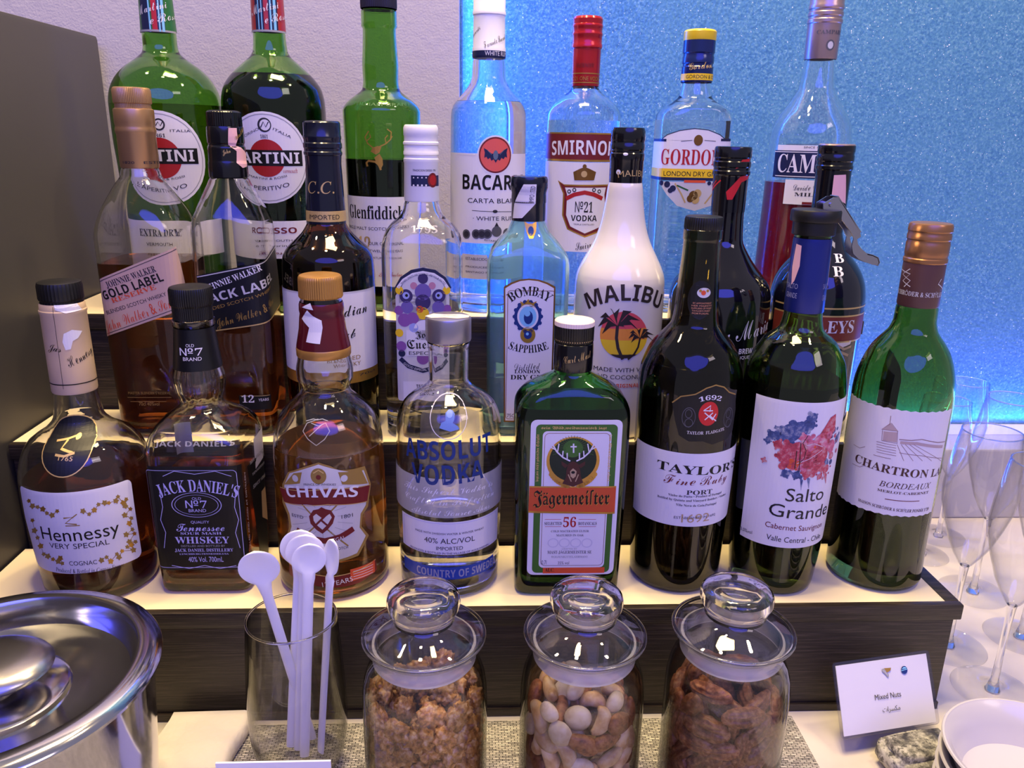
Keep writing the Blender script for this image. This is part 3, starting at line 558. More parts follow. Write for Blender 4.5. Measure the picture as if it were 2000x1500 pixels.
   ('P','pinkp',0,((5.71,219.67),(11.58,219.79),(11.76,212.39),(9.6,207.97),(13.95,206.96),(20.97,202.75),(19.81,194.13),(14.37,193.25),(9.54,196.76),(10.22,204.59),(4.7,208.6))),
   ('T','goldp',0,'𝓙𝓸𝓱𝓷',0.74,202.14,6.11,203.58,3.04,0),
   ('T','goldd',1,'𝓦𝓪𝓵𝓴𝓮𝓻',10.46,211.35,21.06,220.24,2.7,0),
  ]),
  ('front_label',None,[
   ('P','navyk',0,((-21.5,120.38),(57.73,137.47),(64.27,105.34),(62.05,91.56),(-19.25,79.24))),
   ('L','silverp',1,0.71,((-21.14,119.33),(59.04,136.17))),
   ('L','goldp',1,0.87,((-17.55,80.1),(62.37,92.29))),
   ('T','paper',2,'𝐉𝐎𝐇𝐍𝐍𝐈𝐄 𝐖𝐀𝐋𝐊𝐄𝐑',-17.38,108.31,25.15,124.43,4.51,0),
   ('T','silverp',2,'𝗕𝗟𝗔𝗖𝗞 𝗟𝗔𝗕𝗘𝗟',-24.88,97.98,40.94,115.24,6.03,0),
   ('T','goldd',2,'BLENDED SCOTCH WHISKY',-22.15,93.19,36.31,109.69,2.27,0),
   ('T','goldd',2,'𝒥ℴ𝒽𝓃 𝒲𝒶𝓁𝓀ℯ𝓇 & 𝒮ℴ𝓃𝓈',-9.86,83.3,40.42,98.32,6.47,0),
  ]),
  ('age_print',None,[
   ('P','black',0,((1.28,21.21),(24.39,21.21),(24.39,32.4),(1.28,32.4))),
   ('L','goldp',1,0.37,((2.45,32.01),(23.57,31.82))),
   ('T','paper',1,'𝟏𝟐',3.14,26.84,12.05,26.84,5.58,0),
   ('T','paper',1,'YEARS',15.07,27.78,22.37,27.78,2,0),
  ]),
 ]),
'canadian_whisky':dict(pos=(-0.1059, 0.589, 0.1687),kn=[(0.0, 33.99, 33.99, 2.0), (12.4, 34.16, 34.16, 2.0), (53.7, 34.24, 34.24, 2.0), (93.4, 33.95, 33.95, 2.0), (124.1, 33.26, 33.26, 2.0), (130.8, 32.6, 32.6, 2.0), (138.3, 28.84, 28.84, 2.0), (143.9, 22.94, 22.94, 2.0), (149.0, 17.8, 17.8, 2.0), (153.1, 15.05, 15.05, 2.0), (155.6, 13.76, 13.76, 2.0), (217.5, 10.53, 10.53, 2.0)],lvl=148.3,
 parts=[('capsule', ((155.63, 14.12), (163.99, 13.88), (196.74, 12.42), (202.32, 12.73)), 'capnavy', {}), ('cap', ((202.32, 12.73), (203.02, 13.26), (204.75, 13.43), (205.45, 12.89), (207.18, 12.88), (207.87, 13.4), (210.63, 13.39), (211.32, 12.85), (213.39, 12.84), (214.08, 13.19), (215.45, 13.18), (216.13, 12.82), (224.33, 12.77), (225.34, 12.06)), 'capnavy', {})],
 labels=[
  ('capsule_print','capsule',[
   ('T','goldp',1,'𝐶.𝐶.',-10.93,177.12,9.02,177.12,7.98,0),
   ('P','goldp',0,((-26.81,157.44),(26.81,157.44),(26.81,164.88),(-26.81,164.88))),
   ('T','black',1,'IMPORTED',-10.97,159.21,12.39,159.21,3.19,0),
  ]),
  ('front_label',None,[
   ('P','paperb',0,((-48.83,43.04),(48.83,43.04),(48.83,110.63),(-48.83,110.63))),
   ('P','gold',1,((-49,43.04),(49,43.04),(49,51.57),(-49,51.57))),
   ('P','silverp',1,((-48.23,109.54),(48.23,109.54),(48.23,110.63),(-48.23,110.63))),
   ('T','black',2,'𝓒𝓪𝓷𝓪𝓭𝓲𝓪𝓷',-7,91.32,34.83,94.24,8.85,0),
   ('T','black',2,'𝓒𝓵𝓾𝓫',3.16,77.04,23.35,77.04,7.5,0),
   ('T','goldd',2,'BLENDED',2.01,60.62,26.54,60.62,3.07,0),
   ('T','goldd',2,'WHISKY',7.21,56.06,26.8,56.06,3.09,0),
   ('T','ink',2,'70cl',24.74,47.7,41.59,47.7,1.59,0),
  ]),
 ]),
'cuervo':dict(pos=(-0.0369, 0.589, 0.1687),kn=[(0.0, 28.34, 28.34, 3.6), (12.6, 28.44, 28.44, 3.6), (74.2, 29.46, 29.46, 3.6), (132.4, 29.34, 29.34, 3.6), (141.8, 28.84, 28.84, 3.6), (147.3, 27.56, 27.56, 3.4), (152.1, 25.46, 25.46, 3), (156.6, 21.83, 21.83, 2.5), (161.0, 16.68, 16.68, 2.2), (165.7, 14.02, 14.02, 2.0), (170.1, 12.88, 12.88, 2.0), (172.2, 12.13, 12.13, 2.0), (204.9, 10.48, 10.48, 2.0)],lvl=96.0,
 parts=[('cap', ((172.23, 12.32), (173.31, 12.68), (198.61, 12.15), (199.31, 12.51), (201.41, 12.49), (202.11, 11.95), (203.51, 11.94), (204.21, 12.47), (206.31, 12.46), (207.01, 12.1), (210.48, 12.07), (211.18, 12.61), (212.57, 12.6), (213.26, 11.88), (216.71, 11.85), (217.4, 12.21), (222.22, 12.18), (223.93, 11.45)), 'capwhite', {})],
 labels=[
  ('cap_print','cap',[
   ('P','navy',0,((-6.94,183.05),(16.87,183.05),(16.87,190.37),(-6.94,190.37))),
   ('C','maroon',1,9.29,187.18,4.18,5.03,0),
   ('C','red',2,9.29,187.18,2.79,3.59,0),
   ('T','ink',1,'TRADICION DESDE 1795',-5.52,193.15,12.05,193.15,1.38,0),
   ('C','paper',1,-4.89,183.6,0.7,0.72,0),
   ('C','paper',1,-4.79,188.83,0.52,0.54,0),
   ('C','paper',1,-1.85,183.69,0.7,0.72,0),
   ('C','paper',1,-1.76,188.92,0.52,0.54,0),
   ('C','paper',1,1.03,183.74,0.7,0.72,0),
   ('C','paper',1,1.11,188.97,0.52,0.54,0),
   ('C','paper',1,3.93,183.75,0.7,0.72,0),
   ('C','paper',1,4,188.99,0.52,0.54,0),
  ]),
  ('embossed_date',None,[
   ('T','glassw',0,'𝟏𝟕𝟗𝟓',-6.5,152.15,12.13,152.15,4.54,0),
  ]),
  ('front_label',None,[
   ('P','silverp',0,((18.56,29.38),(19.32,29.53),(19.97,29.97),(20.41,30.62),(20.56,31.38),(20.56,107.42),(20.41,108.19),(19.97,108.83),(19.32,109.27),(18.56,109.42),(-16.02,109.42),(-16.78,109.27),(-17.43,108.83),(-17.87,108.19),(-18.02,107.42),(-18.02,31.38),(-17.87,30.62),(-17.43,29.97),(-16.78,29.53),(-16.02,29.38))),
   ('C','silverp',0,1.61,106.11,18.93,22.5,0),
   ('L','navy',1,3.98,((-16.89,112.7),(-12.62,120.18),(-5.65,125.03),(1.91,126.56),(9.8,125.18),(16.28,120.38),(20.4,112.85))),
   ('L','paper',2,2.17,((-16.1,113.85),(-11.9,119.48),(-5.32,123.59),(1.89,125.12),(9.42,123.73),(15.54,119.67),(19.24,114.02))),
   ('T','navy',3,'WHEN SPIRITS ARE DOWN SO ARE YOUR MATES',-13.28,116.09,17.04,116.09,1.45,7.22),
   ('C','indigo',2,1.83,120.76,3.61,3.72,0),
   ('C','violet',2,1.69,111.26,5.81,5.98,0),
   ('C','indigo',2,1.58,103.89,5.47,5.63,0),
   ('C','indigo',2,-10.33,108.17,4.72,4.86,0),
   ('C','indigo',2,12.89,108.34,4.73,4.87,0),
   ('C','violetl',3,-10.32,108.54,2.54,2.62,0),
   ('C','violetl',3,12.89,108.71,2.55,2.62,0),
   ('C','black',3,-9.95,108.55,1.09,1.12,0),
   ('C','black',3,12.53,108.71,1.09,1.12,0),
   ('C','purple',2,-15.75,97.61,3.29,3.38,0),
   ('C','purple',2,18.76,98.48,3.29,3.39,0),
   ('C','violet',2,-9.77,100.05,4.38,4.51,0),
   ('C','violet',2,12.45,100.19,4.39,4.52,0),
   ('C','yellowp',2,-15.02,112.06,2.9,2.99,0),
   ('C','yellowp',2,18.46,112.22,2.91,2.99,0),
   ('C','yellowp',2,1.45,95.71,4.39,4.52,0),
   ('C','redo',2,-0.69,98.67,2.56,2.63,0),
   ('C','purple',2,-11.81,90.67,4.77,4.91,0),
   ('C','purple',2,-5.91,91.9,4.4,4.53,0),
   ('C','purple',2,8.33,90.87,4.41,4.54,0),
   ('C','purple',2,14.58,91.92,4.77,4.92,0),
   ('C','violetl',3,-5.3,85.14,3.31,3.41,0),
   ('C','yellowp',2,-15.78,81.07,2.95,3.03,0),
   ('C','yellowp',2,17.5,81.21,2.95,3.04,0),
   ('C','yellowp',2,-6.11,81.35,2.58,2.66,0),
   ('C','pinkd',2,-4.75,115.59,2.53,2.61,0),
   ('C','pinkd',2,8.25,115.71,2.54,2.61,0),
   ('C','purple',2,-14.5,71.23,3.7,3.81,0),
   ('C','purple',2,16.67,71.31,3.71,3.82,0),
   ('C','purple',2,0.95,62.24,4.47,4.6,0),
   ('C','navy',2,-14.25,65.86,2.6,2.68,0),
   ('C','navy',2,16.63,65.91,2.61,2.68,0),
   ('P','paper',3,((-10.69,64.18),(14.43,64.18),(14.43,83.31),(-10.69,83.31))),
   ('C','paper',3,2,83.31,7.37,7.59,0),
   ('T','black',4,'𝕵𝖔𝖘𝖊',-4.34,77.62,8.92,77.62,4.56,0),
   ('T','black',4,'𝕮𝖚𝖊𝖗𝖛𝖔',-10.41,69.59,14.77,69.59,6.12,0),
   ('T','black',4,'ESPECIAL',-9.02,64.96,13.24,64.96,2.7,0),
   ('L','navy',2,3.35,((-15.49,61.92),(-9.58,56.3),(0.8,52.87),(12.03,55.96),(18.13,61.14))),
   ('T','paper',3,'GOOD ESPECIAL TOO BEST',-13.43,58.11,15.01,58.11,1.57,-5.24),
   ('P','paper',1,((-13.82,29.78),(15.64,29.78),(15.64,44.58),(-13.82,44.58))),
   ('T','black',3,'𝗧𝗘𝗤𝗨𝗜𝗟𝗔',-4.3,39.81,8.48,39.81,2.39,0),
   ('T','black',3,'𝗦𝗜𝗟𝗩𝗘𝗥',-4.38,35.41,8.42,35.41,2.8,0),
  ]),
 ]),
'bombay':dict(pos=(0.0405, 0.589, 0.1687),kn=[(0.0, 28.95, 23.74, 6), (4.2, 29.09, 23.86, 6), (74.8, 29.99, 24.59, 6), (118.0, 30.27, 24.82, 6), (130.3, 30.08, 24.67, 6), (135.6, 28.59, 24.3, 5), (143.8, 22.95, 21.12, 3), (152.1, 15.46, 15.15, 2.2), (157.2, 13.13, 13.13, 2.0), (160.2, 11.98, 11.98, 2.0), (186.7, 10.34, 10.34, 2.0)],lvl=45.5,
 parts=[('cap', ((159.46, 12.36), (160.2, 12.55), (171.92, 12.47), (172.65, 12.84), (179.18, 12.61), (180.62, 12.97), (182.78, 13.51), (188.53, 13.47), (190.32, 12.9)), 'capnavy', {})],
 labels=[
  ('tax_stamp','cap',[
   ('P','paperb',0,((-4.82,185.58),(4.42,185.73),(4.08,172.2),(-5.37,161.97),(-14.56,161.26),(-12.82,171.55))),
   ('T','ink',1,'IMPORTED',2.53,172.94,3.68,184.32,3.33,0),
  ]),
  ('neck_medallion',None,[
   ('P','gold',0,((-3.74,159.83),(-0.79,158.18),(2.2,158.2),(5.37,159.89),(4.82,152.97),(2.46,148.29),(-0.15,148.27),(-2.25,152.94))),
   ('C','blue',1,1.06,153.33,2.14,3.31,0),
  ]),
  ('front_label',None,[
   ('P','bronze',0,((-16.59,11.13),(-18.2,114.62),(-13.11,117.66),(-6.9,119.95),(-0.3,120.75),(6.71,120.09),(13.41,117.93),(19.08,114.97),(19.67,11.09))),
   ('P','paperb',1,((-15.44,12.39),(-17.08,113.53),(-12.35,116.56),(-6.51,118.84),(-0.28,119.65),(6.37,118.98),(12.71,116.81),(18,113.86),(18.43,12.38))),
   ('L','bronze',2,0.4,((16.98,13.69),(17.75,13.85),(18.4,14.28),(18.83,14.93),(18.98,15.69),(18.98,109.87),(18.83,110.64),(18.4,111.29),(17.75,111.72),(16.98,111.87),(-13.15,111.87),(-13.91,111.72),(-14.56,111.29),(-15,110.64),(-15.15,109.87),(-15.15,15.69),(-15,14.93),(-14.56,14.28),(-13.91,13.85),(-13.15,13.69),(16.98,13.69))),
   ('T','black',2,'𝐁𝐎𝐌𝐁𝐀𝐘',-12.57,103.38,14.08,103.38,6.71,5.12),
   ('T','black',2,'𝐒𝐀𝐏𝐏𝐇𝐈𝐑𝐄',-14.42,68.99,15.87,68.99,5.86,-3.37),
   ('C','blue',2,-0.36,93.02,9.96,11.4,0),
   ('C','paperb',3,-0.36,93.02,7.74,9.12,0),
   ('C','sky',4,-0.36,93.02,6.27,7.6,0),
   ('C','blue',5,0.03,92.27,3.32,4.94,0),
   ('C','sky',6,-0.79,95.3,2.21,2.28,0),
   ('P','gold',3,((-5.36,99.81),(-6.2,104.32),(-3.2,102.84),(-0.31,105.87),(2.74,102.89),(5.67,104.42),(5.05,99.89))),
   ('C','blue',3,9.35,93.1,1.48,1.52,0),
   ('C','blue',3,8.53,88.29,1.48,1.52,0),
   ('C','blue',3,5.93,84.4,1.48,1.53,0),
   ('C','blue',3,2.08,82.22,1.48,1.53,0),
   ('C','blue',3,-2.26,82.19,1.48,1.53,0),
   ('C','blue',3,-6.22,84.31,1.48,1.53,0),
   ('C','blue',3,-8.99,88.16,1.48,1.52,0),
   ('C','blue',3,-10.05,92.94,1.47,1.52,0),
   ('C','blue',3,-9.19,97.72,1.47,1.51,0),
   ('C','blue',3,-6.59,101.56,1.47,1.51,0),
   ('C','blue',3,-2.77,103.7,1.47,1.51,0),
   ('C','blue',3,1.52,103.74,1.47,1.51,0),
   ('C','blue',3,5.45,101.66,1.47,1.51,0),
   ('C','blue',3,8.25,97.87,1.47,1.52,0),
   ('C','gold',3,-0.02,79.23,5.57,6.12,0),
   ('C','blue',4,-0.02,79.23,2.97,3.06,0),
   ('C','sky',5,-0.41,80,1.11,1.15,0),
   ('T','ink',2,'𝒟𝒾𝓈𝓉𝒾𝓁𝓁ℯ𝒹',-9.26,52.11,9.8,53.11,5.54,0),
   ('T','black',2,'𝐋𝐎𝐍𝐃𝐎𝐍',-9.2,49.83,9.88,49.83,2.78,0),
   ('T','black',2,'𝐃𝐑𝐘 𝐆𝐈𝐍',-12.16,45.04,13.86,45.04,3.6,0),
   ('T','ink',2,'75CL',-14.32,14.91,-6.57,14.91,2.89,0),
  ]),
 ]),
'malibu':dict(pos=(0.1105, 0.589, 0.1687),kn=[(0.0, 32.37, 32.37, 2.0), (54.9, 33.82, 33.82, 2.0), (107.1, 33.74, 33.74, 2.0), (115.7, 33.41, 33.41, 2.0), (121.5, 32.36, 32.36, 2.0), (126.5, 30.39, 30.39, 2.0), (135.2, 25.92, 25.92, 2.0), (143.6, 21.48, 21.48, 2.0), (152.2, 18.2, 18.2, 2.0), (161.5, 15.88, 15.88, 2.0), (175.1, 13.73, 13.73, 2.0), (186.8, 12.17, 12.17, 2.0), (188.9, 11.05, 11.05, 2.0), (218.0, 10.17, 10.17, 2.0)],lvl=0,
 parts=[('cap', ((187.12, 11.8), (187.85, 11.98), (202.52, 12.08), (203.23, 12.44), (207.48, 12.41), (208.19, 11.86), (209.6, 11.85), (210.3, 12.39), (213.82, 12.37), (214.52, 12), (216.27, 11.99), (216.97, 12.35), (222.9, 12.13), (224.98, 11.39)), 'capblackg', {})],
 labels=[
  ('cap_print','cap',[
   ('T','goldp',1,'MALIBU',-7.56,190.98,14.43,190.98,4.22,1.41),
   ('C','paper',1,-7.74,194.96,1.76,1.81,0),
   ('C','paper',1,-3.31,207.32,1.75,1.08,0),
  ]),
  ('front_print',None,[
   ('T','inkbrown',0,'𝗠𝗔𝗟𝗜𝗕𝗨',-28.97,98.29,29.33,98.29,11.32,8.85),
   ('T','ink',0,'MADE WITH WHITE RUM',-22.18,53.71,40.72,53.71,3.14,0),
   ('T','ink',0,'AND COCONUT FLAVOUR',-22.29,48.18,41.84,48.18,3.16,0),
   ('T','redo',0,'-𝗢𝗥𝗜𝗚𝗜𝗡𝗔𝗟-',-9.21,41.82,14.78,41.82,2.8,0),
   ('P','sunred',0,((-2.13,99.31),(5,97.81),(7.93,96.2),(10.12,94.59),(11.89,92.96),(13.36,91.33),(14.6,89.71),(15.63,88.09),(16.48,86.48),(-17.79,86.09),(-17.28,87.67),(-16.61,89.27),(-15.75,90.89),(-14.65,92.52),(-13.26,94.17),(-11.46,95.83),(-8.9,97.52),(-2.13,99.31))),
   ('P','sunorange',0,((16.48,86.48),(16.95,85.37),(17.35,84.28),(17.66,83.19),(17.89,82.1),(18.04,81.03),(18.1,79.96),(18.08,78.9),(17.98,77.85),(-17.91,77.63),(-18.13,78.66),(-18.28,79.7),(-18.36,80.75),(-18.38,81.8),(-18.34,82.86),(-18.22,83.93),(-18.04,85),(-17.79,86.09))),
   ('P','sunyellow',0,((17.98,77.85),(17.69,76.44),(17.24,75.04),(16.62,73.66),(15.8,72.3),(14.78,70.96),(13.53,69.63),(11.98,68.32),(10.03,67.02),(-9.86,66.93),(-11.73,68.21),(-13.22,69.51),(-14.44,70.83),(-15.46,72.16),(-16.29,73.51),(-16.97,74.87),(-17.51,76.24),(-17.91,77.63))),
   ('P','inkbrown',0,((10.36,67.22),(8.6,66.27),(6.76,65.5),(4.86,64.91),(2.92,64.5),(0.96,64.3),(-0.99,64.28),(-2.93,64.47),(-4.83,64.85),(-6.69,65.41),(-8.47,66.17),(-10.16,67.11))),
   ('L','inkbrown',1,2.23,((-5.92,88.64),(-6.13,79.5),(-4.59,71.89),(-0.74,63.48))),
   ('P','inkbrown',1,((-5.92,88.64),(-15.59,94.69),(-20.31,86.52),(-13.1,91.16))),
   ('P','inkbrown',1,((-5.92,88.64),(-14.99,97.77),(-19.07,93.53),(-12.52,94.23))),
   ('P','inkbrown',1,((-5.92,88.64),(-10.62,100.4),(-11.77,101.06),(-8.21,96.81))),
   ('P','inkbrown',1,((-5.92,88.64),(-2.55,100.05),(3.84,99.33),(-0.11,96.34))),
   ('P','inkbrown',1,((-5.92,88.64),(1.33,97.1),(10.72,92.28),(3.85,93.32))),
   ('P','inkbrown',1,((-5.92,88.64),(1.57,93.34),(11.35,83.87),(4.09,89.53))),
   ('P','inkbrown',1,((-5.92,88.64),(-13.1,91.16),(-16.82,81.62),(-10.66,87.58))),
   ('P','inkbrown',1,((-5.92,88.64),(-3.53,91.76),(2.62,82.72),(-1.09,88.03))),
   ('P','inkbrown',1,((-5.92,88.64),(-8.99,97.51),(-5.19,101.46),(-6.58,93.89))),
   ('L','inkbrown',1,1.5,((11.7,79.25),(10.51,72.41),(7.57,67.18),(3.07,63.47))),
   ('P','inkbrown',1,((11.7,79.25),(5.25,83.73),(2.53,79.21),(6.83,81.39))),
   ('P','inkbrown',1,((11.7,79.25),(5.6,85.55),(3.19,83.32),(7.19,83.2))),
   ('P','inkbrown',1,((11.7,79.25),(8.39,86.8),(7.62,87.29),(10.04,84.42))),
   ('P','inkbrown',1,((11.7,79.25),(14.09,85.94),(19.1,84.95),(15.97,83.47))),
   ('P','inkbrown',1,((11.7,79.25),(17.09,83.81),(25.15,79.93),(19.14,81.26))),
   ('P','inkbrown',1,((11.7,79.25),(17.3,81.48),(25.79,74.69),(19.36,78.92))),
   ('P','inkbrown',1,((11.7,79.25),(6.83,81.39),(4.59,75.95),(8.45,79.01))),
   ('P','inkbrown',1,((11.7,79.25),(13.42,80.95),(18.2,74.89),(15.26,78.47))),
   ('P','inkbrown',1,((11.7,79.25),(9.51,84.91),(12.15,87.02),(11.2,82.51))),
  ]),
 ]),
'tia_maria':dict(pos=(0.1876, 0.589, 0.1687),kn=[(0.0, 36.83, 36.83, 2.0), (47.0, 37.89, 37.89, 2.0), (95.9, 37.77, 37.77, 2.0), (106.6, 37.39, 37.39, 2.0), (115.7, 34.61, 34.61, 2.0), (121.5, 30.39, 30.39, 2.0), (128.5, 24.32, 24.32, 2.0), (136.9, 18.26, 18.26, 2.0), (147.6, 12.98, 12.98, 2.0), (157.7, 12.18, 12.18, 2.0), (167.8, 11.75, 11.75, 2.0), (208.8, 10.44, 10.44, 2.0)],lvl=0,
 parts=[('capsule', ((167.8, 12.12), (192.69, 12.52), (193.77, 12.87)), 'capblackg', {}), ('cap', ((193.77, 12.87), (194.5, 13.41), (196.66, 13.4), (197.38, 12.85), (199.18, 12.84), (199.89, 13.38), (203.12, 13.35), (203.83, 12.81), (205.62, 12.8), (206.33, 13.33), (211.66, 13.3), (213.43, 12.75)), 'capblackg', {})],
 labels=[
  ('red_ribbon_print','capsule',[
   ('P','redb',0,((-6.11,182.41),(2.97,193.32),(11.92,195.01),(13.13,192.09),(4.44,189.41),(-1.27,177.18),(-4.85,177.06))),
   ('P','redb',0,((-1.42,198.56),(3.22,204.94),(10.82,205.65),(11.34,200.35),(2.98,200.03))),
   ('L','redb',0,1.07,((-20.64,182.62),(-10.85,190.42))),
   ('L','redb',0,0.71,((-20.92,184.79),(-14.7,190.22))),
  ]),
  ('front_print',None,[
   ('T','paper',0,'𝒯𝒾𝒶 ℳ𝒶𝓇𝒾𝒶',-17.59,75.6,39.8,83.67,12.92,0),
   ('T','paper',0,'𝗖𝗢𝗟𝗗 𝗕𝗥𝗘𝗪',-6.47,68.85,18.5,68.85,3.86,0),
   ('T','paper',0,'COFFEE LIQUEUR',-7.2,64.96,20.81,64.96,2.33,0),
  ]),
 ]),
'baileys':dict(pos=(0.2635, 0.589, 0.1687),kn=[(0.0, 32.97, 32.97, 2.0), (44.4, 33.36, 33.36, 2.0), (88.5, 34.54, 34.54, 2.0), (104.6, 34.48, 34.48, 2.0), (115.2, 33.03, 33.03, 2.0), (124.3, 29.61, 29.61, 2.0), (132.0, 24.59, 24.59, 2.0), (139.7, 18.15, 18.15, 2.0), (147.4, 14.11, 14.11, 2.0), (155.0, 11.9, 11.9, 2.0), (210.1, 10.2, 10.2, 2.0)],lvl=0,
 parts=[('capsule', ((154.22, 12.09), (197.55, 12.38), (198.63, 12.55)), 'capblackg', {}), ('cap', ((198.63, 12.55), (199.36, 13.08), (201.52, 13.06), (202.24, 12.53), (204.4, 12.52), (205.12, 13.04), (208.71, 13.02), (209.43, 12.66), (210.86, 12.66), (211.57, 13), (215.14, 12.98), (215.85, 12.8)), 'capblackg', {}), ('cap_top', ((215.85, 12.8), (216.56, 12.45)), 'capsilver', {})],
 labels=[
  ('tax_stamp','capsule',[
   ('P','pinkp',0,((-4.61,195.46),(4.05,195.96),(8.2,175.33),(3.83,176.89),(-4.25,179.67))),
  ]),
  ('front_label',None,[
   ('T','paper',0,'𝐁',-0.02,134.32,7.58,134.32,5.92,0),
   ('T','paper',0,'𝐁',-2.67,125.29,5.13,125.29,6.72,0),
   ('P','goldp',0,((-48.17,101.91),(48.17,101.91),(48.17,103.05),(-48.17,103.05))),
   ('P','goldp',0,((-48.23,76.89),(48.23,76.89),(48.23,97.35),(-48.23,97.35))),
   ('P','brownr',1,((-48.23,78.06),(48.23,78.06),(48.23,96.21),(-48.23,96.21))),
   ('T','paper',2,'𝐁𝐀𝐈𝐋𝐄𝐘𝐒',-33.69,84.35,17.91,84.35,9.22,0),
   ('P','creamp',0,((-4.12,76.09),(1.14,86.67),(11.58,88.22),(19.87,83.52),(17.03,75.21),(7.51,72.87))),
   ('L','tan',1,1.9,((-3.89,74.53),(2.76,76.17),(11.41,71.82),(18.72,73.42))),
   ('L','tan',1,1.91,((-2.33,69.07),(4.35,71.42),(16.87,66.48))),
  ]),
 ]),
'hennessy':dict(pos=(-0.2583, 0.505, 0.0862),kn=[(0.0, 36.09, 36.09, 2.0), (39.6, 38.98, 38.98, 2.0), (65.0, 40.54, 40.54, 2.0), (80.1, 40.34, 40.34, 2.0), (90.5, 38.76, 38.76, 2.0), (98.6, 36.04, 36.04, 2.0), (105.9, 31.28, 31.28, 2.0), (113.8, 20.18, 20.18, 2.0), (120.3, 15.08, 15.08, 2.0), (127.4, 13.99, 13.99, 2.0), (138.6, 12.88, 12.88, 2.0), (202.0, 9.91, 9.91, 2.0)],lvl=80.8,
 parts=[('capsule', ((137.94, 13.33), (138.98, 13.61), (158.68, 13.47), (188.89, 13.26), (189.88, 13.68), (191.19, 13.67), (191.85, 13.23), (194.8, 13.07), (195.78, 12.5)), 'capcream', {}), ('cap', ((195.78, 12.21), (197.09, 12.21), (197.74, 12.77), (198.72, 13.05), (206.51, 12.99), (208.44, 12.42)), 'capblack', {'kn': 40})],
 labels=[
  ('capsule_print','capsule',[
   ('T','black',1,'ℋℯ𝓃𝓃ℯ𝓈𝓈𝓎',5.24,156.16,22.75,163.24,6.03,0),
   ('T','black',1,'𝒥𝒶𝓈',-6.92,167.59,1.73,166.38,4.61,0),
   ('P','black',1,((-26.05,144.54),(26.05,144.54),(26.05,145.22),(-26.05,145.22))),
   ('L','ink',1,0.24,((0.77,194.9),(-0.19,142.27))),
   ('P','paper',1,((1.29,196.07),(14.67,195.89),(17.98,191.57),(7.57,190.81),(2.04,193))),
   ('P','paper',1,((4.62,178.02),(9.41,180.08),(15.7,178.25),(12.29,174.33),(9.06,172.92),(7.27,167.89),(4.39,167.53),(3.38,172.87))),
  ]),
  ('neck_medallion',None,[
   ('C','navyk',0,3.96,108.76,15.38,16.51,0),
   ('C','goldp',1,3.96,108.76,15.38,16.51,14.74),
   ('T','goldp',2,'1765',0.41,102.27,8.68,101.4,2.43,0),
   ('L','goldp',2,0.96,((-3.99,111.3),(2.66,112.22),(6.98,113.37))),
   ('L','goldp',2,1.28,((2.81,111.77),(0.82,107.97),(8.17,105.81))),
   ('C','goldp',2,8.13,113.01,1.6,1.64,0),
   ('L','goldp',2,1.29,((-1.83,105.11),(3.63,104.28),(9.31,105.72))),
  ]),
  ('front_label',None,[
   ('P','paperb',0,((40.4,24.46),(41.94,24.76),(43.23,25.63),(44.1,26.93),(44.4,28.46),(44.4,78.91),(44.1,80.44),(43.23,81.74),(41.94,82.61),(40.4,82.91),(-28.53,82.91),(-30.06,82.61),(-31.35,81.74),(-32.22,80.44),(-32.53,78.91),(-32.53,28.46),(-32.22,26.93),(-31.35,25.63),(-30.06,24.76),(-28.53,24.46))),
   ('T','black',2,'Hennessy',-15.9,49.21,31.95,48.46,9.42,0),
   ('T','ink',2,'VERY SPECIAL',-11.55,43.49,24.74,42.57,3.85,0),
   ('T','ink',2,'COGNAC',-0.68,30.92,15.62,30.04,3.18,0),
   ('T','ink',2,'𝑃𝑟𝑜𝑑𝑢𝑐𝑒𝑑 & 𝐵𝑜𝑡𝑡𝑙𝑒𝑑 𝑖𝑛 𝐶𝑜𝑔𝑛𝑎𝑐,𝐹𝑟𝑎𝑛𝑐𝑒',-10.89,25.77,30.72,22.69,3.19,0),
   ('L','goldd',2,0.99,((1.54,65.59),(7.01,65.98),(2.24,61.98),(8.64,60.76))),
   ('L','goldd',2,0.66,((1.95,60.16),(10.26,59.82))),
   ('L','goldd',2,0.66,((6.33,65.33),(9.6,67.84))),
   ('P','gold',2,((-20.55,75.23),(-20.31,74.29),(-21.93,73.9),(-23.52,72.89),(-23.8,73.81),(-25.17,74.06),(-23.45,75.14),(-22.62,76.34),(-21.41,76.02),(-19.83,76.38))),
   ('P','goldd',2,((-18.5,70.93),(-20.09,69.47),(-20.96,70.48),(-22.97,70.51),(-21.2,72.07),(-20.69,73.63),(-18.85,73.52),(-16.89,74.27),(-17.3,72.76),(-16.55,71.7))),
   ('L','goldd',1,0.39,((-22.19,74.84),(-19.32,71.98))),
   ('P','goldd',2,((-15.55,71.06),(-16.86,70.94),(-16.09,72.04),(-16.14,73.06),(-14.86,73.17),(-13.67,73.87),(-13.62,72.86),(-12.86,72.27),(-14.02,71.57),(-14.75,70.5))),
   ('L','goldd',1,0.39,((-19.32,71.98),(-14.82,72.15))),
   ('P','gold',2,((-12.65,70.88),(-13.13,72.1),(-11.48,72.54),(-10.17,73.69),(-9.72,72.46),(-8.51,71.91),(-9.76,70.78),(-10.28,69.3),(-11.55,69.81),(-13.21,69.37))),
   ('L','goldd',1,0.39,((-14.82,72.15),(-11.01,71.3))),
   ('P','goldd',2,((-9.09,69.5),(-8.37,70.47),(-7.8,69.73),(-6.82,69.57),(-7.51,68.61),(-7.6,67.56),(-8.6,67.7),(-9.69,67.18),(-9.6,68.24),(-10.18,68.97))),
   ('L','goldd',1,0.39,((-11.01,71.3),(-8.51,68.76))),
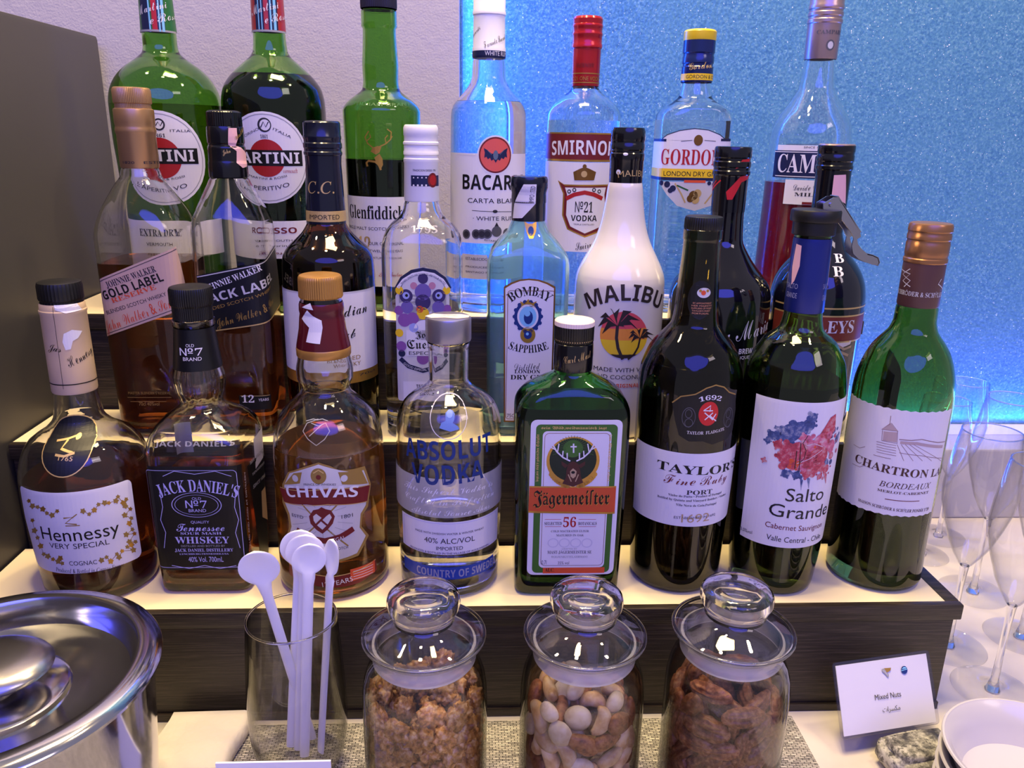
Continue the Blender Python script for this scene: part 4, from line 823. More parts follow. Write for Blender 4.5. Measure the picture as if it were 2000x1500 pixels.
   ('P','goldd',2,((-4.62,69.03),(-3.26,69.12),(-3.85,67.71),(-3.61,66.36),(-4.98,66.25),(-6.24,65.29),(-6.49,66.63),(-7.54,67.37),(-6.26,68.36),(-5.63,69.78))),
   ('L','goldd',1,0.39,((-8.51,68.76),(-5.23,67.6))),
   ('P','gold',2,((-0.55,70.87),(-0.16,70),(-1.1,69.7),(-1.8,68.87),(-2.21,69.73),(-3.06,70.06),(-2.35,70.91),(-2.16,71.95),(-1.32,71.62),(-0.38,71.91))),
   ('L','goldd',1,0.39,((-5.23,67.6),(-1.5,70.57))),
   ('P','goldd',2,((14.03,68.36),(13.41,67.13),(12.66,68.21),(11.52,68.51),(12.14,69.75),(12.05,71.17),(13.19,70.88),(14.26,71.43),(14.35,70.01),(15.1,68.92))),
   ('P','goldd',2,((16.15,65.73),(15.3,65.72),(15.55,66.73),(15.28,67.72),(16.12,67.73),(16.8,68.35),(17.08,67.36),(17.77,66.74),(17.09,66.12),(16.84,65.12))),
   ('L','goldd',1,0.39,((13.28,69.45),(16.4,66.74))),
   ('P','gold',2,((18.43,68.56),(17.79,69.78),(18.91,70.14),(19.63,71.23),(20.28,70.01),(21.38,69.44),(20.66,68.35),(20.61,66.91),(19.52,67.47),(18.39,67.12))),
   ('L','goldd',1,0.4,((16.4,66.74),(19.56,68.91))),
   ('P','goldd',2,((21.64,72.9),(21.97,73.83),(22.62,73.09),(23.47,72.92),(23.14,71.99),(23.32,70.96),(22.47,71.12),(21.74,70.65),(21.55,71.68),(20.91,72.41))),
   ('L','goldd',1,0.4,((19.56,68.91),(22.28,72.16))),
   ('P','goldd',2,((26.02,73.66),(27.21,73.75),(27.05,72.35),(27.6,70.99),(26.41,70.9),(25.57,69.98),(25.02,71.31),(23.96,72.07),(24.78,73.01),(24.96,74.41))),
   ('L','goldd',1,0.39,((22.28,72.16),(25.86,72.25))),
   ('P','gold',2,((29.01,71.86),(29.62,70.99),(28.8,70.68),(28.36,69.83),(27.76,70.69),(26.9,71.02),(27.33,71.88),(27.23,72.93),(28.1,72.61),(28.91,72.92))),
   ('L','goldd',1,0.39,((25.86,72.25),(28.2,71.55))),
   ('P','goldd',2,((33.69,70.52),(33.36,69.18),(32.28,70.18),(31.02,70.33),(31.33,71.68),(30.89,73.11),(32.14,72.97),(33.13,73.7),(33.61,72.26),(34.7,71.24))),
   ('L','goldd',1,0.39,((28.2,71.55),(32.6,71.53))),
   ('P','goldd',2,((34.2,72.78),(33.3,72.64),(33.3,73.69),(32.75,74.65),(33.64,74.8),(34.19,75.54),(34.75,74.58),(35.67,74.06),(35.12,73.33),(35.12,72.27))),
   ('L','goldd',1,0.39,((32.6,71.53),(34.2,73.84))),
   ('P','gold',2,((35.77,67.97),(34.75,69.13),(35.86,69.68),(36.35,70.93),(37.4,69.77),(38.78,69.34),(38.28,68.09),(38.63,66.58),(37.25,67),(36.11,66.47))),
   ('L','goldd',1,0.39,((34.2,73.84),(36.9,68.51))),
   ('P','goldd',2,((38.31,70.82),(38.42,71.85),(39.36,71.18),(40.37,71.13),(40.26,70.1),(40.78,69.03),(39.75,69.08),(39.06,68.47),(38.55,69.53),(37.64,70.2))),
   ('L','goldd',1,0.39,((36.9,68.51),(39.24,70.15))),
   ('P','goldd',2,((37.77,67.42),(39.01,67.76),(39.22,66.24),(40.21,64.91),(38.93,64.59),(38.26,63.44),(37.31,64.75),(35.98,65.33),(36.61,66.49),(36.42,67.99))),
   ('L','goldd',1,0.39,((39.24,70.15),(37.96,65.91))),
   ('P','gold',2,((41.94,62.87),(42.86,62.02),(42.05,61.54),(41.79,60.54),(40.85,61.38),(39.83,61.58),(40.07,62.59),(39.67,63.7),(40.72,63.52),(41.52,64))),
   ('L','goldd',1,0.4,((37.96,65.91),(41.11,62.39))),
   ('P','goldd',2,((38.06,58.91),(38.03,57.37),(36.74,58.15),(35.47,57.97),(35.44,59.5),(34.68,60.89),(35.94,61.1),(36.72,62.15),(37.55,60.75),(38.86,59.96))),
   ('L','goldd',1,0.4,((41.11,62.39),(36.75,59.69))),
   ('P','goldd',2,((41.08,54.42),(40.21,54.05),(39.93,55.23),(39.13,56.17),(40.04,56.55),(40.42,57.51),(41.25,56.57),(42.29,56.19),(41.9,55.23),(42.19,54.04))),
   ('L','goldd',1,0.4,((36.75,59.69),(40.86,55.61))),
   ('P','gold',2,((37.93,51.66),(36.68,52.64),(37.62,53.57),(37.76,55.08),(39.03,54.11),(40.44,54.03),(40.31,52.5),(41,50.91),(39.56,51),(38.58,50.1))),
   ('L','goldd',1,0.4,((40.86,55.61),(38.89,52.58))),
   ('P','goldd',2,((39.22,47.67),(39.07,48.86),(40.06,48.37),(41.09,48.59),(41.18,47.39),(41.94,46.31),(40.98,46.09),(40.46,45.21),(39.71,46.27),(38.72,46.78))),
   ('L','goldd',1,0.4,((38.89,52.58),(40.22,47.16))),
   ('P','goldd',2,((35.06,46.94),(36.11,47.72),(36.6,46.12),(37.79,44.97),(36.71,44.2),(36.41,42.74),(35.24,43.86),(33.89,44.06),(34.25,45.54),(33.72,47.12))),
   ('L','goldd',1,0.4,((40.22,47.16),(35.53,45.34))),
   ('P','gold',2,((41.8,44.26),(42.94,43.57),(42.28,42.81),(42.32,41.62),(41.2,42.3),(40.17,42.23),(40.13,43.41),(39.56,44.54),(40.56,44.63),(41.11,45.4))),
   ('L','goldd',1,0.4,((35.53,45.34),(41.15,43.49))),
   ('P','goldd',2,((38.17,38.76),(38.55,37.1),(37.15,37.57),(35.96,36.99),(35.6,38.63),(34.52,39.89),(35.68,40.5),(36.13,41.88),(37.25,40.6),(38.63,40.13))),
   ('L','goldd',1,0.4,((41.15,43.49),(36.72,39.22))),
   ('P','goldd',2,((41.55,35.96),(40.79,35.31),(40.28,36.51),(39.23,37.29),(39.96,37.95),(40.05,39.09),(41.04,38.31),(42.14,38.21),(42.06,37.07),(42.67,35.85))),
   ('L','goldd',1,0.4,((36.72,39.22),(40.96,37.17))),
   ('P','gold',2,((37.11,35.07),(35.75,35.71),(36.36,36.98),(36.16,38.62),(37.52,38),(38.77,38.36),(39.07,36.7),(40.09,35.23),(38.8,34.89),(38.16,33.64))),
   ('L','goldd',1,0.4,((40.96,37.17),(37.73,36.34))),
   ('P','goldd',2,((33.83,36.24),(33.43,37.4),(34.41,37.29),(35.17,37.88),(35.59,36.71),(36.45,35.88),(35.67,35.3),(35.47,34.22),(34.62,35.03),(33.63,35.15))),
   ('L','goldd',1,0.4,((37.73,36.34),(34.82,36.12))),
   ('P','goldd',2,((37.62,33.46),(38.48,34.57),(39.37,33.02),(40.82,32.11),(40.01,31.01),(40.06,29.35),(38.62,30.25),(37.28,30.09),(37.23,31.74),(36.31,33.26))),
   ('L','goldd',1,0.4,((34.82,36.12),(38.57,31.91))),
   ('P','gold',2,((31.5,35.59),(32.41,35.36),(32.1,34.33),(32.38,33.15),(31.42,33.38),(30.67,32.88),(30.39,34.05),(29.66,34.89),(30.39,35.41),(30.7,36.44))),
   ('L','goldd',1,0.4,((38.57,31.91),(31.19,34.56))),
   ('P','goldd',2,((29.88,30.98),(30.52,29.47),(29.28,29.34),(28.45,28.28),(27.82,29.77),(26.68,30.57),(27.48,31.66),(27.56,33.23),(28.71,32.42),(30,32.56))),
   ('L','goldd',1,0.4,((31.19,34.56),(28.64,30.84))),
   ('P','goldd',2,((28.43,32.67),(28.03,31.69),(27.38,32.6),(26.47,32.9),(26.86,33.88),(26.7,35.04),(27.61,34.75),(28.4,35.16),(28.57,34),(29.22,33.07))),
   ('L','goldd',1,0.4,((28.64,30.84),(27.78,33.58))),
   ('P','gold',2,((23.15,28.13),(21.95,28.07),(22.21,29.6),(21.7,31.09),(22.9,31.16),(23.8,32.14),(24.33,30.64),(25.39,29.72),(24.48,28.76),(24.21,27.22))),
   ('L','goldd',1,0.4,((27.78,33.58),(23.42,29.66))),
   ('P','goldd',2,((20.71,33.1),(20.17,34.02),(20.97,34.39),(21.44,35.31),(21.99,34.39),(22.85,34.02),(22.37,33.1),(22.42,31.95),(21.56,32.31),(20.76,31.95))),
   ('L','goldd',1,0.4,((23.42,29.66),(21.51,33.46))),
   ('P','goldd',2,((17.36,33.03),(17.75,34.5),(18.71,33.56),(19.9,33.5),(19.51,32.02),(19.89,30.51),(18.69,30.56),(17.71,29.67),(17.34,31.18),(16.39,32.12))),
   ('L','goldd',1,0.4,((21.51,33.46),(18.31,32.08))),
   ('P','gold',2,((-21.9,62.4),(-20.28,63.26),(-20.38,62.17),(-19.54,61.58),(-21.12,60.73),(-22.25,59.46),(-23.22,60),(-25.07,59.67),(-23.75,61.02),(-23.6,62.14))),
   ('P','goldd',2,((-20.15,55.3),(-18.6,54.87),(-20.58,53.36),(-21.75,51.54),(-23.58,51.83),(-26.6,50.75),(-25.09,52.77),(-25.5,54.08),(-22.71,55.04),(-20.54,56.62))),
   ('L','goldd',1,0.4,((-22.03,61.28),(-22.34,53.71))),
   ('P','goldd',2,((-19.35,48.82),(-19.74,47.58),(-21.23,47.51),(-23.13,46.58),(-22.66,47.87),(-23.43,48.56),(-21.48,49.49),(-20.18,50.79),(-19.51,50.05),(-18.14,50.05))),
   ('L','goldd',1,0.4,((-22.34,53.71),(-20.81,48.77))),
   ('P','gold',2,((-19.55,41.4),(-21.87,39.87),(-21.95,41.36),(-23.64,41.83),(-21.1,43.48),(-19.74,45.33),(-18.38,44.72),(-16.36,45.12),(-17.5,43.38),(-17.45,41.88))),
   ('L','goldd',1,0.4,((-20.81,48.77),(-19.64,42.9))),
   ('P','goldd',2,((-19.8,35.8),(-21.22,35.86),(-19.76,37.14),(-19.19,38.43),(-17.91,38.31),(-16.4,38.92),(-16.88,37.66),(-16.44,36.78),(-17.96,36.15),(-19.3,34.94))),
   ('L','goldd',1,0.4,((-19.64,42.9),(-18.43,37.03))),
   ('P','goldd',2,((-16.8,36.14),(-16.66,37.74),(-14.82,37.9),(-13.03,38.96),(-13.13,37.39),(-12.19,36.44),(-13.94,35.4),(-15.18,33.73),(-16.24,34.61),(-18.16,34.38))),
   ('L','goldd',1,0.4,((-18.43,37.03),(-14.95,36.31))),
   ('P','gold',2,((-11.46,35.71),(-10.39,36.63),(-10.16,35.62),(-9.28,35.16),(-10.32,34.25),(-10.84,33.05),(-11.74,33.48),(-13.02,33.14),(-12.47,34.36),(-12.71,35.37))),
   ('L','goldd',1,0.4,((-14.95,36.31),(-11.23,34.69))),
   ('P','goldd',2,((-6.57,35.05),(-5.27,34.73),(-6.32,33.33),(-6.6,31.73),(-7.95,32.01),(-9.53,31.26),(-9.25,32.88),(-9.96,34.03),(-8.37,34.79),(-7.24,36.22))),
   ('L','goldd',1,0.4,((-11.23,34.69),(-7.68,33.63))),
   ('P','goldd',2,((-4.07,32.35),(-3.99,31.26),(-5.02,31.21),(-6.01,30.47),(-6.11,31.57),(-6.82,32.2),(-5.81,32.95),(-5.25,34.08),(-4.55,33.43),(-3.54,33.47))),
   ('L','goldd',1,0.4,((-7.68,33.63),(-5.1,32.31))),
   ('P','gold',2,((-5.26,34.82),(-6.45,33.52),(-6.95,34.82),(-8.21,35.28),(-7,36.61),(-6.55,38.22),(-5.33,37.73),(-3.89,38.18),(-4.29,36.6),(-3.81,35.29))),
   ('L','goldd',1,0.4,((-5.1,32.31),(-5.75,36.13))),
  ]),
 ]),
'jack':dict(pos=(-0.1805, 0.5119, 0.0862),kn=[(0.0, 29.86, 29.86, 9), (5.5, 30.34, 30.34, 9), (84.5, 31.39, 31.39, 9), (100.3, 31.51, 31.51, 9), (107.7, 30.27, 30.27, 7), (114.3, 27.57, 27.57, 4.5), (119.4, 23.31, 23.31, 3), (123.0, 18.52, 18.52, 2.4), (126.7, 14.04, 14.04, 2.1), (129.5, 13.52, 13.52, 2.0), (136.7, 15.69, 15.69, 2.0), (144.9, 16.72, 16.72, 2.0), (153.0, 14.92, 14.92, 2.0), (179.2, 12.23, 12.23, 2.0), (180.6, 13.15, 13.15, 2.0), (184.0, 13.12, 13.12, 2.0), (184.7, 11.11, 11.11, 2.0), (199.8, 10.1, 10.1, 2.0)],lvl=75.0,
 parts=[('neck_label', ((152.29, 15.4), (153.35, 15.39), (160.67, 14.39), (174.47, 13.04), (179.24, 12.69)), 'navyk2', {}), ('cap', ((184.33, 12.35), (192.75, 12.45), (193.75, 13.21), (194.75, 13.51), (203.07, 13.45), (204.72, 12.82)), 'capblack', {'kn': 60})],
 labels=[
  ('neck_print','neck_label',[
   ('T','paper',1,'OLD',-1.67,168.4,3.39,168.4,1.97,0),
   ('T','paper',1,'№𝟕',-6.24,162.8,8.26,162.8,4.61,0),
   ('T','paper',1,'BRAND',-4.1,159.5,7.43,159.5,2.3,0),
  ]),
  ('embossed_name',None,[
   ('T','glassw',0,'𝗝𝗔𝗖𝗞 𝗗𝗔𝗡𝗜𝗘𝗟’𝗦',-21.93,107.21,28.27,107.21,3.14,0),
  ]),
  ('front_label',None,[
   ('P','blackp',0,((-28.54,18.25),(32.06,18.25),(32.06,93.87),(-28.54,93.87))),
   ('L','lav',1,0.35,((25.04,20.21),(26.19,20.43),(27.16,21.08),(27.81,22.06),(28.04,23.21),(28.04,88),(27.81,89.15),(27.16,90.12),(26.19,90.77),(25.04,91),(-27.47,91),(-28.61,90.77),(-29.59,90.12),(-30.24,89.15),(-30.47,88),(-30.47,23.21),(-30.24,22.06),(-29.59,21.08),(-28.61,20.43),(-27.47,20.21),(25.04,20.21))),
   ('T','lav',2,"𝐉𝐀𝐂𝐊 𝐃𝐀𝐍𝐈𝐄𝐋'𝐒",-22.13,72.5,26.76,71.21,8.43,4.35),
   ('C','lav',2,0.86,66.6,16.1,8.98,15.6),
   ('C','lav',2,0.86,66.6,14.09,7.26,13.76),
   ('T','lav',2,'OLD',-1.72,70.28,4.18,70.28,1.84,0),
   ('T','lav',2,'№𝟕',-6.27,64.38,7.54,64.38,5.17,0),
   ('T','lav',2,'BRAND',-4.6,61.41,6.6,61.41,2.23,0),
   ('T','lav',2,'QUALITY',-4.13,53.19,7.79,53.19,1.87,0),
   ('T','lav',2,'𝓣𝓮𝓷𝓷𝓮𝓼𝓼𝓮𝓮',-13.99,47.54,17.22,47.54,6.03,0),
   ('T','lav',2,'𝐒𝐎𝐔𝐑 𝐌𝐀𝐒𝐇',-11.62,44.89,14.98,44.89,1.89,0),
   ('T','lav',2,'𝐖𝐇𝐈𝐒𝐊𝐄𝐘',-15.66,38.4,19.72,38.4,4.96,0),
   ('T','grey',2,'DISTILLED AND BOTTLED BY',-12.28,35.72,16.48,35.72,1.53,0),
   ('T','lav',2,'𝐉𝐀𝐂𝐊 𝐃𝐀𝐍𝐈𝐄𝐋 𝐃𝐈𝐒𝐓𝐈𝐋𝐋𝐄𝐑𝐘',-16.66,32.25,21.5,32.25,2.31,0),
   ('T','lav',2,'𝐋𝐘𝐍𝐂𝐇𝐁𝐔𝐑𝐆,𝐓𝐄𝐍𝐍𝐄𝐒𝐒𝐄𝐄,𝐔𝐒𝐀',-13.91,29.93,18.3,29.93,1.16,0),
   ('T','lav',2,'40% Vol. 700mL',-8.46,24.48,14.43,24.48,3.89,0),
   ('L','lav',2,0.4,((-21.7,76.16),(-20.98,65.17),(-23.43,55.81),(-21.11,46.49),(-23.49,34.98))),
   ('L','lav',2,0.4,((26.5,75.67),(24.95,64.77),(26.72,55.19),(24.03,46.07),(25.96,34.34))),
   ('L','lav',2,0.4,((-18.47,87.07),(-10.95,90.66),(1.76,88.48),(14.95,90.61),(24.91,86.78))),
   ('L','lav',2,0.41,((-19.87,21.91),(-8.67,19.5),(1.69,21.76),(11.59,19.31),(22.56,21.44))),
  ]),
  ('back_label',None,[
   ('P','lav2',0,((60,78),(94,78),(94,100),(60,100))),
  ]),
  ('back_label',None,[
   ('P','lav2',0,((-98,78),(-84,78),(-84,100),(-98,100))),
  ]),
  ('side_label',None,[
   ('P','blackp',0,((40.97,88.48),(82.57,82.48),(76.41,2.51),(58.08,0.07))),
   ('T','grey',2,'DISTILLED AND AGED AT DISTILLERY',34.49,24.76,36.25,86.85,1.77,0),
   ('T','grey',2,'𝗠𝗥. 𝗝𝗔𝗖𝗞’𝗦',47.85,86.26,83.23,82.22,2.43,0),
   ('T','grey',2,'𝗧𝗘𝗡𝗡𝗘𝗦𝗦𝗘𝗘',50.38,76.84,82.88,72.39,1.74,0),
   ('T','grey',2,'𝗦𝗜𝗡𝗖𝗘 𝟭𝟴𝟲𝟲',50.31,67.32,82.4,62.54,2.45,0),
   ('P','tan',1,((69.23,56.5),(79.9,55.56),(80.56,34.62),(79.93,28.64),(66.82,37.45))),
  ]),
 ]),
'chivas':dict(pos=(-0.0971, 0.5073, 0.0862),kn=[(0.0, 36.91, 36.91, 2.0), (3.4, 37.73, 37.73, 2.0), (47.7, 37.52, 37.52, 2.0), (93.9, 36.74, 36.74, 2.0), (105.0, 36.01, 36.01, 2.0), (116.4, 33.12, 33.12, 2.0), (125.2, 28.31, 28.31, 2.0), (131.3, 22.58, 22.58, 2.0), (136.0, 16.89, 16.89, 2.0), (139.5, 15.54, 15.54, 2.0), (146.6, 18.11, 18.11, 2.0), (151.9, 18.38, 18.38, 2.0), (161.4, 16.82, 16.82, 2.0), (167.6, 16.59, 16.59, 2.0), (179.6, 14.22, 14.22, 2.0), (196.4, 13.44, 13.44, 2.0), (199.8, 12.78, 12.78, 2.0), (211.3, 11.11, 11.11, 2.0)],lvl=102.4,
 parts=[('gold_band', ((161.7, 17.14), (162.39, 17.46), (166.89, 17.58), (167.58, 17.24)), 'capgold2', {}), ('capsule', ((167.58, 17.24), (168.62, 17.23), (179.58, 15.03), (187.03, 14.32), (189.72, 13.82), (191.74, 14.28), (195.76, 14.09), (197.09, 13.6)), 'capmaroon', {}), ('cap', ((199.75, 13.42), (200.75, 14.05), (211.31, 13.81), (212.95, 13.64), (213.93, 12.99)), 'capgold2', {'kn': 60})],
 labels=[
  ('tax_stamp','capsule',[
   ('P','paperb',0,((-6.82,193.69),(-2.78,190.02),(2.27,187.53),(2.77,183),(0.96,172.84),(-8.4,173.54),(-5.87,182.74),(-12.18,187.66))),
   ('P','paperb',0,((-11.46,195.03),(-4.41,198.35),(-2.49,194.02))),
  ]),
  ('embossed_crest',None,[
   ('L','glassw',0,0.49,((-0.48,126.62),(-7.65,124.14),(-10.18,119.43),(-6.48,114.95),(-1.2,111.45),(3.89,115.09),(6.92,119.7),(4.2,124.36),(-0.19,122.78),(-4.93,124.32))),
   ('L','glassw',0,0.49,((-5.82,116.82),(2.29,123.87))),
   ('L','glassw',0,0.49,((-8.47,125.18),(-3.7,126.54),(-1.08,126.08),(2.06,126.6),(5.42,125.4))),
  ]),
  ('front_label',None,[
   ('P','goldd',0,((-29.13,81.18),(-22.43,91.25),(-13.04,95.55),(-7.58,97.91),(-0.18,100.62),(7.04,97.93),(12.35,94.56),(21.84,93.43),(30.4,93.18),(35.18,78.95),(31.61,63.69),(27.21,59.67),(26.06,51.48),(31.54,43.03),(22.85,30.95),(5.52,28.97),(-7.99,29.59),(-21.48,35.51),(-28.46,43.43),(-24.34,52.31),(-25.62,60.43),(-30.58,67.99))),
   ('P','silverp',1,((-26.84,81.17),(-21.08,90.87),(-7.64,96.53),(-0.24,99.26),(6.98,96.56),(20.32,91.67),(29.42,90.63),(33.29,79.26),(29.97,65.76),(25.68,60.92),(24.49,51.24),(28.96,43.65),(21.83,33.19),(5.59,30.48),(-7.19,31.19),(-19.55,37.19),(-25.52,45.2),(-22.34,52.9),(-23.48,61.81),(-27.98,69.59))),
   ('P','goldd',2,((-26.79,81.54),(-17.59,91.62),(-11.35,93.35),(-13.32,85.33))),
   ('P','goldd',2,((11.66,93.26),(27.81,91.12),(32.42,80.3),(13.91,84.45))),
   ('C','silverp',3,-16.61,88.29,2.32,2.39,0),
   ('C','silverp',3,15.4,88.44,2.32,2.39,0),
   ('P','maroon',3,((-32.8,77.79),(-17.92,81.29),(-6.69,82.57),(4.76,82.31),(17.82,81.56),(34.21,78.93),(30.92,67.64),(17.33,69.77),(4.23,70.9),(-9.08,71.26),(-28.06,68.83))),
   ('L','goldp',4,0.5,((-32.06,78.05),(4.77,82.67),(34.21,78.93))),
   ('L','goldp',4,0.5,((-28.06,68.83),(4.26,71.62),(30.94,68.01))),
   ('T','paper',5,'𝗖𝗛𝗜𝗩𝗔𝗦',-23.93,73.75,23.55,73.75,7.47,3.01),
   ('C','goldd',2,-0.61,91.28,4.97,5.46,0),
   ('C','maroon',3,-0.64,90.58,1.66,1.71,0),
   ('L','goldp',3,0.66,((-3.78,93.3),(-0.41,95.47),(2.7,93.33))),
   ('T','ink',2,'PRINCE OF WHISKIES',-10.44,84.28,9.98,84.28,1.41,0.66),
   ('T','ink',2,'ESTD',-21.33,60.61,-12.22,60.61,2.2,0),
   ('T','ink',2,'1801',12.58,60.51,20.04,60.51,2.57,0),
   ('L','goldd',2,1,((-12.72,71.13),(16.06,40.08))),
   ('L','goldd',2,1.01,((10.72,71.33),(-18.75,41.92))),
   ('P','maroon',4,((-7.39,57.99),(-8.15,63.03),(-5.13,67.64),(-1.75,68.5),(0.29,69.95),(2.82,68.44),(6.01,67.52),(8.39,62.92),(6.86,57.96),(3.42,53.81),(0,50.97),(-3.85,53.84))),
   ('P','silverp',5,((-5.19,60.36),(-5.37,63.27),(-3.25,65.2),(0.55,61.97),(5.25,65.04),(6.42,62.4),(3.59,57.48),(0.15,53.92),(-3.66,57.52))),
   ('L','maroon',6,1.35,((-3.66,57.52),(3.97,65.49))),
   ('L','maroon',6,1.35,((-0.8,61.25),(3.56,56.75))),
   ('L','maroon',4,4.05,((-18,51.81),(-8.71,47.52),(1.38,45.75),(11.32,47.76),(20.07,51.8))),
   ('T','paper',5,'REGAL',4.66,44.36,14.52,45.75,2.61,0),
   ('T','ink',2,'BLENDED SCOTCH',-4,38.37,15.91,38.37,1.88,0),
   ('L','grey',2,0.27,((9.96,58.63),(19.81,55.76))),
   ('L','grey',2,0.27,((8,55.01),(15.77,51.01))),
   ('L','grey',2,0.27,((4.55,52.59),(8.82,48.2))),
   ('L','grey',2,0.27,((0.28,51.7),(0.29,47.26))),
   ('L','grey',2,0.27,((-4.05,52.47),(-8.58,48.05))),
   ('L','grey',2,0.27,((-7.58,54.78),(-16.44,50.52))),
   ('L','grey',2,0.27,((-9.52,58.35),(-21.32,54.91))),
   ('L','grey',2,0.27,((-9.38,62.59),(-21.1,61.2))),
   ('L','grey',2,0.27,((-7.21,66.65),(-15.94,68.01))),
   ('L','grey',2,0.27,((-3.57,69.58),(-8.04,73.11))),
   ('L','grey',2,0.27,((0.74,70.66),(0.71,74.97))),
   ('L','grey',2,0.27,((4.93,69.66),(9.08,73.21))),
   ('L','grey',2,0.27,((8.24,66.83),(15.9,68.41))),
   ('L','grey',2,0.27,((10.04,62.86),(19.84,62))),
  ]),
  ('lower_label',None,[
   ('P','maroon',0,((-27.65,23.87),(-12.16,21.35),(5.05,19.08),(22.39,19.93),(36.86,22.53),(38.06,14.05),(22.74,10.45),(4.65,10.61),(-11.94,12.91),(-27.99,15.2))),
   ('L','goldp',1,0.68,((-27.65,23.87),(-12.16,21.35),(5.05,19.08),(22.39,19.93),(36.86,22.53))),
   ('T','paper',2,'12 YEARS',-1.94,11.49,18.3,13.62,3.48,0),
   ('P','redo',1,((16.62,13.37),(35.89,13.37),(35.89,22.38),(16.62,22.38))),
   ('L','paperb',2,0.35,((18.73,20.3),(34.19,19.86))),
   ('L','paperb',2,0.35,((18.65,18.39),(34.1,17.94))),
   ('L','paperb',2,0.35,((18.57,16.48),(34.01,16.01))),
   ('L','paperb',2,0.35,((18.48,14.56),(33.92,14.08))),
  ]),
 ]),
'absolut':dict(pos=(-0.0157, 0.5059, 0.0862),kn=[(0.0, 34.21, 34.21, 2.0), (15.8, 34.89, 34.89, 2.0), (67.6, 36.05, 36.05, 2.0), (110.8, 35.38, 35.38, 2.0), (119.6, 34.52, 34.52, 2.0), (124.0, 33.24, 33.24, 2.0), (130.2, 30.23, 30.23, 2.0), (134.9, 25.57, 25.57, 2.0), (139.6, 18.37, 18.37, 2.0), (142.8, 14.6, 14.6, 2.0), (145.6, 13.06, 13.06, 2.0), (163.2, 13.26, 13.26, 2.0), (167.8, 13.23, 13.23, 2.0), (168.8, 13.89, 13.89, 2.0), (171.2, 13.87, 13.87, 2.0), (172.3, 12.36, 12.36, 2.0), (183.9, 11.28, 11.28, 2.0)],lvl=68.4,
 parts=[('cap', ((172.6, 14.69), (173.64, 15.02), (186.64, 14.91), (187.99, 14.4)), 'capsteel', {})],
 labels=[
  ('medallion',None,[
   ('C','lav2',1,0.75,128.68,12.03,12.73,11.54),
   ('P','bluep',1,((-5.06,123.2),(-3.77,126.27),(-1.16,127.52),(-1.24,131.96),(0.68,133.48),(3.3,133.19),(4.67,131.36),(4.33,128.02),(3.38,126.29),(6.67,124.33),(7.68,122.44),(2.1,121.15))),
   ('C','bluep2',2,1.38,131.44,1.95,2.34,0),
  ]),
  ('front_print',None,[
   ('T','blue',0,'𝗔𝗕𝗦𝗢𝗟𝗨𝗧',-30.58,100.54,31.95,103.82,12.42,0),
   ('T','blue',0,'𝗩𝗢𝗗𝗞𝗔',-24.91,83.91,25.23,86.54,13.11,0),
  ]),
  ('script_band',None,[
   ('P','frost',0,((-56.59,61.55),(56.59,61.55),(56.59,89.14),(-56.59,89.14))),
   ('T','paperb',1,'𝒯𝒽𝒾𝓈 𝒮𝓊𝓅ℯ𝓇𝒷 𝒱ℴ𝒹𝓀𝒶 𝒾𝓈',-33.12,78.39,34.01,78.39,4.68,0),
   ('T','paperb',1,'𝒞𝓇𝒶𝒻𝓉ℯ𝒹 𝒾𝓃 𝒫ℯ𝓇𝒻ℯ𝒸𝓉𝒾ℴ𝓃',-32.19,70.75,35.43,70.75,4.73,0),
   ('T','paperb',1,'𝒜𝒷𝓈ℴ𝓁𝓊𝓉 𝒮ℴ𝓊𝓇𝒸ℯ 𝒜𝒽𝓊𝓈',-25.99,63.01,30.89,63.01,4.43,0),
  ]),
  ('lower_label',None,[
   ('P','paperb',0,((-37.22,34.19),(42.31,34.19),(42.31,58.56),(-37.22,58.56))),
   ('L','lav',1,0.3,((37.45,35.36),(38.21,35.51),(38.86,35.94),(39.29,36.59),(39.45,37.36),(39.45,55.44),(39.29,56.21),(38.86,56.86),(38.21,57.29),(37.45,57.44),(-32.87,57.44),(-33.64,57.29),(-34.29,56.86),(-34.72,56.21),(-34.87,55.44),(-34.87,37.36),(-34.72,36.59),(-34.29,35.94),(-33.64,35.51),(-32.87,35.36),(37.45,35.36))),
   ('T','ink',2,'MADE WITH SWEDISH WATER & WINTER WHEAT',-23.13,49.17,25.64,49.17,1.51,0),
   ('T','ink',2,'40% ALC/VOL',-16.19,42.69,18.49,42.69,3.82,0),
   ('T','ink',2,'IMPORTED',-7.82,37.69,9.99,37.69,2.7,0),
   ('T','ink',2,'PRODUCED & BOTTLED IN THE VILLAGE OF AHUS,SWEDEN',-28.1,34.59,30.47,34.59,1.55,0),
  ]),
  ('back_label',None,[  # no real label: two pale translucent strips added to brighten this bottle
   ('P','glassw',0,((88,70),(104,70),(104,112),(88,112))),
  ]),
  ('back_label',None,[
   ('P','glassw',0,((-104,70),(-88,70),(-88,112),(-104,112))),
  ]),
  ('base_lettering',None,[
   ('P','bluep3',0,((-36.67,15.34),(36.67,15.34),(36.67,24.83),(-36.67,24.83))),
   ('T','glassw',1,'𝗖𝗢𝗨𝗡𝗧𝗥𝗬 𝗢𝗙 𝗦𝗪𝗘𝗗𝗘𝗡',-22.72,17.07,39.81,17.07,5.54,0),
  ]),
 ]),
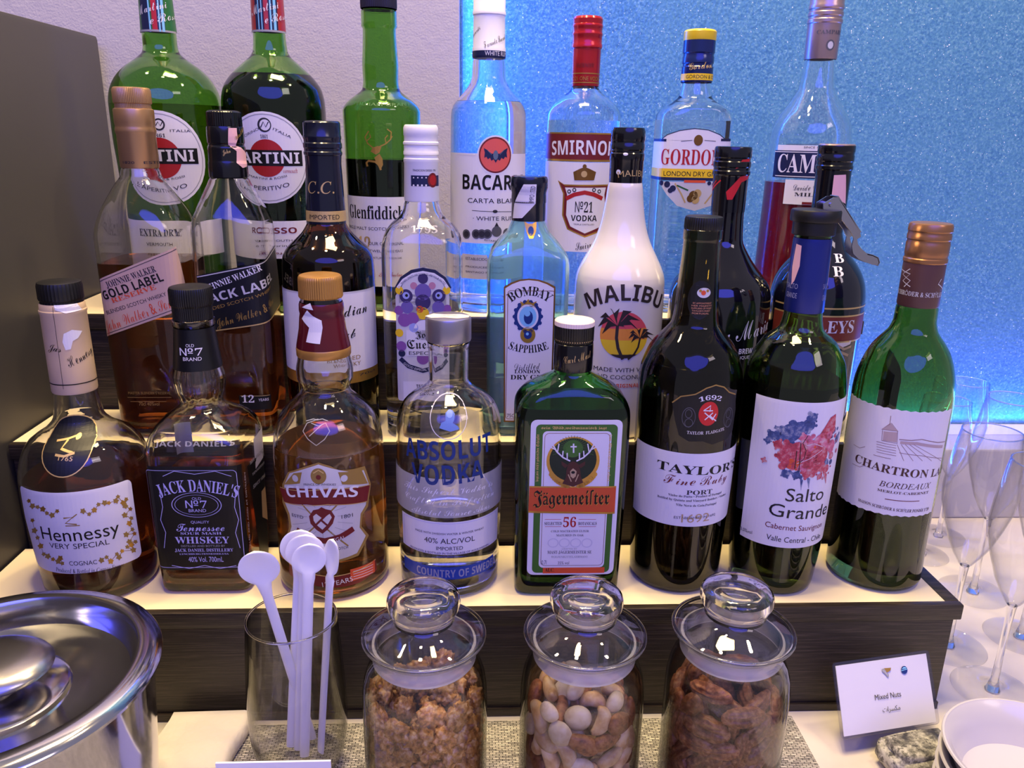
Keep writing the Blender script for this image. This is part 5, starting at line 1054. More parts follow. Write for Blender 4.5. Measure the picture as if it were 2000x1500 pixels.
'jager':dict(pos=(0.0656, 0.4965, 0.0862),kn=[(0.0, 35.85, 21.51, 7), (20.5, 36.4, 21.84, 7), (105.6, 37.49, 22.49, 7), (127.5, 37.35, 22.41, 7), (132.9, 36.85, 22.11, 6), (137.5, 34.91, 21.65, 5), (142.8, 30.4, 20.67, 4), (147.1, 24.5, 18.37, 3), (150.6, 18.29, 15.55, 2.4), (154.1, 12.37, 11.76, 2), (156.5, 12.02, 12.02, 2.0), (183.3, 10.85, 10.85, 2.0)],lvl=134.6,
 parts=[('capsule', ((156.19, 12.69), (156.54, 12.86), (166.25, 12.95), (173.8, 12.73), (174.15, 12.4)), 'capblackg', {}), ('cap', ((174.15, 12.07), (175.17, 12.72), (183.32, 12.83), (185.35, 12.97)), 'capblack', {'kn': 50}), ('cap_sticker', ((185.35, 12.97), (188.04, 12.95), (188.72, 12.46)), 'pinkp2', {'kn': 50})],
 labels=[
  ('capsule_print','capsule',[
   ('T','goldp',1,'𝒞𝓊𝓇𝓉 ℳ𝒶𝓈𝓉',-7.06,162.34,11.75,166.34,5.04,0),
   ('P','goldp',0,((-21.64,175.93),(21.64,175.93),(21.64,176.6),(-21.64,176.6))),
  ]),
  ('front_label',None,[
   ('P','paperb',0,((27.05,16.27),(28.59,16.58),(29.88,17.45),(30.75,18.74),(31.05,20.27),(31.05,124.35),(30.75,125.88),(29.88,127.18),(28.59,128.04),(27.05,128.35),(-24.16,128.35),(-25.69,128.04),(-26.99,127.18),(-27.85,125.88),(-28.16,124.35),(-28.16,20.27),(-27.85,18.74),(-26.99,17.45),(-25.69,16.58),(-24.16,16.27))),
   ('P','dgreenp',1,((24.87,17.86),(26.02,18.09),(26.99,18.74),(27.64,19.71),(27.87,20.86),(27.87,122.23),(27.64,123.38),(26.99,124.35),(26.02,125),(24.87,125.23),(-21.77,125.23),(-22.92,125),(-23.89,124.35),(-24.54,123.38),(-24.77,122.23),(-24.77,20.86),(-24.54,19.71),(-23.89,18.74),(-22.92,18.09),(-21.77,17.86))),
   ('P','paperb',2,((21.09,21.82),(22.23,22.05),(23.21,22.7),(23.86,23.67),(24.09,24.82),(24.09,117.7),(23.86,118.85),(23.21,119.82),(22.23,120.47),(21.09,120.7),(-17.38,120.7),(-18.53,120.47),(-19.5,119.82),(-20.15,118.85),(-20.38,117.7),(-20.38,24.82),(-20.15,23.67),(-19.5,22.7),(-18.53,22.05),(-17.38,21.82))),
   ('L','bronze',3,0.3,((20.06,23.4),(21.2,23.62),(22.18,24.27),(22.83,25.25),(23.06,26.4),(23.06,116.3),(22.83,117.45),(22.18,118.42),(21.2,119.07),(20.06,119.3),(-16.03,119.3),(-17.18,119.07),(-18.15,118.42),(-18.8,117.45),(-19.03,116.3),(-19.03,26.4),(-18.8,25.25),(-18.15,24.27),(-17.18,23.62),(-16.03,23.4),(20.06,23.4))),
   ('T','goldp',3,'𝖘𝖊𝖎𝖓 𝖂𝖎𝖑𝖉,𝖜𝖊𝖎𝖉𝖒ä𝖓𝖓𝖎𝖘𝖈𝖍 𝖏𝖆𝖌𝖙',-21.49,122.1,20.69,122.1,1.74,0),
   ('T','goldp',3,'𝖍𝖊𝖌𝖙,𝖜𝖎𝖊 𝖘𝖎𝖈𝖍’𝖘 𝖌𝖊𝖍ö𝖗𝖙,𝖉𝖊𝖓 𝕾𝖈𝖍ö𝖕𝖋𝖊𝖗',-22.43,85.69,-22.7,118.55,1.71,0),
   ('T','goldp',3,'𝖎𝖒 𝕲𝖊𝖘𝖈𝖍ö𝖕𝖋𝖊 𝖊𝖍𝖗𝖙',22.54,118.58,23.02,85.56,1.72,0),
   ('C','gold',3,-0.21,100.16,17.32,16.83,0),
   ('C','dgreenk',4,-0.24,100.88,15.35,15.14,0),
   ('L','dgreenp',5,0.29,((4.15,107.3),(12.94,104.44))),
   ('L','dgreenp',5,0.29,((4.06,108.04),(12.7,106.46))),
   ('L','dgreenp',5,0.29,((3.88,108.77),(12.16,108.43))),
   ('L','dgreenp',5,0.29,((3.59,109.46),(11.34,110.31))),
   ('L','dgreenp',5,0.29,((3.22,110.1),(10.26,112.05))),
   ('L','dgreenp',5,0.29,((2.76,110.68),(8.95,113.62))),
   ('L','dgreenp',5,0.29,((2.23,111.19),(7.44,114.99))),
   ('L','dgreenp',5,0.29,((1.64,111.6),(5.75,116.11))),
   ('L','dgreenp',5,0.29,((1,111.92),(3.93,116.98))),
   ('L','dgreenp',5,0.29,((0.33,112.14),(2.01,117.57))),
   ('L','dgreenp',5,0.29,((-0.36,112.25),(0.05,117.86))),
   ('L','dgreenp',5,0.29,((-1.06,112.25),(-1.93,117.86))),
   ('L','dgreenp',5,0.29,((-1.74,112.14),(-3.87,117.56))),
   ('L','dgreenp',5,0.29,((-2.39,111.92),(-5.73,116.97))),
   ('L','dgreenp',5,0.29,((-3,111.6),(-7.48,116.11))),
   ('L','dgreenp',5,0.29,((-3.56,111.19),(-9.07,114.98))),
   ('L','dgreenp',5,0.29,((-4.05,110.68),(-10.46,113.62))),
   ('L','dgreenp',5,0.29,((-4.46,110.1),(-11.64,112.06))),
   ('L','dgreenp',5,0.29,((-4.78,109.46),(-12.57,110.32))),
   ('L','dgreenp',5,0.29,((-5.01,108.77),(-13.23,108.45))),
   ('L','dgreenp',5,0.29,((-5.13,108.05),(-13.6,106.48))),
   ('L','dgreenp',5,0.29,((-5.16,107.31),(-13.68,104.46))),
   ('C','dgreenp',5,-0.56,108.72,6.5,6.03,0),
   ('L','paperb',6,0.97,((-0.38,112.27),(-0.11,105.88))),
   ('L','paperb',6,0.97,((-2.28,110.14),(1.7,110.14))),
   ('P','brown',6,((-6.61,84.23),(-4.43,88.6),(-4.29,93.68),(-3.14,98.37),(-0.21,100.16),(3.21,98.36),(4.75,93.66),(5.28,89.31),(7.17,84.92),(0.55,82.01))),
   ('P','tan',7,((-1.92,92.95),(0,95.12),(2.44,92.95),(1.92,89.32),(0.3,87.86),(-1.44,89.32))),
   ('C','black',8,0.12,92.23,1.31,1.01,0),
   ('P','brown',6,((-3.43,97.29),(-7.88,100.17),(-7.44,97.3),(-5.02,95.13))),
   ('P','brown',6,((3.25,97.28),(7.81,100.15),(7.6,97.27),(5.02,95.11))),
   ('L','paperb',7,0.98,((-2.04,100.16),(-6.81,102.67),(-10.94,106.6),(-13.76,111.56))),
   ('L','paperb',7,0.78,((-4.07,100.88),(-4.27,105.88))),
   ('L','paperb',7,0.78,((-7.15,103.03),(-6.98,107.31))),
   ('L','paperb',7,0.78,((-10.59,106.24),(-9.81,112.27))),
   ('L','paperb',7,0.78,((-11.65,108.02),(-15.7,110.15))),
   ('L','tan',7,0.66,((-0.78,85.68),(-3.01,90.78))),
   ('C','gold',5,-14.1,90.76,1.64,1.69,0),
   ('C','gold',5,-13.1,89.26,1.64,1.69,0),
   ('C','gold',5,-11.98,87.86,1.64,1.69,0),
   ('C','gold',5,-10.73,86.59,1.64,1.69,0),
   ('C','gold',5,-9.37,85.45,1.65,1.7,0),
   ('C','gold',5,-7.92,84.46,1.65,1.7,0),
   ('C','gold',5,-6.4,83.63,1.65,1.7,0),
   ('C','gold',5,-4.8,82.96,1.65,1.7,0),
   ('C','gold',5,-3.16,82.47,1.65,1.7,0),
   ('L','paperb',7,0.98,((1.96,100.16),(6.52,102.66),(10.34,106.58),(12.76,111.56))),
   ('L','paperb',7,0.78,((3.93,100.87),(3.71,105.88))),
   ('L','paperb',7,0.78,((6.84,103.02),(6.31,107.3))),
   ('L','paperb',7,0.78,((10.02,106.23),(8.74,112.26))),
   ('L','paperb',7,0.78,((10.94,108.01),(14.83,110.14))),
   ('L','tan',7,0.66,((1.91,85.67),(3.71,90.77))),
   ('C','gold',5,14.51,90.69,1.64,1.69,0),
   ('C','gold',5,13.63,89.19,1.65,1.7,0),
   ('C','gold',5,12.62,87.8,1.65,1.7,0),
   ('C','gold',5,11.47,86.53,1.65,1.7,0),
   ('C','gold',5,10.2,85.4,1.65,1.7,0),
   ('C','gold',5,8.83,84.42,1.65,1.7,0),
   ('C','gold',5,7.37,83.59,1.65,1.7,0),
   ('C','gold',5,5.83,82.93,1.65,1.7,0),
   ('C','gold',5,4.22,82.44,1.65,1.7,0),
   ('P','orange',4,((-28.02,81.89),(29.11,81.64),(29.19,62.98),(-28.24,64.08))),
   ('L','gold',5,0.99,((-28.02,81.89),(29.11,81.64))),
   ('L','gold',5,1.33,((-28.24,63.71),(29.22,62.6))),
   ('T','gold',5,'𝕵ä𝖌𝖊𝖗𝖒𝖊𝖎ſ𝖙𝖊𝖗',-24.99,68.68,25.35,68.68,9.65,0),
   ('T','black',6,'𝕵ä𝖌𝖊𝖗𝖒𝖊𝖎ſ𝖙𝖊𝖗',-25.33,69.06,24.99,69.06,9.64,0),
   ('T','ink',3,'𝐒𝐄𝐋𝐄𝐂𝐓𝐄𝐃',-17.43,54.06,-5.8,54.06,2.27,0),
   ('T','red',3,'𝟓𝟔',-4.89,52.47,3.69,52.47,7.2,0),
   ('T','ink',3,'𝐁𝐎𝐓𝐀𝐍𝐈𝐂𝐀𝐋𝐒',5.17,53.93,17.54,53.93,2.28,0),
   ('L','red',3,0.27,((-17.22,58.25),(-6.3,58.2))),
   ('L','red',3,0.27,((5.32,58.13),(16.98,58.06))),
   ('L','red',3,0.27,((-17.05,52.95),(-6.1,52.89))),
   ('L','red',3,0.27,((5.56,52.82),(17.25,52.74))),
   ('T','dgrey',3,'𝐂𝐎𝐋𝐃 𝐌𝐀𝐂𝐄𝐑𝐀𝐓𝐄𝐃 𝐄𝐋𝐈𝐗𝐈𝐑',-12.81,48.65,12.64,48.65,1.53,0),
   ('T','dgrey',3,'𝐌𝐀𝐓𝐔𝐑𝐄𝐃 𝐈𝐍 𝐎𝐀𝐊',-9.27,45.59,9.34,45.59,1.53,0),
   ('C','lav2',3,-11.16,40.66,3.71,3.48,3.04),
   ('C','lav2',3,-3.57,40.61,3.72,3.48,3.04),
   ('C','lav2',3,4.04,40.55,3.72,3.48,3.04),
   ('C','lav2',3,11.65,40.5,3.72,3.48,3.04),
   ('T','grey',3,'CRAFTED BY',-5.1,35.54,5.3,35.54,1.16,0),
   ('T','dgrey',3,'𝐌𝐀𝐒𝐓-𝐉Ä𝐆𝐄𝐑𝐌𝐄𝐈𝐒𝐓𝐄𝐑 𝐒𝐄',-14.68,32.43,15.17,32.43,2.34,0),
   ('T','grey',3,'𝐖𝐎𝐋𝐅𝐄𝐍𝐁Ü𝐓𝐓𝐄𝐋,𝐆𝐄𝐑𝐌𝐀𝐍𝐘',-12.15,29.3,12.89,29.3,1.56,0),
   ('T','dgrey',3,'0.7l',-18.58,24.34,-15.1,24.34,3.14,0),
   ('T','dgrey',3,'35% vol',-7.45,24.23,0.22,24.23,2.36,0),
   ('P','redo',3,((-17.4,17.45),(24.63,17.45),(24.63,21.8),(-17.4,21.8))),
   ('T','black',4,'𝐀𝐋𝐂.',-15.98,18.79,-9.69,18.79,2.77,0),
  ]),
 ]),
'taylors':dict(pos=(0.1466, 0.5058, 0.0862),kn=[(0.0, 30.75, 30.75, 2.0), (4.1, 31.45, 31.45, 2.0), (39.2, 32.83, 32.83, 2.0), (86.6, 34.08, 34.08, 2.0), (144.5, 34.52, 34.52, 2.0), (152.8, 33.86, 33.86, 2.0), (162.1, 31.2, 31.2, 2.0), (168.4, 28.6, 28.6, 2.0), (174.8, 24.2, 24.2, 2.0), (180.0, 19.51, 19.51, 2.0), (185.5, 15.49, 15.49, 2.0), (195.5, 14.1, 14.1, 2.0), (209.0, 13.34, 13.34, 2.0), (235.5, 12.02, 12.02, 2.0), (239.1, 12.0, 12.0, 2.0), (240.1, 12.47, 12.47, 2.0), (245.9, 12.43, 12.43, 2.0), (246.6, 11.47, 11.47, 2.0), (252.3, 11.11, 11.11, 2.0)],lvl=160.7,
 parts=[('cap', ((246.23, 11.95), (246.88, 12.26), (252.33, 12.07), (253.93, 11.58)), 'capblack', {'kn': 50})],
 labels=[
  ('neck_seal',None,[
   ('C','blackp',0,-1.66,202.95,8.19,12.34,0),
   ('C','silverp',1,0.27,207.56,4.4,3.24,0),
   ('C','redo',2,-0.06,207.56,1.57,1.62,0),
   ('C','gold',2,-2.1,208.81,0.94,0.97,0),
   ('C','gold',2,2.56,208.84,0.94,0.97,0),
   ('T','orangel',1,'BY APPOINTMENT',-6.18,200.35,5.95,200.35,0.98,0),
   ('T','orangel',1,'HER MAJESTY',-6.83,198.71,6.42,198.71,0.98,0),
   ('T','orangel',1,'SUPPLIERS OF PORT',-6.96,197.07,6.2,197.07,0.98,0),
   ('T','orangel',1,'TAYLOR’S PORT',-6.63,195.43,5.39,195.43,0.98,0),
   ('T','orangel',1,'PORTUGAL',-6.32,193.79,4.59,193.79,0.98,0),
  ]),
  ('upper_badge',None,[
   ('P','blackp',0,((-19.56,139.35),(-14.32,144.32),(-5.54,146.51),(1.3,150.64),(7.4,152.39),(13.63,150.52),(18.4,146.54),(25.31,143.87),(27.64,132.8),(26.49,118.81),(21.32,114.32),(8.54,112.13),(1.89,114.67),(-7,114.41),(-13.47,117.93),(-16.94,127.96))),
   ('L','goldd',1,0.82,((-19.56,139.35),(-14.32,144.32),(-5.54,146.51),(1.3,150.64),(7.4,152.39),(13.63,150.52),(18.4,146.54),(25.31,143.87))),
   ('T','paper',2,'𝟏𝟔𝟗𝟐',-2.36,141.55,11.66,141.55,3.07,1.31),
   ('C','redb',1,4.18,133.55,6.6,8.15,0),
   ('L','paper',2,0.73,((1.84,129.45),(6.94,134.1))),
   ('L','paper',2,0.73,((1.38,134.32),(7.45,129.18))),
   ('L','paper',2,0.73,((5.01,132.13),(9.78,128.28))),
   ('L','paper',2,0.73,((6.73,129.24),(9.24,133.22))),
   ('L','paper',2,0.72,((0.58,135.71),(5.02,139.05),(4.73,134.92))),
   ('L','paper',2,0.72,((0.58,135.71),(6.8,135.49))),
   ('T','silverp',2,'𝐓𝐀𝐘𝐋𝐎𝐑  𝐅𝐋𝐀𝐃𝐆𝐀𝐓𝐄',-8.7,119.58,17.29,120.94,2.12,-0.66),
   ('C','dgrey',1,-8.39,130.83,4.29,6.79,3.96),
   ('C','dgrey',1,-8.59,133.24,2.31,3.05,1.98),
   ('C','dgrey',1,-8.07,127.02,2.64,3.06,2.31),
   ('C','dgrey',1,19.99,129.21,4.3,6.81,3.97),
   ('C','dgrey',1,19.6,131.75,2.31,3.06,1.98),
   ('C','dgrey',1,20.62,125.2,2.65,3.07,2.32),
  ]),
  ('front_label',None,[
   ('P','paperb',0,((-49.19,53.04),(49.19,53.04),(49.19,105.93),(-49.19,105.93))),
   ('T','black',2,"𝐓𝐀𝐘𝐋𝐎𝐑'𝐒",-26.54,92.16,38.47,89.76,6.01,0),
   ('T','maroon',2,'ℱ𝒾𝓃ℯ ℛ𝓊𝒷𝓎',-20.9,83.35,25.74,83.72,6.04,0),
   ('T','ink',2,'𝐏𝐎𝐑𝐓',-5.41,76.67,12.56,76.84,3.22,0),
   ('T','ink',2,'𝐕𝐢𝐧𝐡𝐨 𝐝𝐨 𝐏𝐨𝐫𝐭𝐨 • 𝐏𝐫𝐨𝐝𝐮𝐜𝐭 𝐨𝐟 𝐏𝐨𝐫𝐭𝐮𝐠𝐚𝐥',-16.99,74.55,21.34,74.82,1.61,0),
   ('T','ink',2,'𝐁𝐨𝐭𝐭𝐥𝐞𝐝 𝐛𝐲 𝐐𝐮𝐢𝐧𝐭𝐚 𝐚𝐧𝐝 𝐕𝐢𝐧𝐞𝐲𝐚𝐫𝐝 𝐁𝐨𝐭𝐭𝐥𝐞𝐫𝐬 • 𝐕𝐢𝐧𝐡𝐨𝐬',-24.36,71.41,26.95,71.91,1.61,0),
   ('T','ink',2,'𝐕𝐢𝐥𝐚 𝐍𝐨𝐯𝐚 𝐝𝐞 𝐆𝐚𝐢𝐚,𝐏𝐨𝐫𝐭𝐮𝐠𝐚𝐥',-11.33,68.08,17.31,67.89,1.62,0),
   ('T','ink',2,'ESTABLISHED IN 1692',-11.86,58.44,17.6,59.35,1.8,0),
   ('T','tan',2,'1692',-6.94,56.04,12.55,56.64,6.15,0),
  ]),
 ]),
'salto':dict(pos=(0.216, 0.5, 0.0862),kn=[(0.0, 28.62, 28.62, 2.0), (34.1, 31.38, 31.38, 2.0), (89.0, 32.78, 32.78, 2.0), (139.3, 33.19, 33.19, 2.0), (147.3, 32.72, 32.72, 2.0), (154.8, 31.62, 31.62, 2.0), (161.9, 30.21, 30.21, 2.0), (169.7, 26.41, 26.41, 2.0), (176.0, 22.66, 22.66, 2.0), (183.6, 13.99, 13.99, 2.0), (190.5, 12.51, 12.51, 2.0), (195.9, 12.0, 12.0, 2.0), (240.4, 11.1, 11.1, 2.0), (248.7, 11.35, 11.35, 2.0)],lvl=150.2,
 parts=[('capsule', ((195.25, 12.32), (195.93, 12.63), (217.45, 12.33), (236.49, 11.89), (240.38, 11.87), (242.32, 11.55)), 'capfoil', {})],
 labels=[
  ('tax_stamp','capsule',[
   ('P','pinkp',0,((-15.26,238.73),(-11.03,237.96),(-10.76,225.16),(-13.19,215.72),(-15.33,212.73),(-16.58,224.33))),
   ('P','pinkp',0,((13.17,231.54),(12.17,230.05),(11.76,212.2),(12.62,210.1))),
   ('T','silverf',0,'SALTO',6.19,211.21,12.05,211.21,3.28,0),
   ('T','silverf',0,'GRANDE',6.61,203.74,13,203.74,3.62,0),
   ('T','silverf',0,'SALTO',-19.55,210.64,-10.37,210.64,3.3,0),
   ('T','silverf',0,'GRANDE',-19.32,204.69,-10.3,204.69,3.32,0),
  ]),
  ('front_label',None,[
   ('P','paperb',0,((-37.79,38.72),(37.79,38.72),(37.79,142.6),(-37.79,142.6))),
   ('C','inkblue',1,-11.42,121.69,5.94,6.12,0),
   ('C','inkblue',1,-5.2,122.28,1.45,1.5,0),
   ('C','inkblue',1,-10.62,115.07,2.25,2.32,0),
   ('C','inkblue',1,-17.61,120.68,3.03,3.13,0),
   ('C','inkblue',1,-12.22,128.26,1.45,1.49,0),
   ('C','inkblue',2,-7.07,124.61,4.75,4.89,0),
   ('C','inkblue',2,-10.3,120.68,1.8,1.85,0),
   ('C','inkblue',2,-10.89,128.15,2.42,2.49,0),
   ('C','inkblue',2,-3.81,128.41,1.16,1.19,0),
   ('C','inkblue',2,-3.15,120.91,1.8,1.85,0),
   ('C','inkblue',1,-1.04,127.69,4.15,4.27,0),
   ('C','inkblue',1,-1.25,132.29,2.12,2.18,0),
   ('C','inkblue',1,3.77,127.22,1.02,1.05,0),
   ('C','inkblue',1,-0.82,123.05,1.57,1.62,0),
   ('C','inkblue',1,-5.57,127.91,2.12,2.18,0),
   ('C','inkblue',2,0.92,132.91,2.96,3.04,0),
   ('C','inkblue',2,3.38,130.24,0.72,0.75,0),
   ('C','inkblue',2,-1.44,130.89,1.12,1.15,0),
   ('C','inkblue',2,-1.45,135.5,1.51,1.55,0),
   ('C','inkblue',2,3.36,134.86,0.72,0.74,0),
   ('C','inkblue',1,-17.4,118.95,4.16,4.28,0),
   ('C','inkblue',1,-21.88,118.81,1.57,1.62,0),
   ('C','inkblue',1,-17.18,123.63,2.12,2.18,0),
   ('C','inkblue',1,-13.03,118.89,1.02,1.05,0),
   ('C','inkblue',1,-17.62,114.24,1.58,1.62,0),
   ('C','inkblue',2,-22.84,117.76,2.97,3.06,0),
   ('C','inkblue',2,-20.32,120.16,1.52,1.56,0),
   ('C','inkblue',2,-20.76,115.38,0.73,0.75,0),
   ('C','inkblue',2,-25.43,115.25,1.12,1.16,0),
   ('C','inkblue',2,-24.96,120.08,1.52,1.56,0),
   ('C','inkblue',1,-25.08,113.59,2.08,2.15,0),
   ('C','inkblue',1,-25.42,111.18,0.51,0.53,0),
   ('C','inkblue',1,-27.49,113.53,0.79,0.81,0),
   ('C','inkblue',1,-24.74,115.99,1.06,1.09,0),
   ('C','inkblue',1,-22.75,113.58,0.51,0.52,0),
   ('C','inkblue',2,19.28,122.15,2.38,2.45,0),
   ('C','inkblue',2,16.63,125.05,0.9,0.92,0),
   ('C','inkblue',2,23.82,122.37,1.22,1.25,0),
   ('C','inkblue',2,22.42,119.04,0.58,0.6,0),
   ('C','inkblue',2,15.67,121.59,0.9,0.93,0),
   ('C','inkblue',1,25.51,114.92,2.99,3.08,0),
   ('C','inkblue',1,34.83,110.85,1.53,1.57,0),
   ('C','inkblue',1,23.74,112.16,0.73,0.75,0),
   ('C','inkblue',1,18.43,117.78,1.13,1.16,0),
   ('C','inkblue',1,27.6,117.57,1.52,1.57,0),
   ('C','inkblue',2,-11.46,92.95,2.72,2.8,0),
   ('C','inkblue',2,-13.93,91.35,0.66,0.68,0),
   ('C','inkblue',2,-12.87,95.62,1.02,1.06,0),
   ('C','inkblue',2,-8.99,94.48,1.39,1.43,0),
   ('C','inkblue',2,-10.03,90.26,0.67,0.69,0),
   ('C','inkblue',1,-4.67,92.57,2.72,2.8,0),
   ('C','inkblue',1,-3.79,95.44,1.03,1.06,0),
   ('C','inkblue',1,-1.83,91.37,1.39,1.43,0),
   ('C','inkblue',1,-5.55,89.68,0.67,0.69,0),
   ('C','inkblue',1,-7.45,93.67,1.03,1.06,0),
   ('C','inkblue',2,14.89,99.63,3.62,3.73,0),
   ('C','inkblue',2,17.7,95.06,1.85,1.91,0),
   ('C','inkblue',2,9.91,99.18,0.88,0.91,0),
   ('C','inkblue',2,12.39,104,1.36,1.4,0),
   ('C','inkblue',2,21.21,99.47,1.85,1.9,0),
   ('C','inkred',3,-18.23,112.36,2.98,3.07,0),
   ('C','inkred',3,-21.19,113.41,0.73,0.75,0),
   ('C','inkred',3,-17,115.55,1.12,1.16,0),
   ('C','inkred',3,-15.33,111.22,1.53,1.57,0),
   ('C','inkred',3,-19.48,109.13,0.73,0.75,0),
   ('C','inkred',4,-11.5,109.24,5.39,5.55,0),
   ('C','inkred',4,-6.17,111.12,2.03,2.09,0),
   ('C','inkred',4,-9.59,103.48,2.76,2.85,0),
   ('C','inkred',4,-16.82,107.01,1.32,1.36,0),
   ('C','inkred',4,-13.41,114.92,2.03,2.09,0),
   ('C','inkred',5,-5.24,109.88,5.99,6.17,0),
   ('C','inkred',5,-8.19,104.06,3.07,3.16,0),
   ('C','inkred',5,-10.84,113.23,1.46,1.5,0),
   ('C','inkred',5,-2.24,115.55,2.26,2.32,0),
   ('C','inkred',5,0.65,106.14,3.07,3.16,0),
   ('C','inkpink',3,3.1,109.98,7.19,7.41,0),
   ('C','inkpink',3,0.9,118.07,1.75,1.8,0),
   ('C','inkpink',3,12.31,110.16,2.72,2.8,0),
   ('C','inkpink',3,5.44,101.73,3.69,3.8,0),
   ('C','inkpink',3,-4.72,108.84,1.76,1.81,0),
   ('C','inkpink',4,9.88,114.8,6.58,6.77,0),
   ('C','inkpink',4,19.12,108.38,2.49,2.57,0),
   ('C','inkpink',4,5.26,109.52,3.37,3.47,0),
   ('C','inkpink',4,2.76,120.09,1.6,1.65,0),
   ('C','inkpink',4,15.2,119.72,2.48,2.55,0),
   ('C','inkred',5,9.36,105.9,6.61,6.81,0),
   ('C','inkred',5,1.21,106.15,3.38,3.48,0),
   ('C','inkred',5,7.75,113.56,1.61,1.66,0),
   ('C','inkred',5,20.26,104.26,2.5,2.57,0),
   ('C','inkred',5,11.09,98.12,3.39,3.49,0),
   ('C','inkpink',3,18.46,111.59,4.19,4.32,0),
   ('C','inkpink',3,24.31,113.57,1.02,1.05,0),
   ('C','inkpink',3,27.13,105.93,1.59,1.63,0),
   ('C','inkpink',3,14,109.06,2.15,2.21,0),
   ('C','inkpink',3,12.68,116,1.02,1.05,0),
   ('C','inkred',4,14.7,119.45,3.58,3.68,0),
   ('C','inkred',4,15.28,115.29,1.35,1.4,0),
   ('C','inkred',4,9.35,120.37,1.83,1.88,0),
   ('C','inkred',4,14.14,123.57,0.87,0.9,0),
   ('C','inkred',4,21.62,117.88,1.35,1.39,0),
   ('C','inkred',5,-10.65,102.16,4.81,4.95,0),
   ('C','inkred',5,-14.34,105.81,2.45,2.52,0),
   ('C','inkred',5,-7.23,106.05,1.17,1.21,0),
   ('C','inkred',5,-6.92,98.35,1.82,1.88,0),
   ('C','inkred',5,-14.07,98.09,2.46,2.53,0),
   ('C','inkred',3,-15.75,104.94,2.7,2.78,0),
   ('C','inkred',3,-12.92,105.02,0.66,0.68,0),
   ('C','inkred',3,-15.77,101.87,1.02,1.05,0),
   ('C','inkred',3,-18.61,104.76,1.38,1.42,0),
   ('C','inkred',3,-15.73,108,0.66,0.68,0),
   ('C','inkpink',4,-4.11,100.96,4.82,4.96,0),
   ('C','inkpink',4,-7.91,97.53,1.82,1.88,0),
   ('C','inkpink',4,-7.58,105.2,2.45,2.53,0),
   ('C','inkpink',4,-0.19,104.2,1.18,1.21,0),
   ('C','inkpink',4,-0.5,96.55,1.82,1.88,0),
   ('C','inkred',5,6.57,98.96,5.43,5.59,0),
   ('C','inkred',5,7.15,104.94,2.77,2.85,0),
   ('C','inkred',5,14.35,96.53,1.33,1.37,0),
   ('C','inkred',5,6.01,92.93,2.06,2.12,0),
   ('C','inkred',5,0.06,100.6,2.77,2.85,0),
   ('C','inkred',3,16.74,95.6,3.02,3.11,0),
   ('C','inkred',3,20.48,91.67,0.74,0.76,0),
   ('C','inkred',3,12.76,94.63,1.14,1.18,0),
   ('C','inkred',3,13.57,99.22,1.54,1.59,0),
   ('C','inkred',3,21.63,96.16,0.74,0.76,0),
   ('C','inkred',4,1.88,93.78,3.02,3.11,0),
   ('C','inkred',4,-1.51,94.85,1.14,1.18,0),
   ('C','inkred',4,2.49,97.05,1.54,1.59,0),
   ('C','inkred',4,5.5,92.54,0.74,0.76,0),
   ('C','inkred',4,1.29,90.48,1.14,1.18,0),
   ('C','redo',5,-7.17,99.66,3.01,3.1,0),
   ('C','redo',5,-4.45,101.29,1.54,1.58,0),
   ('C','redo',5,-5.45,96.67,0.74,0.76,0),
   ('C','redo',5,-9.85,97.92,1.14,1.17,0),
   ('C','redo',5,-8.87,102.6,1.54,1.58,0),
   ('C','redo',3,-11.99,102.69,2.4,2.47,0),
   ('C','redo',3,-12.65,100.05,0.59,0.61,0),
   ('C','redo',3,-14.41,103.36,0.91,0.93,0),
   ('C','redo',3,-11.32,105.32,1.23,1.26,0),
   ('C','redo',3,-9.56,101.96,0.59,0.61,0),
   ('C','redo',4,6.4,109.79,2.4,2.47,0),
   ('C','redo',4,5,112.44,0.9,0.93,0),
   ('C','redo',4,9.22,110.44,1.23,1.26,0),
   ('C','redo',4,7.86,107.09,0.59,0.6,0),
   ('C','redo',4,3.76,109.03,0.91,0.93,0),
   ('C','inkred',5,-26.18,99.45,1.5,1.54,0),
   ('C','inkred',5,-24.56,99.11,0.77,0.79,0),
   ('C','inkred',5,-26.81,97.71,0.37,0.38,0),
   ('C','inkred',5,-27.84,99.75,0.57,0.58,0),
   ('C','inkred',5,-25.56,101.18,0.77,0.79,0),
   ('C','inkblue',1,-20.87,123.55,1.18,1.22,0),
   ('C','inkblue',1,-22.07,122.94,0.29,0.3,0),
   ('C','inkblue',1,-21.34,124.75,0.45,0.46,0),
   ('C','inkblue',1,-19.67,124.15,0.61,0.62,0),
   ('C','inkblue',1,-20.38,122.36,0.29,0.3,0),
   ('C','inkred',4,11.96,90.99,2.12,2.18,0),
   ('C','inkred',4,13.32,92.81,0.8,0.82,0),
   ('C','inkred',4,15.03,89.11,1.08,1.12,0),
   ('C','inkred',4,10.66,89.13,0.52,0.53,0),
   ('C','inkred',4,9.18,92.7,0.8,0.82,0),
   ('C','inkpink',5,-3.16,118.86,2.68,2.76,0),
   ('C','inkpink',5,-2.28,115.91,1.37,1.41,0),
   ('C','inkpink',5,-5.92,118.2,0.66,0.68,0),
   ('C','inkpink',5,-4.03,121.79,1.01,1.04,0),
   ('C','inkpink',5,-0.32,119.43,1.37,1.41,0),
   ('P','inkred',3,((7.01,120.4),(14.11,131.87),(18.79,133.53),(20.54,121.88),(12.59,116.22))),
   ('P','inkblue',2,((2.14,91.95),(4.94,89.97),(4.93,82.61))),
   ('P','inkblue',2,((-2.29,91.95),(0.11,89.05),(-0.26,81.69))),
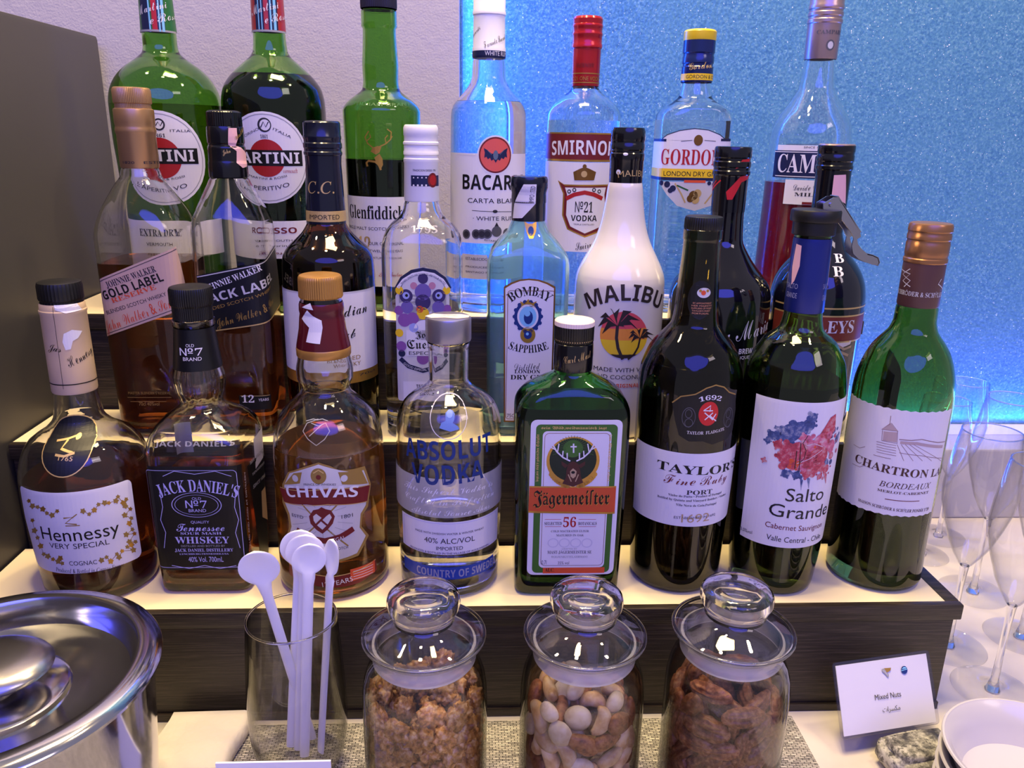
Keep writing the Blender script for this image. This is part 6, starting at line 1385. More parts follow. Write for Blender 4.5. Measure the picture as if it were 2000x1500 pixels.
   ('P','inkred',3,((14.05,94.3),(18.77,91.45),(19.48,83.85))),
   ('L','black',6,0.4,((-0.77,120.68),(-3.35,115.31),(-0.68,110.04),(-1.3,104.66),(-4.11,100.96))),
   ('L','black',6,0.5,((-6.51,109.78),(-6.22,97.2))),
   ('L','black',6,0.5,((-4.63,115.25),(-3.42,95.55))),
   ('L','paperb',6,0.33,((-5.4,100.88),(2.16,104.27),(10.7,110.05))),
   ('L','paperb',6,0.33,((-0.82,113.6),(4.16,114.92),(10.75,112.19))),
   ('T','inkd',2,'Salto',-9.45,73.62,18.62,73.17,9.27,0),
   ('T','inkd',2,'Grande',-18.84,61.82,27.46,59.5,9.32,0),
   ('T','maroon',2,'Cabernet Sauvignon',-19.77,52.64,22.87,51,3.96,0),
   ('T','inkd',2,'Valle Central - Chile',-17.93,43.37,23.65,41.98,3.98,0),
   ('T','ink',2,'13,0%vol',-38.54,42.48,-27.72,43.47,2.52,0),
  ]),
 ]),
'chartron':dict(pos=(0.2948, 0.5051, 0.0862),kn=[(0.0, 31.43, 31.43, 2.0), (4.5, 32.24, 32.24, 2.0), (46.9, 31.84, 31.84, 2.0), (86.7, 31.97, 31.97, 2.0), (124.9, 31.96, 31.96, 2.0), (136.1, 32.09, 32.09, 2.0), (145.3, 31.47, 31.47, 2.0), (155.5, 29.27, 29.27, 2.0), (161.6, 27.31, 27.31, 2.0), (168.4, 24.41, 24.41, 2.0), (175.2, 19.84, 19.84, 2.0), (181.6, 15.14, 15.14, 2.0), (188.2, 13.24, 13.24, 2.0), (196.9, 12.88, 12.88, 2.0), (199.7, 11.94, 11.94, 2.0), (247.3, 10.77, 10.77, 2.0)],lvl=61.0,
 parts=[('capsule', ((198.28, 12.41), (199.31, 12.86), (226.81, 12.84)), 'capbrown', {}), ('cap', ((226.81, 12.84), (227.48, 13.29), (229.48, 13.28), (230.14, 12.82), (231.47, 12.81), (232.14, 13.11), (239.42, 13.06), (240.07, 12.76), (241.39, 12.75), (242.05, 13.19), (244.67, 13.18), (245.32, 12.87), (246.63, 12.87), (247.28, 13.31), (250.54, 13.14), (251.84, 12.54)), 'capcopper', {})],
 labels=[
  ('capsule_print','capsule',[
   ('T','silverp',1,'𝐒𝐂𝐇𝐑Ö𝐃𝐄𝐑 & 𝐒𝐂𝐇Ÿ𝐋𝐄𝐑',-24.28,205.92,10.85,205.92,3.01,0),
   ('L','silverp',1,0.63,((-24.2,221.69),(-14.34,219.9),(-19.45,214.69),(-12.89,211.78))),
   ('L','silverp',1,0.63,((-14.96,223.14),(-20.77,218.85),(-13.57,215.69),(-17.46,210.99))),
   ('L','silverp',1,0.63,((6.29,217.73),(4.19,214.54),(11.14,210.56))),
  ]),
  ('back_label',None,[
   ('P','labelback',0,((86,98),(146,98),(146,166),(86,166))),
  ]),
  ('front_label',None,[
   ('P','paperb',0,((-59.21,59),(-56.48,59.7),(-53.75,59),(-51.02,59.7),(-48.29,59),(-45.56,59.7),(-42.83,59),(-40.1,59.7),(-37.37,59),(-34.64,59.7),(-31.91,59),(-29.18,59.7),(-26.45,59),(-23.72,59.7),(-20.99,59),(-18.26,59.7),(-15.53,59),(-12.8,59.7),(-10.07,59),(-7.34,59.7),(-4.61,59),(-1.88,59.7),(0.85,59),(3.58,59.7),(6.32,59),(9.05,59.7),(11.78,59),(14.51,59.7),(17.24,59),(19.97,59.7),(22.7,59),(22.7,133.98),(19.97,134.68),(17.24,133.98),(14.51,134.68),(11.78,133.98),(9.05,134.68),(6.32,133.98),(3.58,134.68),(0.85,133.98),(-1.88,134.68),(-4.61,133.98),(-7.34,134.68),(-10.07,133.98),(-12.8,134.68),(-15.53,133.98),(-18.26,134.68),(-20.99,133.98),(-23.72,134.68),(-26.45,133.98),(-29.18,134.68),(-31.91,133.98),(-34.64,134.68),(-37.37,133.98),(-40.1,134.68),(-42.83,133.98),(-45.56,134.68),(-48.29,133.98),(-51.02,134.68),(-53.75,133.98),(-56.48,134.68),(-59.21,133.98))),
   ('T','inkbrown2',2,'𝐂𝐇𝐀𝐑𝐓𝐑𝐎𝐍 𝐋𝐀 𝐅',-40.68,90.72,30.81,86.41,5.72,0),
   ('T','inkbrown2',2,'𝐵𝑂𝑅𝐷𝐸𝐴𝑈𝑋',-21.44,79.33,13.95,79.52,3.97,0),
   ('T','inkbrown2',2,'𝐌𝐄𝐑𝐋𝐎𝐓-𝐂𝐀𝐁𝐄𝐑𝐍𝐄𝐓',-21.84,75.42,12.92,75.56,1.81,0),
   ('L','maroon',2,0.52,((-16.35,70.77),(6.35,70.82))),
   ('T','inkbrown2',2,'𝐌𝐀𝐈𝐒𝐎𝐍 𝐒𝐂𝐇𝐑Ö𝐃𝐄𝐑 & 𝐒𝐂𝐇Ÿ𝐋𝐄𝐑 𝐅𝐎𝐍𝐃É𝐄 𝟏𝟕𝟑𝟗',-33.15,63.68,16.74,62.09,2.18,0),
   ('L','sketch',2,0.33,((-21.2,129.4),(-20.96,123.7),(-25.38,118.99),(-15.44,119.78),(-20.15,124.59))),
   ('L','sketch',2,0.34,((-24.65,118.46),(-24.22,111.29),(-14.78,111.22),(-15.73,119.72))),
   ('P','sketch2',1,((-25.38,118.99),(-20.76,124.46),(-15.44,119.78))),
   ('P','sketch2',1,((-23.92,117.92),(-15.93,118.97),(-15.19,111.87),(-23.6,111.45))),
   ('L','sketch',2,0.3,((-27.31,109.68),(-15.17,109.7))),
   ('L','sketch',2,0.3,((-27.04,107.92),(-14.91,107.93))),
   ('L','sketch',2,0.3,((-26.77,106.16),(-14.65,106.15))),
   ('L','sketch',2,0.3,((-26.5,104.39),(-14.39,104.37))),
   ('L','sketch',2,0.3,((-26.23,102.62),(-14.13,102.59))),
   ('L','sketch',2,0.27,((-14.68,110.51),(-9.02,99.67))),
   ('L','sketch',2,0.27,((-12.27,110.9),(-3.3,100.12))),
   ('L','sketch',2,0.27,((-9.85,111.23),(2.96,100.13))),
   ('L','sketch',2,0.27,((-7.38,111.49),(10.41,99.47))),
   ('L','sketch',2,0.27,((-4.86,111.68),(21.71,97.18))),
   ('L','sketch',2,0.51,((-14,114.25),(-6.58,114.45),(-0.17,115.43),(12.45,112.33),(22.37,111.04))),
   ('L','sketch2',2,2.02,((-13.09,112.23),(-3.04,112.49),(19.61,108.04))),
   ('L','sketch',2,0.34,((-12.63,105.03),(1.91,103.82),(23.68,98.87))),
   ('L','sketch',2,0.34,((-27.86,99.9),(-16.83,99.86))),
   ('L','sketch',2,0.27,((-44.05,101.56),(-38.09,101.2),(-34.37,103.68))),
   ('L','sketch',2,0.27,((-42.65,88),(-35.72,88.11),(-32.23,90.93))),
  ]),
 ]),
}
for d_ in BOTTLES.values():
    for l_ in d_['labels']:
        for e_ in l_[2]:
            if e_[0]=='T': text2d(e_[3])
# ------------------------------------------------------------------ setting
T1,T2,T3=.0862,.1687,.2462
def mat_wall():
    mt=pbr('wall_plaster','B6B2C2',.75,0,.25);v=coords(mt)
    a=noise(mt,v,520,3,.55);b=noise(mt,v,120,2)
    n=N(mt,'ShaderNodeMath',operation='ADD');LK(mt,a,n.inputs[0]);LK(mt,b,n.inputs[1]);bump(mt,n.outputs[0],.32,.0012);return mt
def mat_panel():
    mt=pbr('blue_textured_panel','4FA0C8',.28,0,.5,.25);v=coords(mt)
    vo=N(mt,'ShaderNodeTexVoronoi');vo.inputs['Scale'].default_value=330;vo.feature='F1';LK(mt,v,vo.inputs['Vector'])
    a=noise(mt,v,430,4,.7);b=noise(mt,v,22,3)
    c1=ramp(mt,a,(.34,sr('386E9E')),(.52,sr('508AB2')),(.70,sr('82B0C4')))
    c2=mix(mt,ramp(mt,b,(.35,(0,0,0)),(.7,(.55,.55,.55))),c1,sr('548CAE'))
    sp=ramp(mt,noise(mt,v,520,1,.5),(.735,(0,0,0)),(.76,(1,1,1)))
    c3=mix(mt,sp,c2,sr('DCEBF0'))  # pale specks painted into the colour as sparkling glints
    p=mt.node_tree.nodes['Principled BSDF'];LK(mt,c3,p.inputs['Base Color'])
    ad=N(mt,'ShaderNodeMath',operation='ADD');LK(mt,a,ad.inputs[0]);LK(mt,vo.outputs['Distance'],ad.inputs[1]);bump(mt,ad.outputs[0],.28,.0010);return mt
def mat_wood():
    mt=pbr('black_stained_wood','1C1715',.42,0,.5);v=coords(mt,(5,60,160))
    a=noise(mt,v,5,6,.65)
    c=ramp(mt,a,(.3,sr('14100F')),(.5,sr('2A221C')),(.68,sr('4C4034')))
    p=mt.node_tree.nodes['Principled BSDF'];LK(mt,c,p.inputs['Base Color']);bump(mt,a,.35,.0008);return mt
def mat_counter():
    mt=pbr('white_counter_stone','EDE4D6',.35,0,.4);v=coords(mt);a=noise(mt,v,9,5,.6)
    c=ramp(mt,a,(.3,sr('D2C8BA')),(.6,sr('E0D8D0')));LK(mt,c,mt.node_tree.nodes['Principled BSDF'].inputs['Base Color']);return mt
WOOD=mat_wood();CREAM=pbr('cream_shelf_board','F6E6BC',.4,0,.4)
bm=bmesh.new();box(bm,-1.5,.80,-.4,-.0133,.832,1.3);struct('wall_back',bm,mat_wall())
bm=bmesh.new();box(bm,-.05,.8335,0,1.6,.86,1.3);struct('wall_blue_panel',bm,mat_panel())
bm=bmesh.new();box(bm,-1.5,-.1,-.04,1.6,.88,0);struct('floor_counter_top',bm,mat_counter())
bm=bmesh.new();box(bm,-1.2,.755,.0005,1.5,.8,.08,.002);struct('trim_1',bm,pbr('ledge_front_grey','C4C0C2',.5));
bm=bmesh.new();box(bm,-.0133,.8,.0005,1.5,.833,.08,0);struct('trim_2',bm,pbr('ledge_top_white','E4E0E4',.5))
bm=bmesh.new();box(bm,-.72,.05,.0006,-.335,.786,.4655,.004)
def mat_app():
    mt=pbr('grey_cabinet_metal','605C58',.48,.15,.4);v=coords(mt);a=noise(mt,v,2.2,2)
    LK(mt,ramp(mt,a,(.3,sr('403E3E')),(.7,sr('4E4C4C'))),mt.node_tree.nodes['Principled BSDF'].inputs['Base Color']);return mt
tag(link('appliance_cabinet',bm,mat_app(),None,True),'tall plain grey metal cabinet beside the bottle steps','cabinet')
def tier(label,y0,y1,z0,z1,xr,bolt):
    t=thing('display_step',(0,y0,z0),label,'display step','stepped bottle risers')
    bm=bmesh.new();box(bm,-.333,.0035,.0004,xr-.003,y1-y0,z1-z0-.011,.0008);link('front_board',bm,WOOD,t,True)
    bm=bmesh.new();L,f=.013,.006
    box(bm,-.333,0,z1-z0-.0115,xr,f,z1-z0,.001);box(bm,xr-.010,f,z1-z0-.0115,xr,y1-y0-.001,z1-z0,.001)
    link('edge_moulding',bm,WOOD,t,True)
    bm=bmesh.new();box(bm,-.333,f,z1-z0-.0115,xr-.010,y1-y0-.001,z1-z0-.0006);link('shelf_board',bm,CREAM,t,False)
    bm=bmesh.new();box(bm,-.333,.0015,.0004,xr-.003,.0034,.006);link('bottom_strip',bm,WOOD,t,False)
    return t
tier('lowest black wooden step with cream top holding the front row of bottles',.4575,.5465,0,T1,.3365,1)
tier('middle black wooden step with cream top, behind the front row of bottles',.547,.6265,0,T2,.330,0)
tier('highest black wooden step at the back, below the blue wall',.627,.735,0,T3,.3235,0)
# ------------------------------------------------------------------ bottles
G_CLEAR=refr('clear_glass',(.985,.985,.985));G_GREEN=refr('green_glass',(.32,.62,.17));G_WINE=refr('olive_wine_glass',(.34,.53,.13));G_DARK=refr('dark_olive_glass',(.22,.19,.085));G_BLUE=refr('pale_blue_glass',(.50,.82,.92),1.48,0,.9);G_JAG=refr('bottle_green_glass',(.25,.68,.20));G_BROWN=refr('brown_glass',(.36,.15,.05))  # pale blue glass: some diffuse cyan stands in for light shining through
O_WHITE=pbr('white_lacquered_glass','DCD6D4',.14,0,.5,.3);O_BLACK=pbr('black_glass','0A0810',.05,0,.6,.4);O_NAVY=pbr('dark_blue_black_glass','0A0C1C',.05,0,.6,.4)
L_AMBER=refr('amber_spirit',(.90,.42,.09),1.36,0,.93);L_DAMBER=refr('dark_amber_spirit',(.60,.18,.05),1.36,0,.92);L_CLEAR=refr('clear_spirit',(.985,.985,.97),1.36);L_RED=pbr('red_aperitif','7A1426',.12,0,.5);L_DARK=pbr('dark_wine','0B0608',.1,0,.5);L_DRY=refr('pale_vermouth',(.42,.40,.10),1.36);L_COG=refr('cognac',(.40,.10,.035),1.36,0,.94);L_PALE=refr('pale_tequila',(.97,.95,.84),1.36)  # amber, dark amber and cognac: slight diffuse colour imitates light glowing through
INFO={
'martini_dry':('vermouth_bottle',G_GREEN,L_DRY,'green vermouth bottle with round white label, green stripe on its neck band','bottle'),
'martini_rosso':('vermouth_bottle',G_GREEN,L_DARK,'vermouth bottle filled dark, round white label, red stripe on its neck band','bottle'),
'glenfiddich':('whisky_bottle',G_GREEN,L_DARK,'green whisky bottle with golden stag emblem and white label','bottle'),
'bacardi':('rum_bottle',G_CLEAR,L_CLEAR,'clear rum bottle with white cap and red bat emblem','bottle'),
'smirnoff':('vodka_bottle',G_CLEAR,L_CLEAR,'clear vodka bottle with red cap and red band label','bottle'),
'gordons':('gin_bottle',G_CLEAR,L_CLEAR,'clear gin bottle with yellow and blue cap','bottle'),
'campari':('aperitif_bottle',G_CLEAR,L_RED,'clear bottle half full of red aperitif with navy label','bottle'),
'gold_whisky':('whisky_bottle',G_CLEAR,L_DAMBER,'square whisky bottle with gold capsule and slanted pink gold label','bottle'),
'black_whisky':('whisky_bottle',G_CLEAR,L_DAMBER,'square whisky bottle with slanted black label and torn pink stamp','bottle'),
'canadian_whisky':('whisky_bottle',G_BROWN,L_DARK,'dark whisky bottle with navy capsule, gold band and white label','bottle'),
'cuervo':('tequila_bottle',G_CLEAR,L_PALE,'clear tequila bottle with white cap and purple ornamented label','bottle'),
'bombay':('gin_bottle',G_BLUE,L_CLEAR,'pale blue gin bottle with arched white label','bottle'),
'malibu':('liqueur_bottle',O_WHITE,None,'white coconut liqueur bottle with palm trees and sunset','bottle'),
'tia_maria':('liqueur_bottle',O_BLACK,None,'black coffee liqueur bottle with red streaks on its capsule','bottle'),
'baileys':('liqueur_bottle',O_NAVY,None,'dark cream liqueur bottle with brown band, behind the wine with the blue capsule','bottle'),
'hennessy':('cognac_bottle',G_CLEAR,L_COG,'round cognac bottle with cream capsule and vine wreath label','bottle'),
'jack':('whisky_bottle',G_CLEAR,L_DAMBER,'square whisky bottle with fluted neck and black label','bottle'),
'chivas':('whisky_bottle',G_CLEAR,L_AMBER,'rounded whisky bottle with gold cap, maroon capsule and amber contents','bottle'),
'absolut':('vodka_bottle',G_CLEAR,L_CLEAR,'clear round shouldered vodka bottle with silver cap and blue lettering','bottle'),
'jager':('liqueur_bottle',G_JAG,L_DARK,'flat green herbal liqueur bottle with stag label','bottle'),
'taylors':('port_bottle',G_DARK,L_DARK,'dark port bottle with black oval seal on its neck and white label','bottle'),
'salto':('wine_bottle',G_WINE,L_DARK,'dark wine bottle with torn blue capsule and paint splash label','bottle'),
'chartron':('wine_bottle',G_WINE,L_DARK,'green wine bottle with brown capsule and cream chateau label','bottle')}
ROW={.0862:'bottles on the lowest step',.1687:'bottles on the middle step',.2462:'bottles on the top step'}
def build_bottle(key,d):
    nm,glass,liq,label,cat=INFO[key]
    t=thing(nm,d['pos'],label,cat,ROW[d['pos'][2]])
    kn=d['kn'];zs=[k[0] for k in kn];fx=pchip(zs,[k[1] for k in kn]);fy=pchip(zs,[k[2] for k in kn]);fn=pchip(zs,[k[3] for k in kn])
    H=zs[-1];nseg=96 if max(k[3] for k in kn)>2.2 else 72
    flut=key=='jack'
    def ringz(z,off,zz=None):
        rx,ry,n=fx(z)-off,fy(z)-off,fn(z)
        p=circ(max(rx,.5)/1000,(z if zz is None else zz)/1000,nseg,max(ry,.5)/1000,n)
        if flut and off==0 and 127<z<167:
            for i in range(nseg):
                a=2*PI*i/nseg;k=1-.035*(.5+.5*math.cos(16*a))*min(1,(z-127)/6,(167-z)/5)
                p[i]=Vector((p[i].x*k,p[i].y*k,p[i].z))
        return p
    zl=sorted(set([round(z,1) for z in np.arange(4,H,3.0)]+[round(z,1) for z in zs if z>4]))
    zl=[z for i,z in enumerate(zl) if i==0 or z-zl[i-1]>.45 or z in zs]
    bm=bmesh.new();R=[]
    for k in range(5):
        a=PI/2*k/4;R.append(ringz(0,3.2*(1-math.sin(a)),3.2*(1-math.cos(a))+.02))
    R+=[ringz(z,0) for z in zl]
    opaque=liq is None
    ring_surface(bm,R)
    tw=1.9;base=13 if cat=='bottle' and key in('salto','chartron','taylors') else 6.5
    if not opaque:
        zi=[z for z in zl if z>base+3.5 and z<H-1]
        RI=[ringz(base+.1,tw+5,base+.02),ringz(base+1.0,tw+2,base+.8)]+[ringz(z,tw) for z in zi]
        if base>10: RI[0]=ringz(base,tw+9,base+2.5)
        ring_surface(bm,RI,flip=True)
    link('bottle_body',bm,glass,t,True,50)
    lv=d['lvl']
    if liq is not None and lv>base+5:
        bm=bmesh.new();zi=[z for z in zl if z>base+3.5 and z<lv-.5]
        o=tw*.5
        RL=[ringz(base,o+5,base-1.2),ringz(base+1,o+1.6,base)]+[ringz(z,o) for z in zi]+[ringz(lv,o)]
        ring_surface(bm,RL);link('liquid',bm,liq,t,True,50)
    for pn,prof,mat,kw in d['parts']:
        prof=sorted(prof);bm=bmesh.new()
        q=[(r/1000,z/1000) for z,r in prof]
        top=q[-1];closed=pn.startswith('cap') and not pn.startswith('capsule')
        if closed: q=q+[(top[0]*.93,top[1]+.0004)]
        k=kw.get('kn',0);lathe(bm,q,2*k if k else 72,0,k,.022,False,closed)
        link(pn,bm,capm(mat),t,True,30)
    for ln,on,els in d['labels']:
        gz=0
        if on:
            pp=sorted([p for p in d['parts'] if p[0]==on][0][1]);za=[a for a,b in pp];ra=[b for a,b in pp]
            sf=Surf(lambda z,za=za,ra=ra:(float(np.interp(z,za,ra)),)*2+(2.,));g=1.6
        else:
            sf=Surf(lambda z:(fx(z),fy(z),fn(z)));g=2.6
        rs=[sf.sec(z)[0] for z in np.linspace(0,H,8)]
        zz=[p[1] for e in els for p in (e[3] if e[0]=='P' else e[4] if e[0]=='L' else [(e[3],e[4])] if e[0]=='C' else [(e[4],e[5]),(e[6],e[7])])]
        ra=[sf.sec(z)[0] for z in np.linspace(min(zz),max(zz),7)]
        lin=[ra[0]+(ra[-1]-ra[0])*i/6 for i in range(7)]
        if max(abs(a-b) for a,b in zip(ra,lin))>.05: gz=2.0
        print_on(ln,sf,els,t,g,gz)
    return t
ROOT={key:build_bottle(key,d) for key,d in BOTTLES.items()}
# lever stopper on the wine with the blue capsule
STEEL=pbr('brushed_steel','B8B4B8',.24,1)
px,py,pz=BOTTLES['salto']['pos']
st=thing('bottle_stopper',(px,py,0),'metal lever stopper with black cap, on the wine with the blue capsule','bottle stopper')
zc=.3394-.0005
bm=bmesh.new();lathe(bm,[(.0128,zc-.0085),(.0132,zc-.008),(.0132,zc-.0005),(.0150,zc),(.0153,zc+.001),(.0153,zc+.0062),(.0146,zc+.0072)],64);link('stopper_cap',bm,capm('capblack'),st)
bm=bmesh.new()
def plate(bm,pts,y0,y1):
    a=[bm.verts.new((x,y0,z)) for x,z in pts];b=[bm.verts.new((x,y1,z)) for x,z in pts]
    bm.faces.new(a);bm.faces.new(b[::-1]);n=len(pts)
    for i in range(n): bm.faces.new((a[i],b[i],b[(i+1)%n],a[(i+1)%n]))
lev=[(.002,.3465),(.0015,.3500),(.0075,.3540),(.0100,.3542),(.0140,.3500),(.0205,.3420),(.0275,.3328),(.0285,.3300),(.0262,.3285),(.0272,.3255),(.0300,.3225),(.0340,.3195),(.0380,.3185),(.0415,.3170),(.0430,.3140),(.0420,.3120),(.0385,.3125),(.0340,.3140),(.0290,.3160),(.0250,.3195),(.0235,.3240),(.0240,.3290),(.0215,.3330),(.0150,.3400),(.0110,.3455)]
for y in(-.0055,.0045): plate(bm,lev,y,y+.001)
plate(bm,[(.0098,.3545),(.0104,.3549),(.0283,.3330),(.0277,.3326)],-.0055,.0055)
plate(bm,[(.0343,.3196),(.0382,.3188),(.0420,.3172),(.0434,.3140),(.0424,.3116),(.0418,.3118),(.0425,.3140),(.0413,.3166),(.0380,.3180),(.0343,.3188)],-.0055,.0055)
bmesh.ops.recalc_face_normals(bm,faces=bm.faces[:]);lo=link('lever',bm,STEEL,st,True,30)
bm=bmesh.new();bmesh.ops.create_cone(bm,cap_ends=True,segments=20,radius1=.0013,radius2=.0013,depth=.0135,matrix=Matrix.Translation((.0065,0,.3495))@Matrix.Rotation(PI/2,4,'X'));link('pivot_pin',bm,STEEL,lo)
sb=zc-.0085
st.location.z=sb
for c in st.children: c.location.z=-sb
zt=max(a for p in BOTTLES['absolut']['parts'] for a,b in p[1])/1000+.0005
print_on('tax_stamp',Flat((0,0,zt),(1,0,0),(0,1,0)),[('P','pinkp2',0,[(-15,-2),(-11,-7),(-2,-6),(6,-8),(13,-5),(14,1),(8,5),(-3,4),(-10,6)]),('L','red',1,.5,[(-5,-2),(0,1),(6,-1)])],ROOT['absolut'],0,0,.05,.05)
# ------------------------------------------------------------------ ice bucket
def mat_steel():
    mt=pbr('polished_steel','C8C6CC',.13,1);v=coords(mt,(1,1,9));a=noise(mt,v,30,4);b=noise(mt,coords(mt),14,3)
    LK(mt,ramp(mt,b,(.35,(.09,.09,.09)),(.7,(.2,.2,.2))),mt.node_tree.nodes['Principled BSDF'].inputs['Roughness']);bump(mt,a,.04,.0005);return mt
PS=mat_steel()
bk=thing('ice_bucket',(-.2335,.339,0),'polished steel ice bucket with knobbed lid in front of the cognac bottle','ice bucket')
bm=bmesh.new();lathe(bm,[(.058,.0006),(.060,.002),(.0645,.03),(.068,.07),(.0705,.105),(.0715,.124),(.0735,.126),(.0735,.128)],96,c1=False);link('bucket_body',bm,PS,bk)
bm=bmesh.new();lathe(bm,[(.0742,.1268),(.0762,.1278),(.0765,.1295),(.0755,.1312),(.0725,.1328),(.0680,.1338),(.0650,.1332),(.0635,.1310),(.0622,.1235),(.0600,.1190),(.0560,.1178),(.040,.1178),(.0330,.1182),(.0325,.1205),(.0310,.1212),(.012,.1225)],96,c0=False);ld=link('lid',bm,PS,bk)
bm=bmesh.new();lathe(bm,[(.0085,.122),(.0075,.123),(.0080,.125),(.0115,.127)],48,c0=False,c1=False)
rings=[circ(r*1.07,.1275+(z-.1335)*.82,56,r*.88) for r,z in((.0115,.1335),(.017,.1345),(.0225,.1375),(.0262,.1415),(.0268,.1438),(.0255,.1462),(.0215,.1486),(.014,.1503),(.006,.1509))]
ring_surface(bm,rings);link('knob',bm,pbr('worn_steel','B0ACAE',.27,1),ld)
# ------------------------------------------------------------------ napkin, mat, signs
NAP=pbr('white_napkin','D4CCC0',.85,0,.15);vn=coords(NAP);vo=N(NAP,'ShaderNodeTexVoronoi');vo.inputs['Scale'].default_value=160;vo.feature='DISTANCE_TO_EDGE';LK(NAP,vn,vo.inputs['Vector']);bump(NAP,vo.outputs['Distance'],.5,.001)
nk=bpy.data.objects.new('folded_napkin',None)
bm=bmesh.new();sec=[]
for k in range(9):
    a=-PI/2+PI*k/8;sec.append((.047+.0045*math.cos(a)*(1 if k else .6),.0075+.0068*math.sin(a)))
prof=[(0,.0007)]+sec+[(0,.0145)]
rows=[]
for j in range(7):
    y=-.025+j*.05/6;rows.append([Vector((x-.002*math.sin(j*.9),y,z+ (.0006*math.sin(j*1.7+x*90) if z>.004 else 0))) for x,z in prof])
for a,b in zip(rows,rows[1:]):
    va=[bm.verts.new(p) for p in a];vb=[bm.verts.new(p) for p in b]
    for i in range(len(a)): bm.faces.new((va[i],va[(i+1)%len(a)],vb[(i+1)%len(a)],vb[i]))
bm.faces.new([bm.verts.new(p) for p in rows[0]][::-1]);bm.faces.new([bm.verts.new(p) for p in rows[-1]])
bmesh.ops.remove_doubles(bm,verts=bm.verts[:],dist=1e-6);bmesh.ops.recalc_face_normals(bm,faces=bm.faces[:])
tag(link('folded_napkin',bm,NAP,None,True,60,(-.2005,.4270,.0)),'folded white paper napkin between ice bucket and tumbler','napkin')
def mat_weave():
    mt=pbr('grey_woven_mat','8A867E',.8,0,.2);v=coords(mt)
    br=N(mt,'ShaderNodeTexBrick');br.inputs['Scale'].default_value=1;br.inputs['Brick Width'].default_value=.0042;br.inputs['Row Height'].default_value=.0015;br.inputs['Mortar Size'].default_value=.00022;br.offset=.5
    br.inputs['Color1'].default_value=sr('D8D2C4');br.inputs['Color2'].default_value=sr('8E8A84');br.inputs['Mortar'].default_value=sr('1E1C20')
    nz=N(mt,'ShaderNodeMixRGB');LK(mt,v,nz.inputs[1]);wob=noise(mt,v,180,2,.5,1);LK(mt,wob,nz.inputs[2]);nz.inputs[0].default_value=.0012
    LK(mt,nz.outputs[0],br.inputs['Vector'])
    LK(mt,br.outputs[0],mt.node_tree.nodes['Principled BSDF'].inputs['Base Color']);bump(mt,br.outputs[1],-.6,.0006);return mt
bm=bmesh.new();box(bm,-.152,.20,.0005,.2245,.4525,.0022,.0006);tag(link('placemat',bm,mat_weave(),None,False),'grey woven placemat under the tumbler and three nut jars','placemat')
CARD=pbr('white_card','F2F0F4',.4,0,.4)
cs=thing('name_card',(.2428,.4178,.012),'small white card reading mixed nuts, held in a grey stone','card')
r=Vector((.0735,.0129,0));u=Vector((0,.0266,.0393));W,Hh=r.length*1000,u.length*1000
fl=Flat((0,0,0),r.normalized(),u.normalized())
SLV=thin('clear_sleeve',(.93,.93,.97),1.5,.05,(.04,'6A74B8'))
def slab(bm,f,u0,v0,u1,v1,l0,l1,rad=0):
    pts=[]
    if rad:
        for cx,cy,a0 in((u1-rad,v0+rad,-90),(u1-rad,v1-rad,0),(u0+rad,v1-rad,90),(u0+rad,v0+rad,180)):
            for k in range(5): a=math.radians(a0+22.5*k);pts.append((cx+rad*math.cos(a),cy+rad*math.sin(a)))
    else: pts=[(u0,v0),(u1,v0),(u1,v1),(u0,v1)]
    a=[bm.verts.new(f.at(p[0],p[1],l1)) for p in pts];b=[bm.verts.new(f.at(p[0],p[1],l0)) for p in pts];n=len(pts)
    bm.faces.new(a);bm.faces.new(b[::-1])
    for i in range(n): bm.faces.new((a[i],b[i],b[(i+1)%n],a[(i+1)%n]))
bm=bmesh.new();slab(bm,fl,0,0,W,Hh,0,1.6,2.5);link('clear_sleeve',bm,SLV,cs,False)
bm=bmesh.new();slab(bm,fl,2,1.5,W-2.2,Hh-2.2,.5,1.1);pc=link('paper_card',bm,CARD,cs,False)
E_=[('T','ink',0,'Mixed Nuts',28,20.6,48,20.6,3.4,0),('T','ink',0,'\uFE95\uFE8D\uFEAE\uFEB4\uFEDC\uFEE3',32.5,12.6,46,12.6,3.0,0),
('C','blue',0,53.2,36.8,2.5,2.6,0),('L','sky',1,.5,[(50.8,36.6),(55.6,37.2)]),('P','sky',1,[(51.2,37.6),(53,38.8),(55.2,38.2),(54.4,37.6)]),
('P','grey',0,[(36.0,39.2),(37.6,39.6),(38.6,38.6),(39.6,36.6),(40.9,35.4),(40.6,34),(39.6,33.6),(39.0,34.8),(37.6,36.4),(36.2,37.6)]),('P','goldd',1,[(37.8,39.7),(43.2,39.4),(42.6,37.8),(40.8,37.0),(39.4,36.8),(38.6,38.4)]),('L','lav2',2,.3,[(36.6,38.4),(38.2,37.4),(39.6,35.2)])]
print_on('printed_text',fl,E_,pc,0,0,1.75,.05)
def mat_stone():
    mt=pbr('grey_speckled_stone','8A8886',.5,0,.4);v=coords(mt);a=noise(mt,v,95,5,.7);b=noise(mt,v,240,3,.6)
    c=ramp(mt,a,(.36,sr('3A3A3C')),(.47,sr('77756F')),(.58,sr('BDBAB0')));c=mix(mt,ramp(mt,b,(.56,(0,0,0)),(.62,(.8,.8,.8))),c,sr('2A2A2C'))
    LK(mt,c,mt.node_tree.nodes['Principled BSDF'].inputs['Base Color']);bump(mt,a,.4,.001);return mt
bm=bmesh.new();bmesh.ops.create_cube(bm,size=1,matrix=Matrix.Diagonal((.052,.030,.019,1)));bmesh.ops.bevel(bm,geom=bm.edges[:],offset=.0045,segments=2,affect='EDGES')
bmesh.ops.subdivide_edges(bm,edges=bm.edges[:],cuts=2,use_grid_fill=True)
rs=random.Random(3)
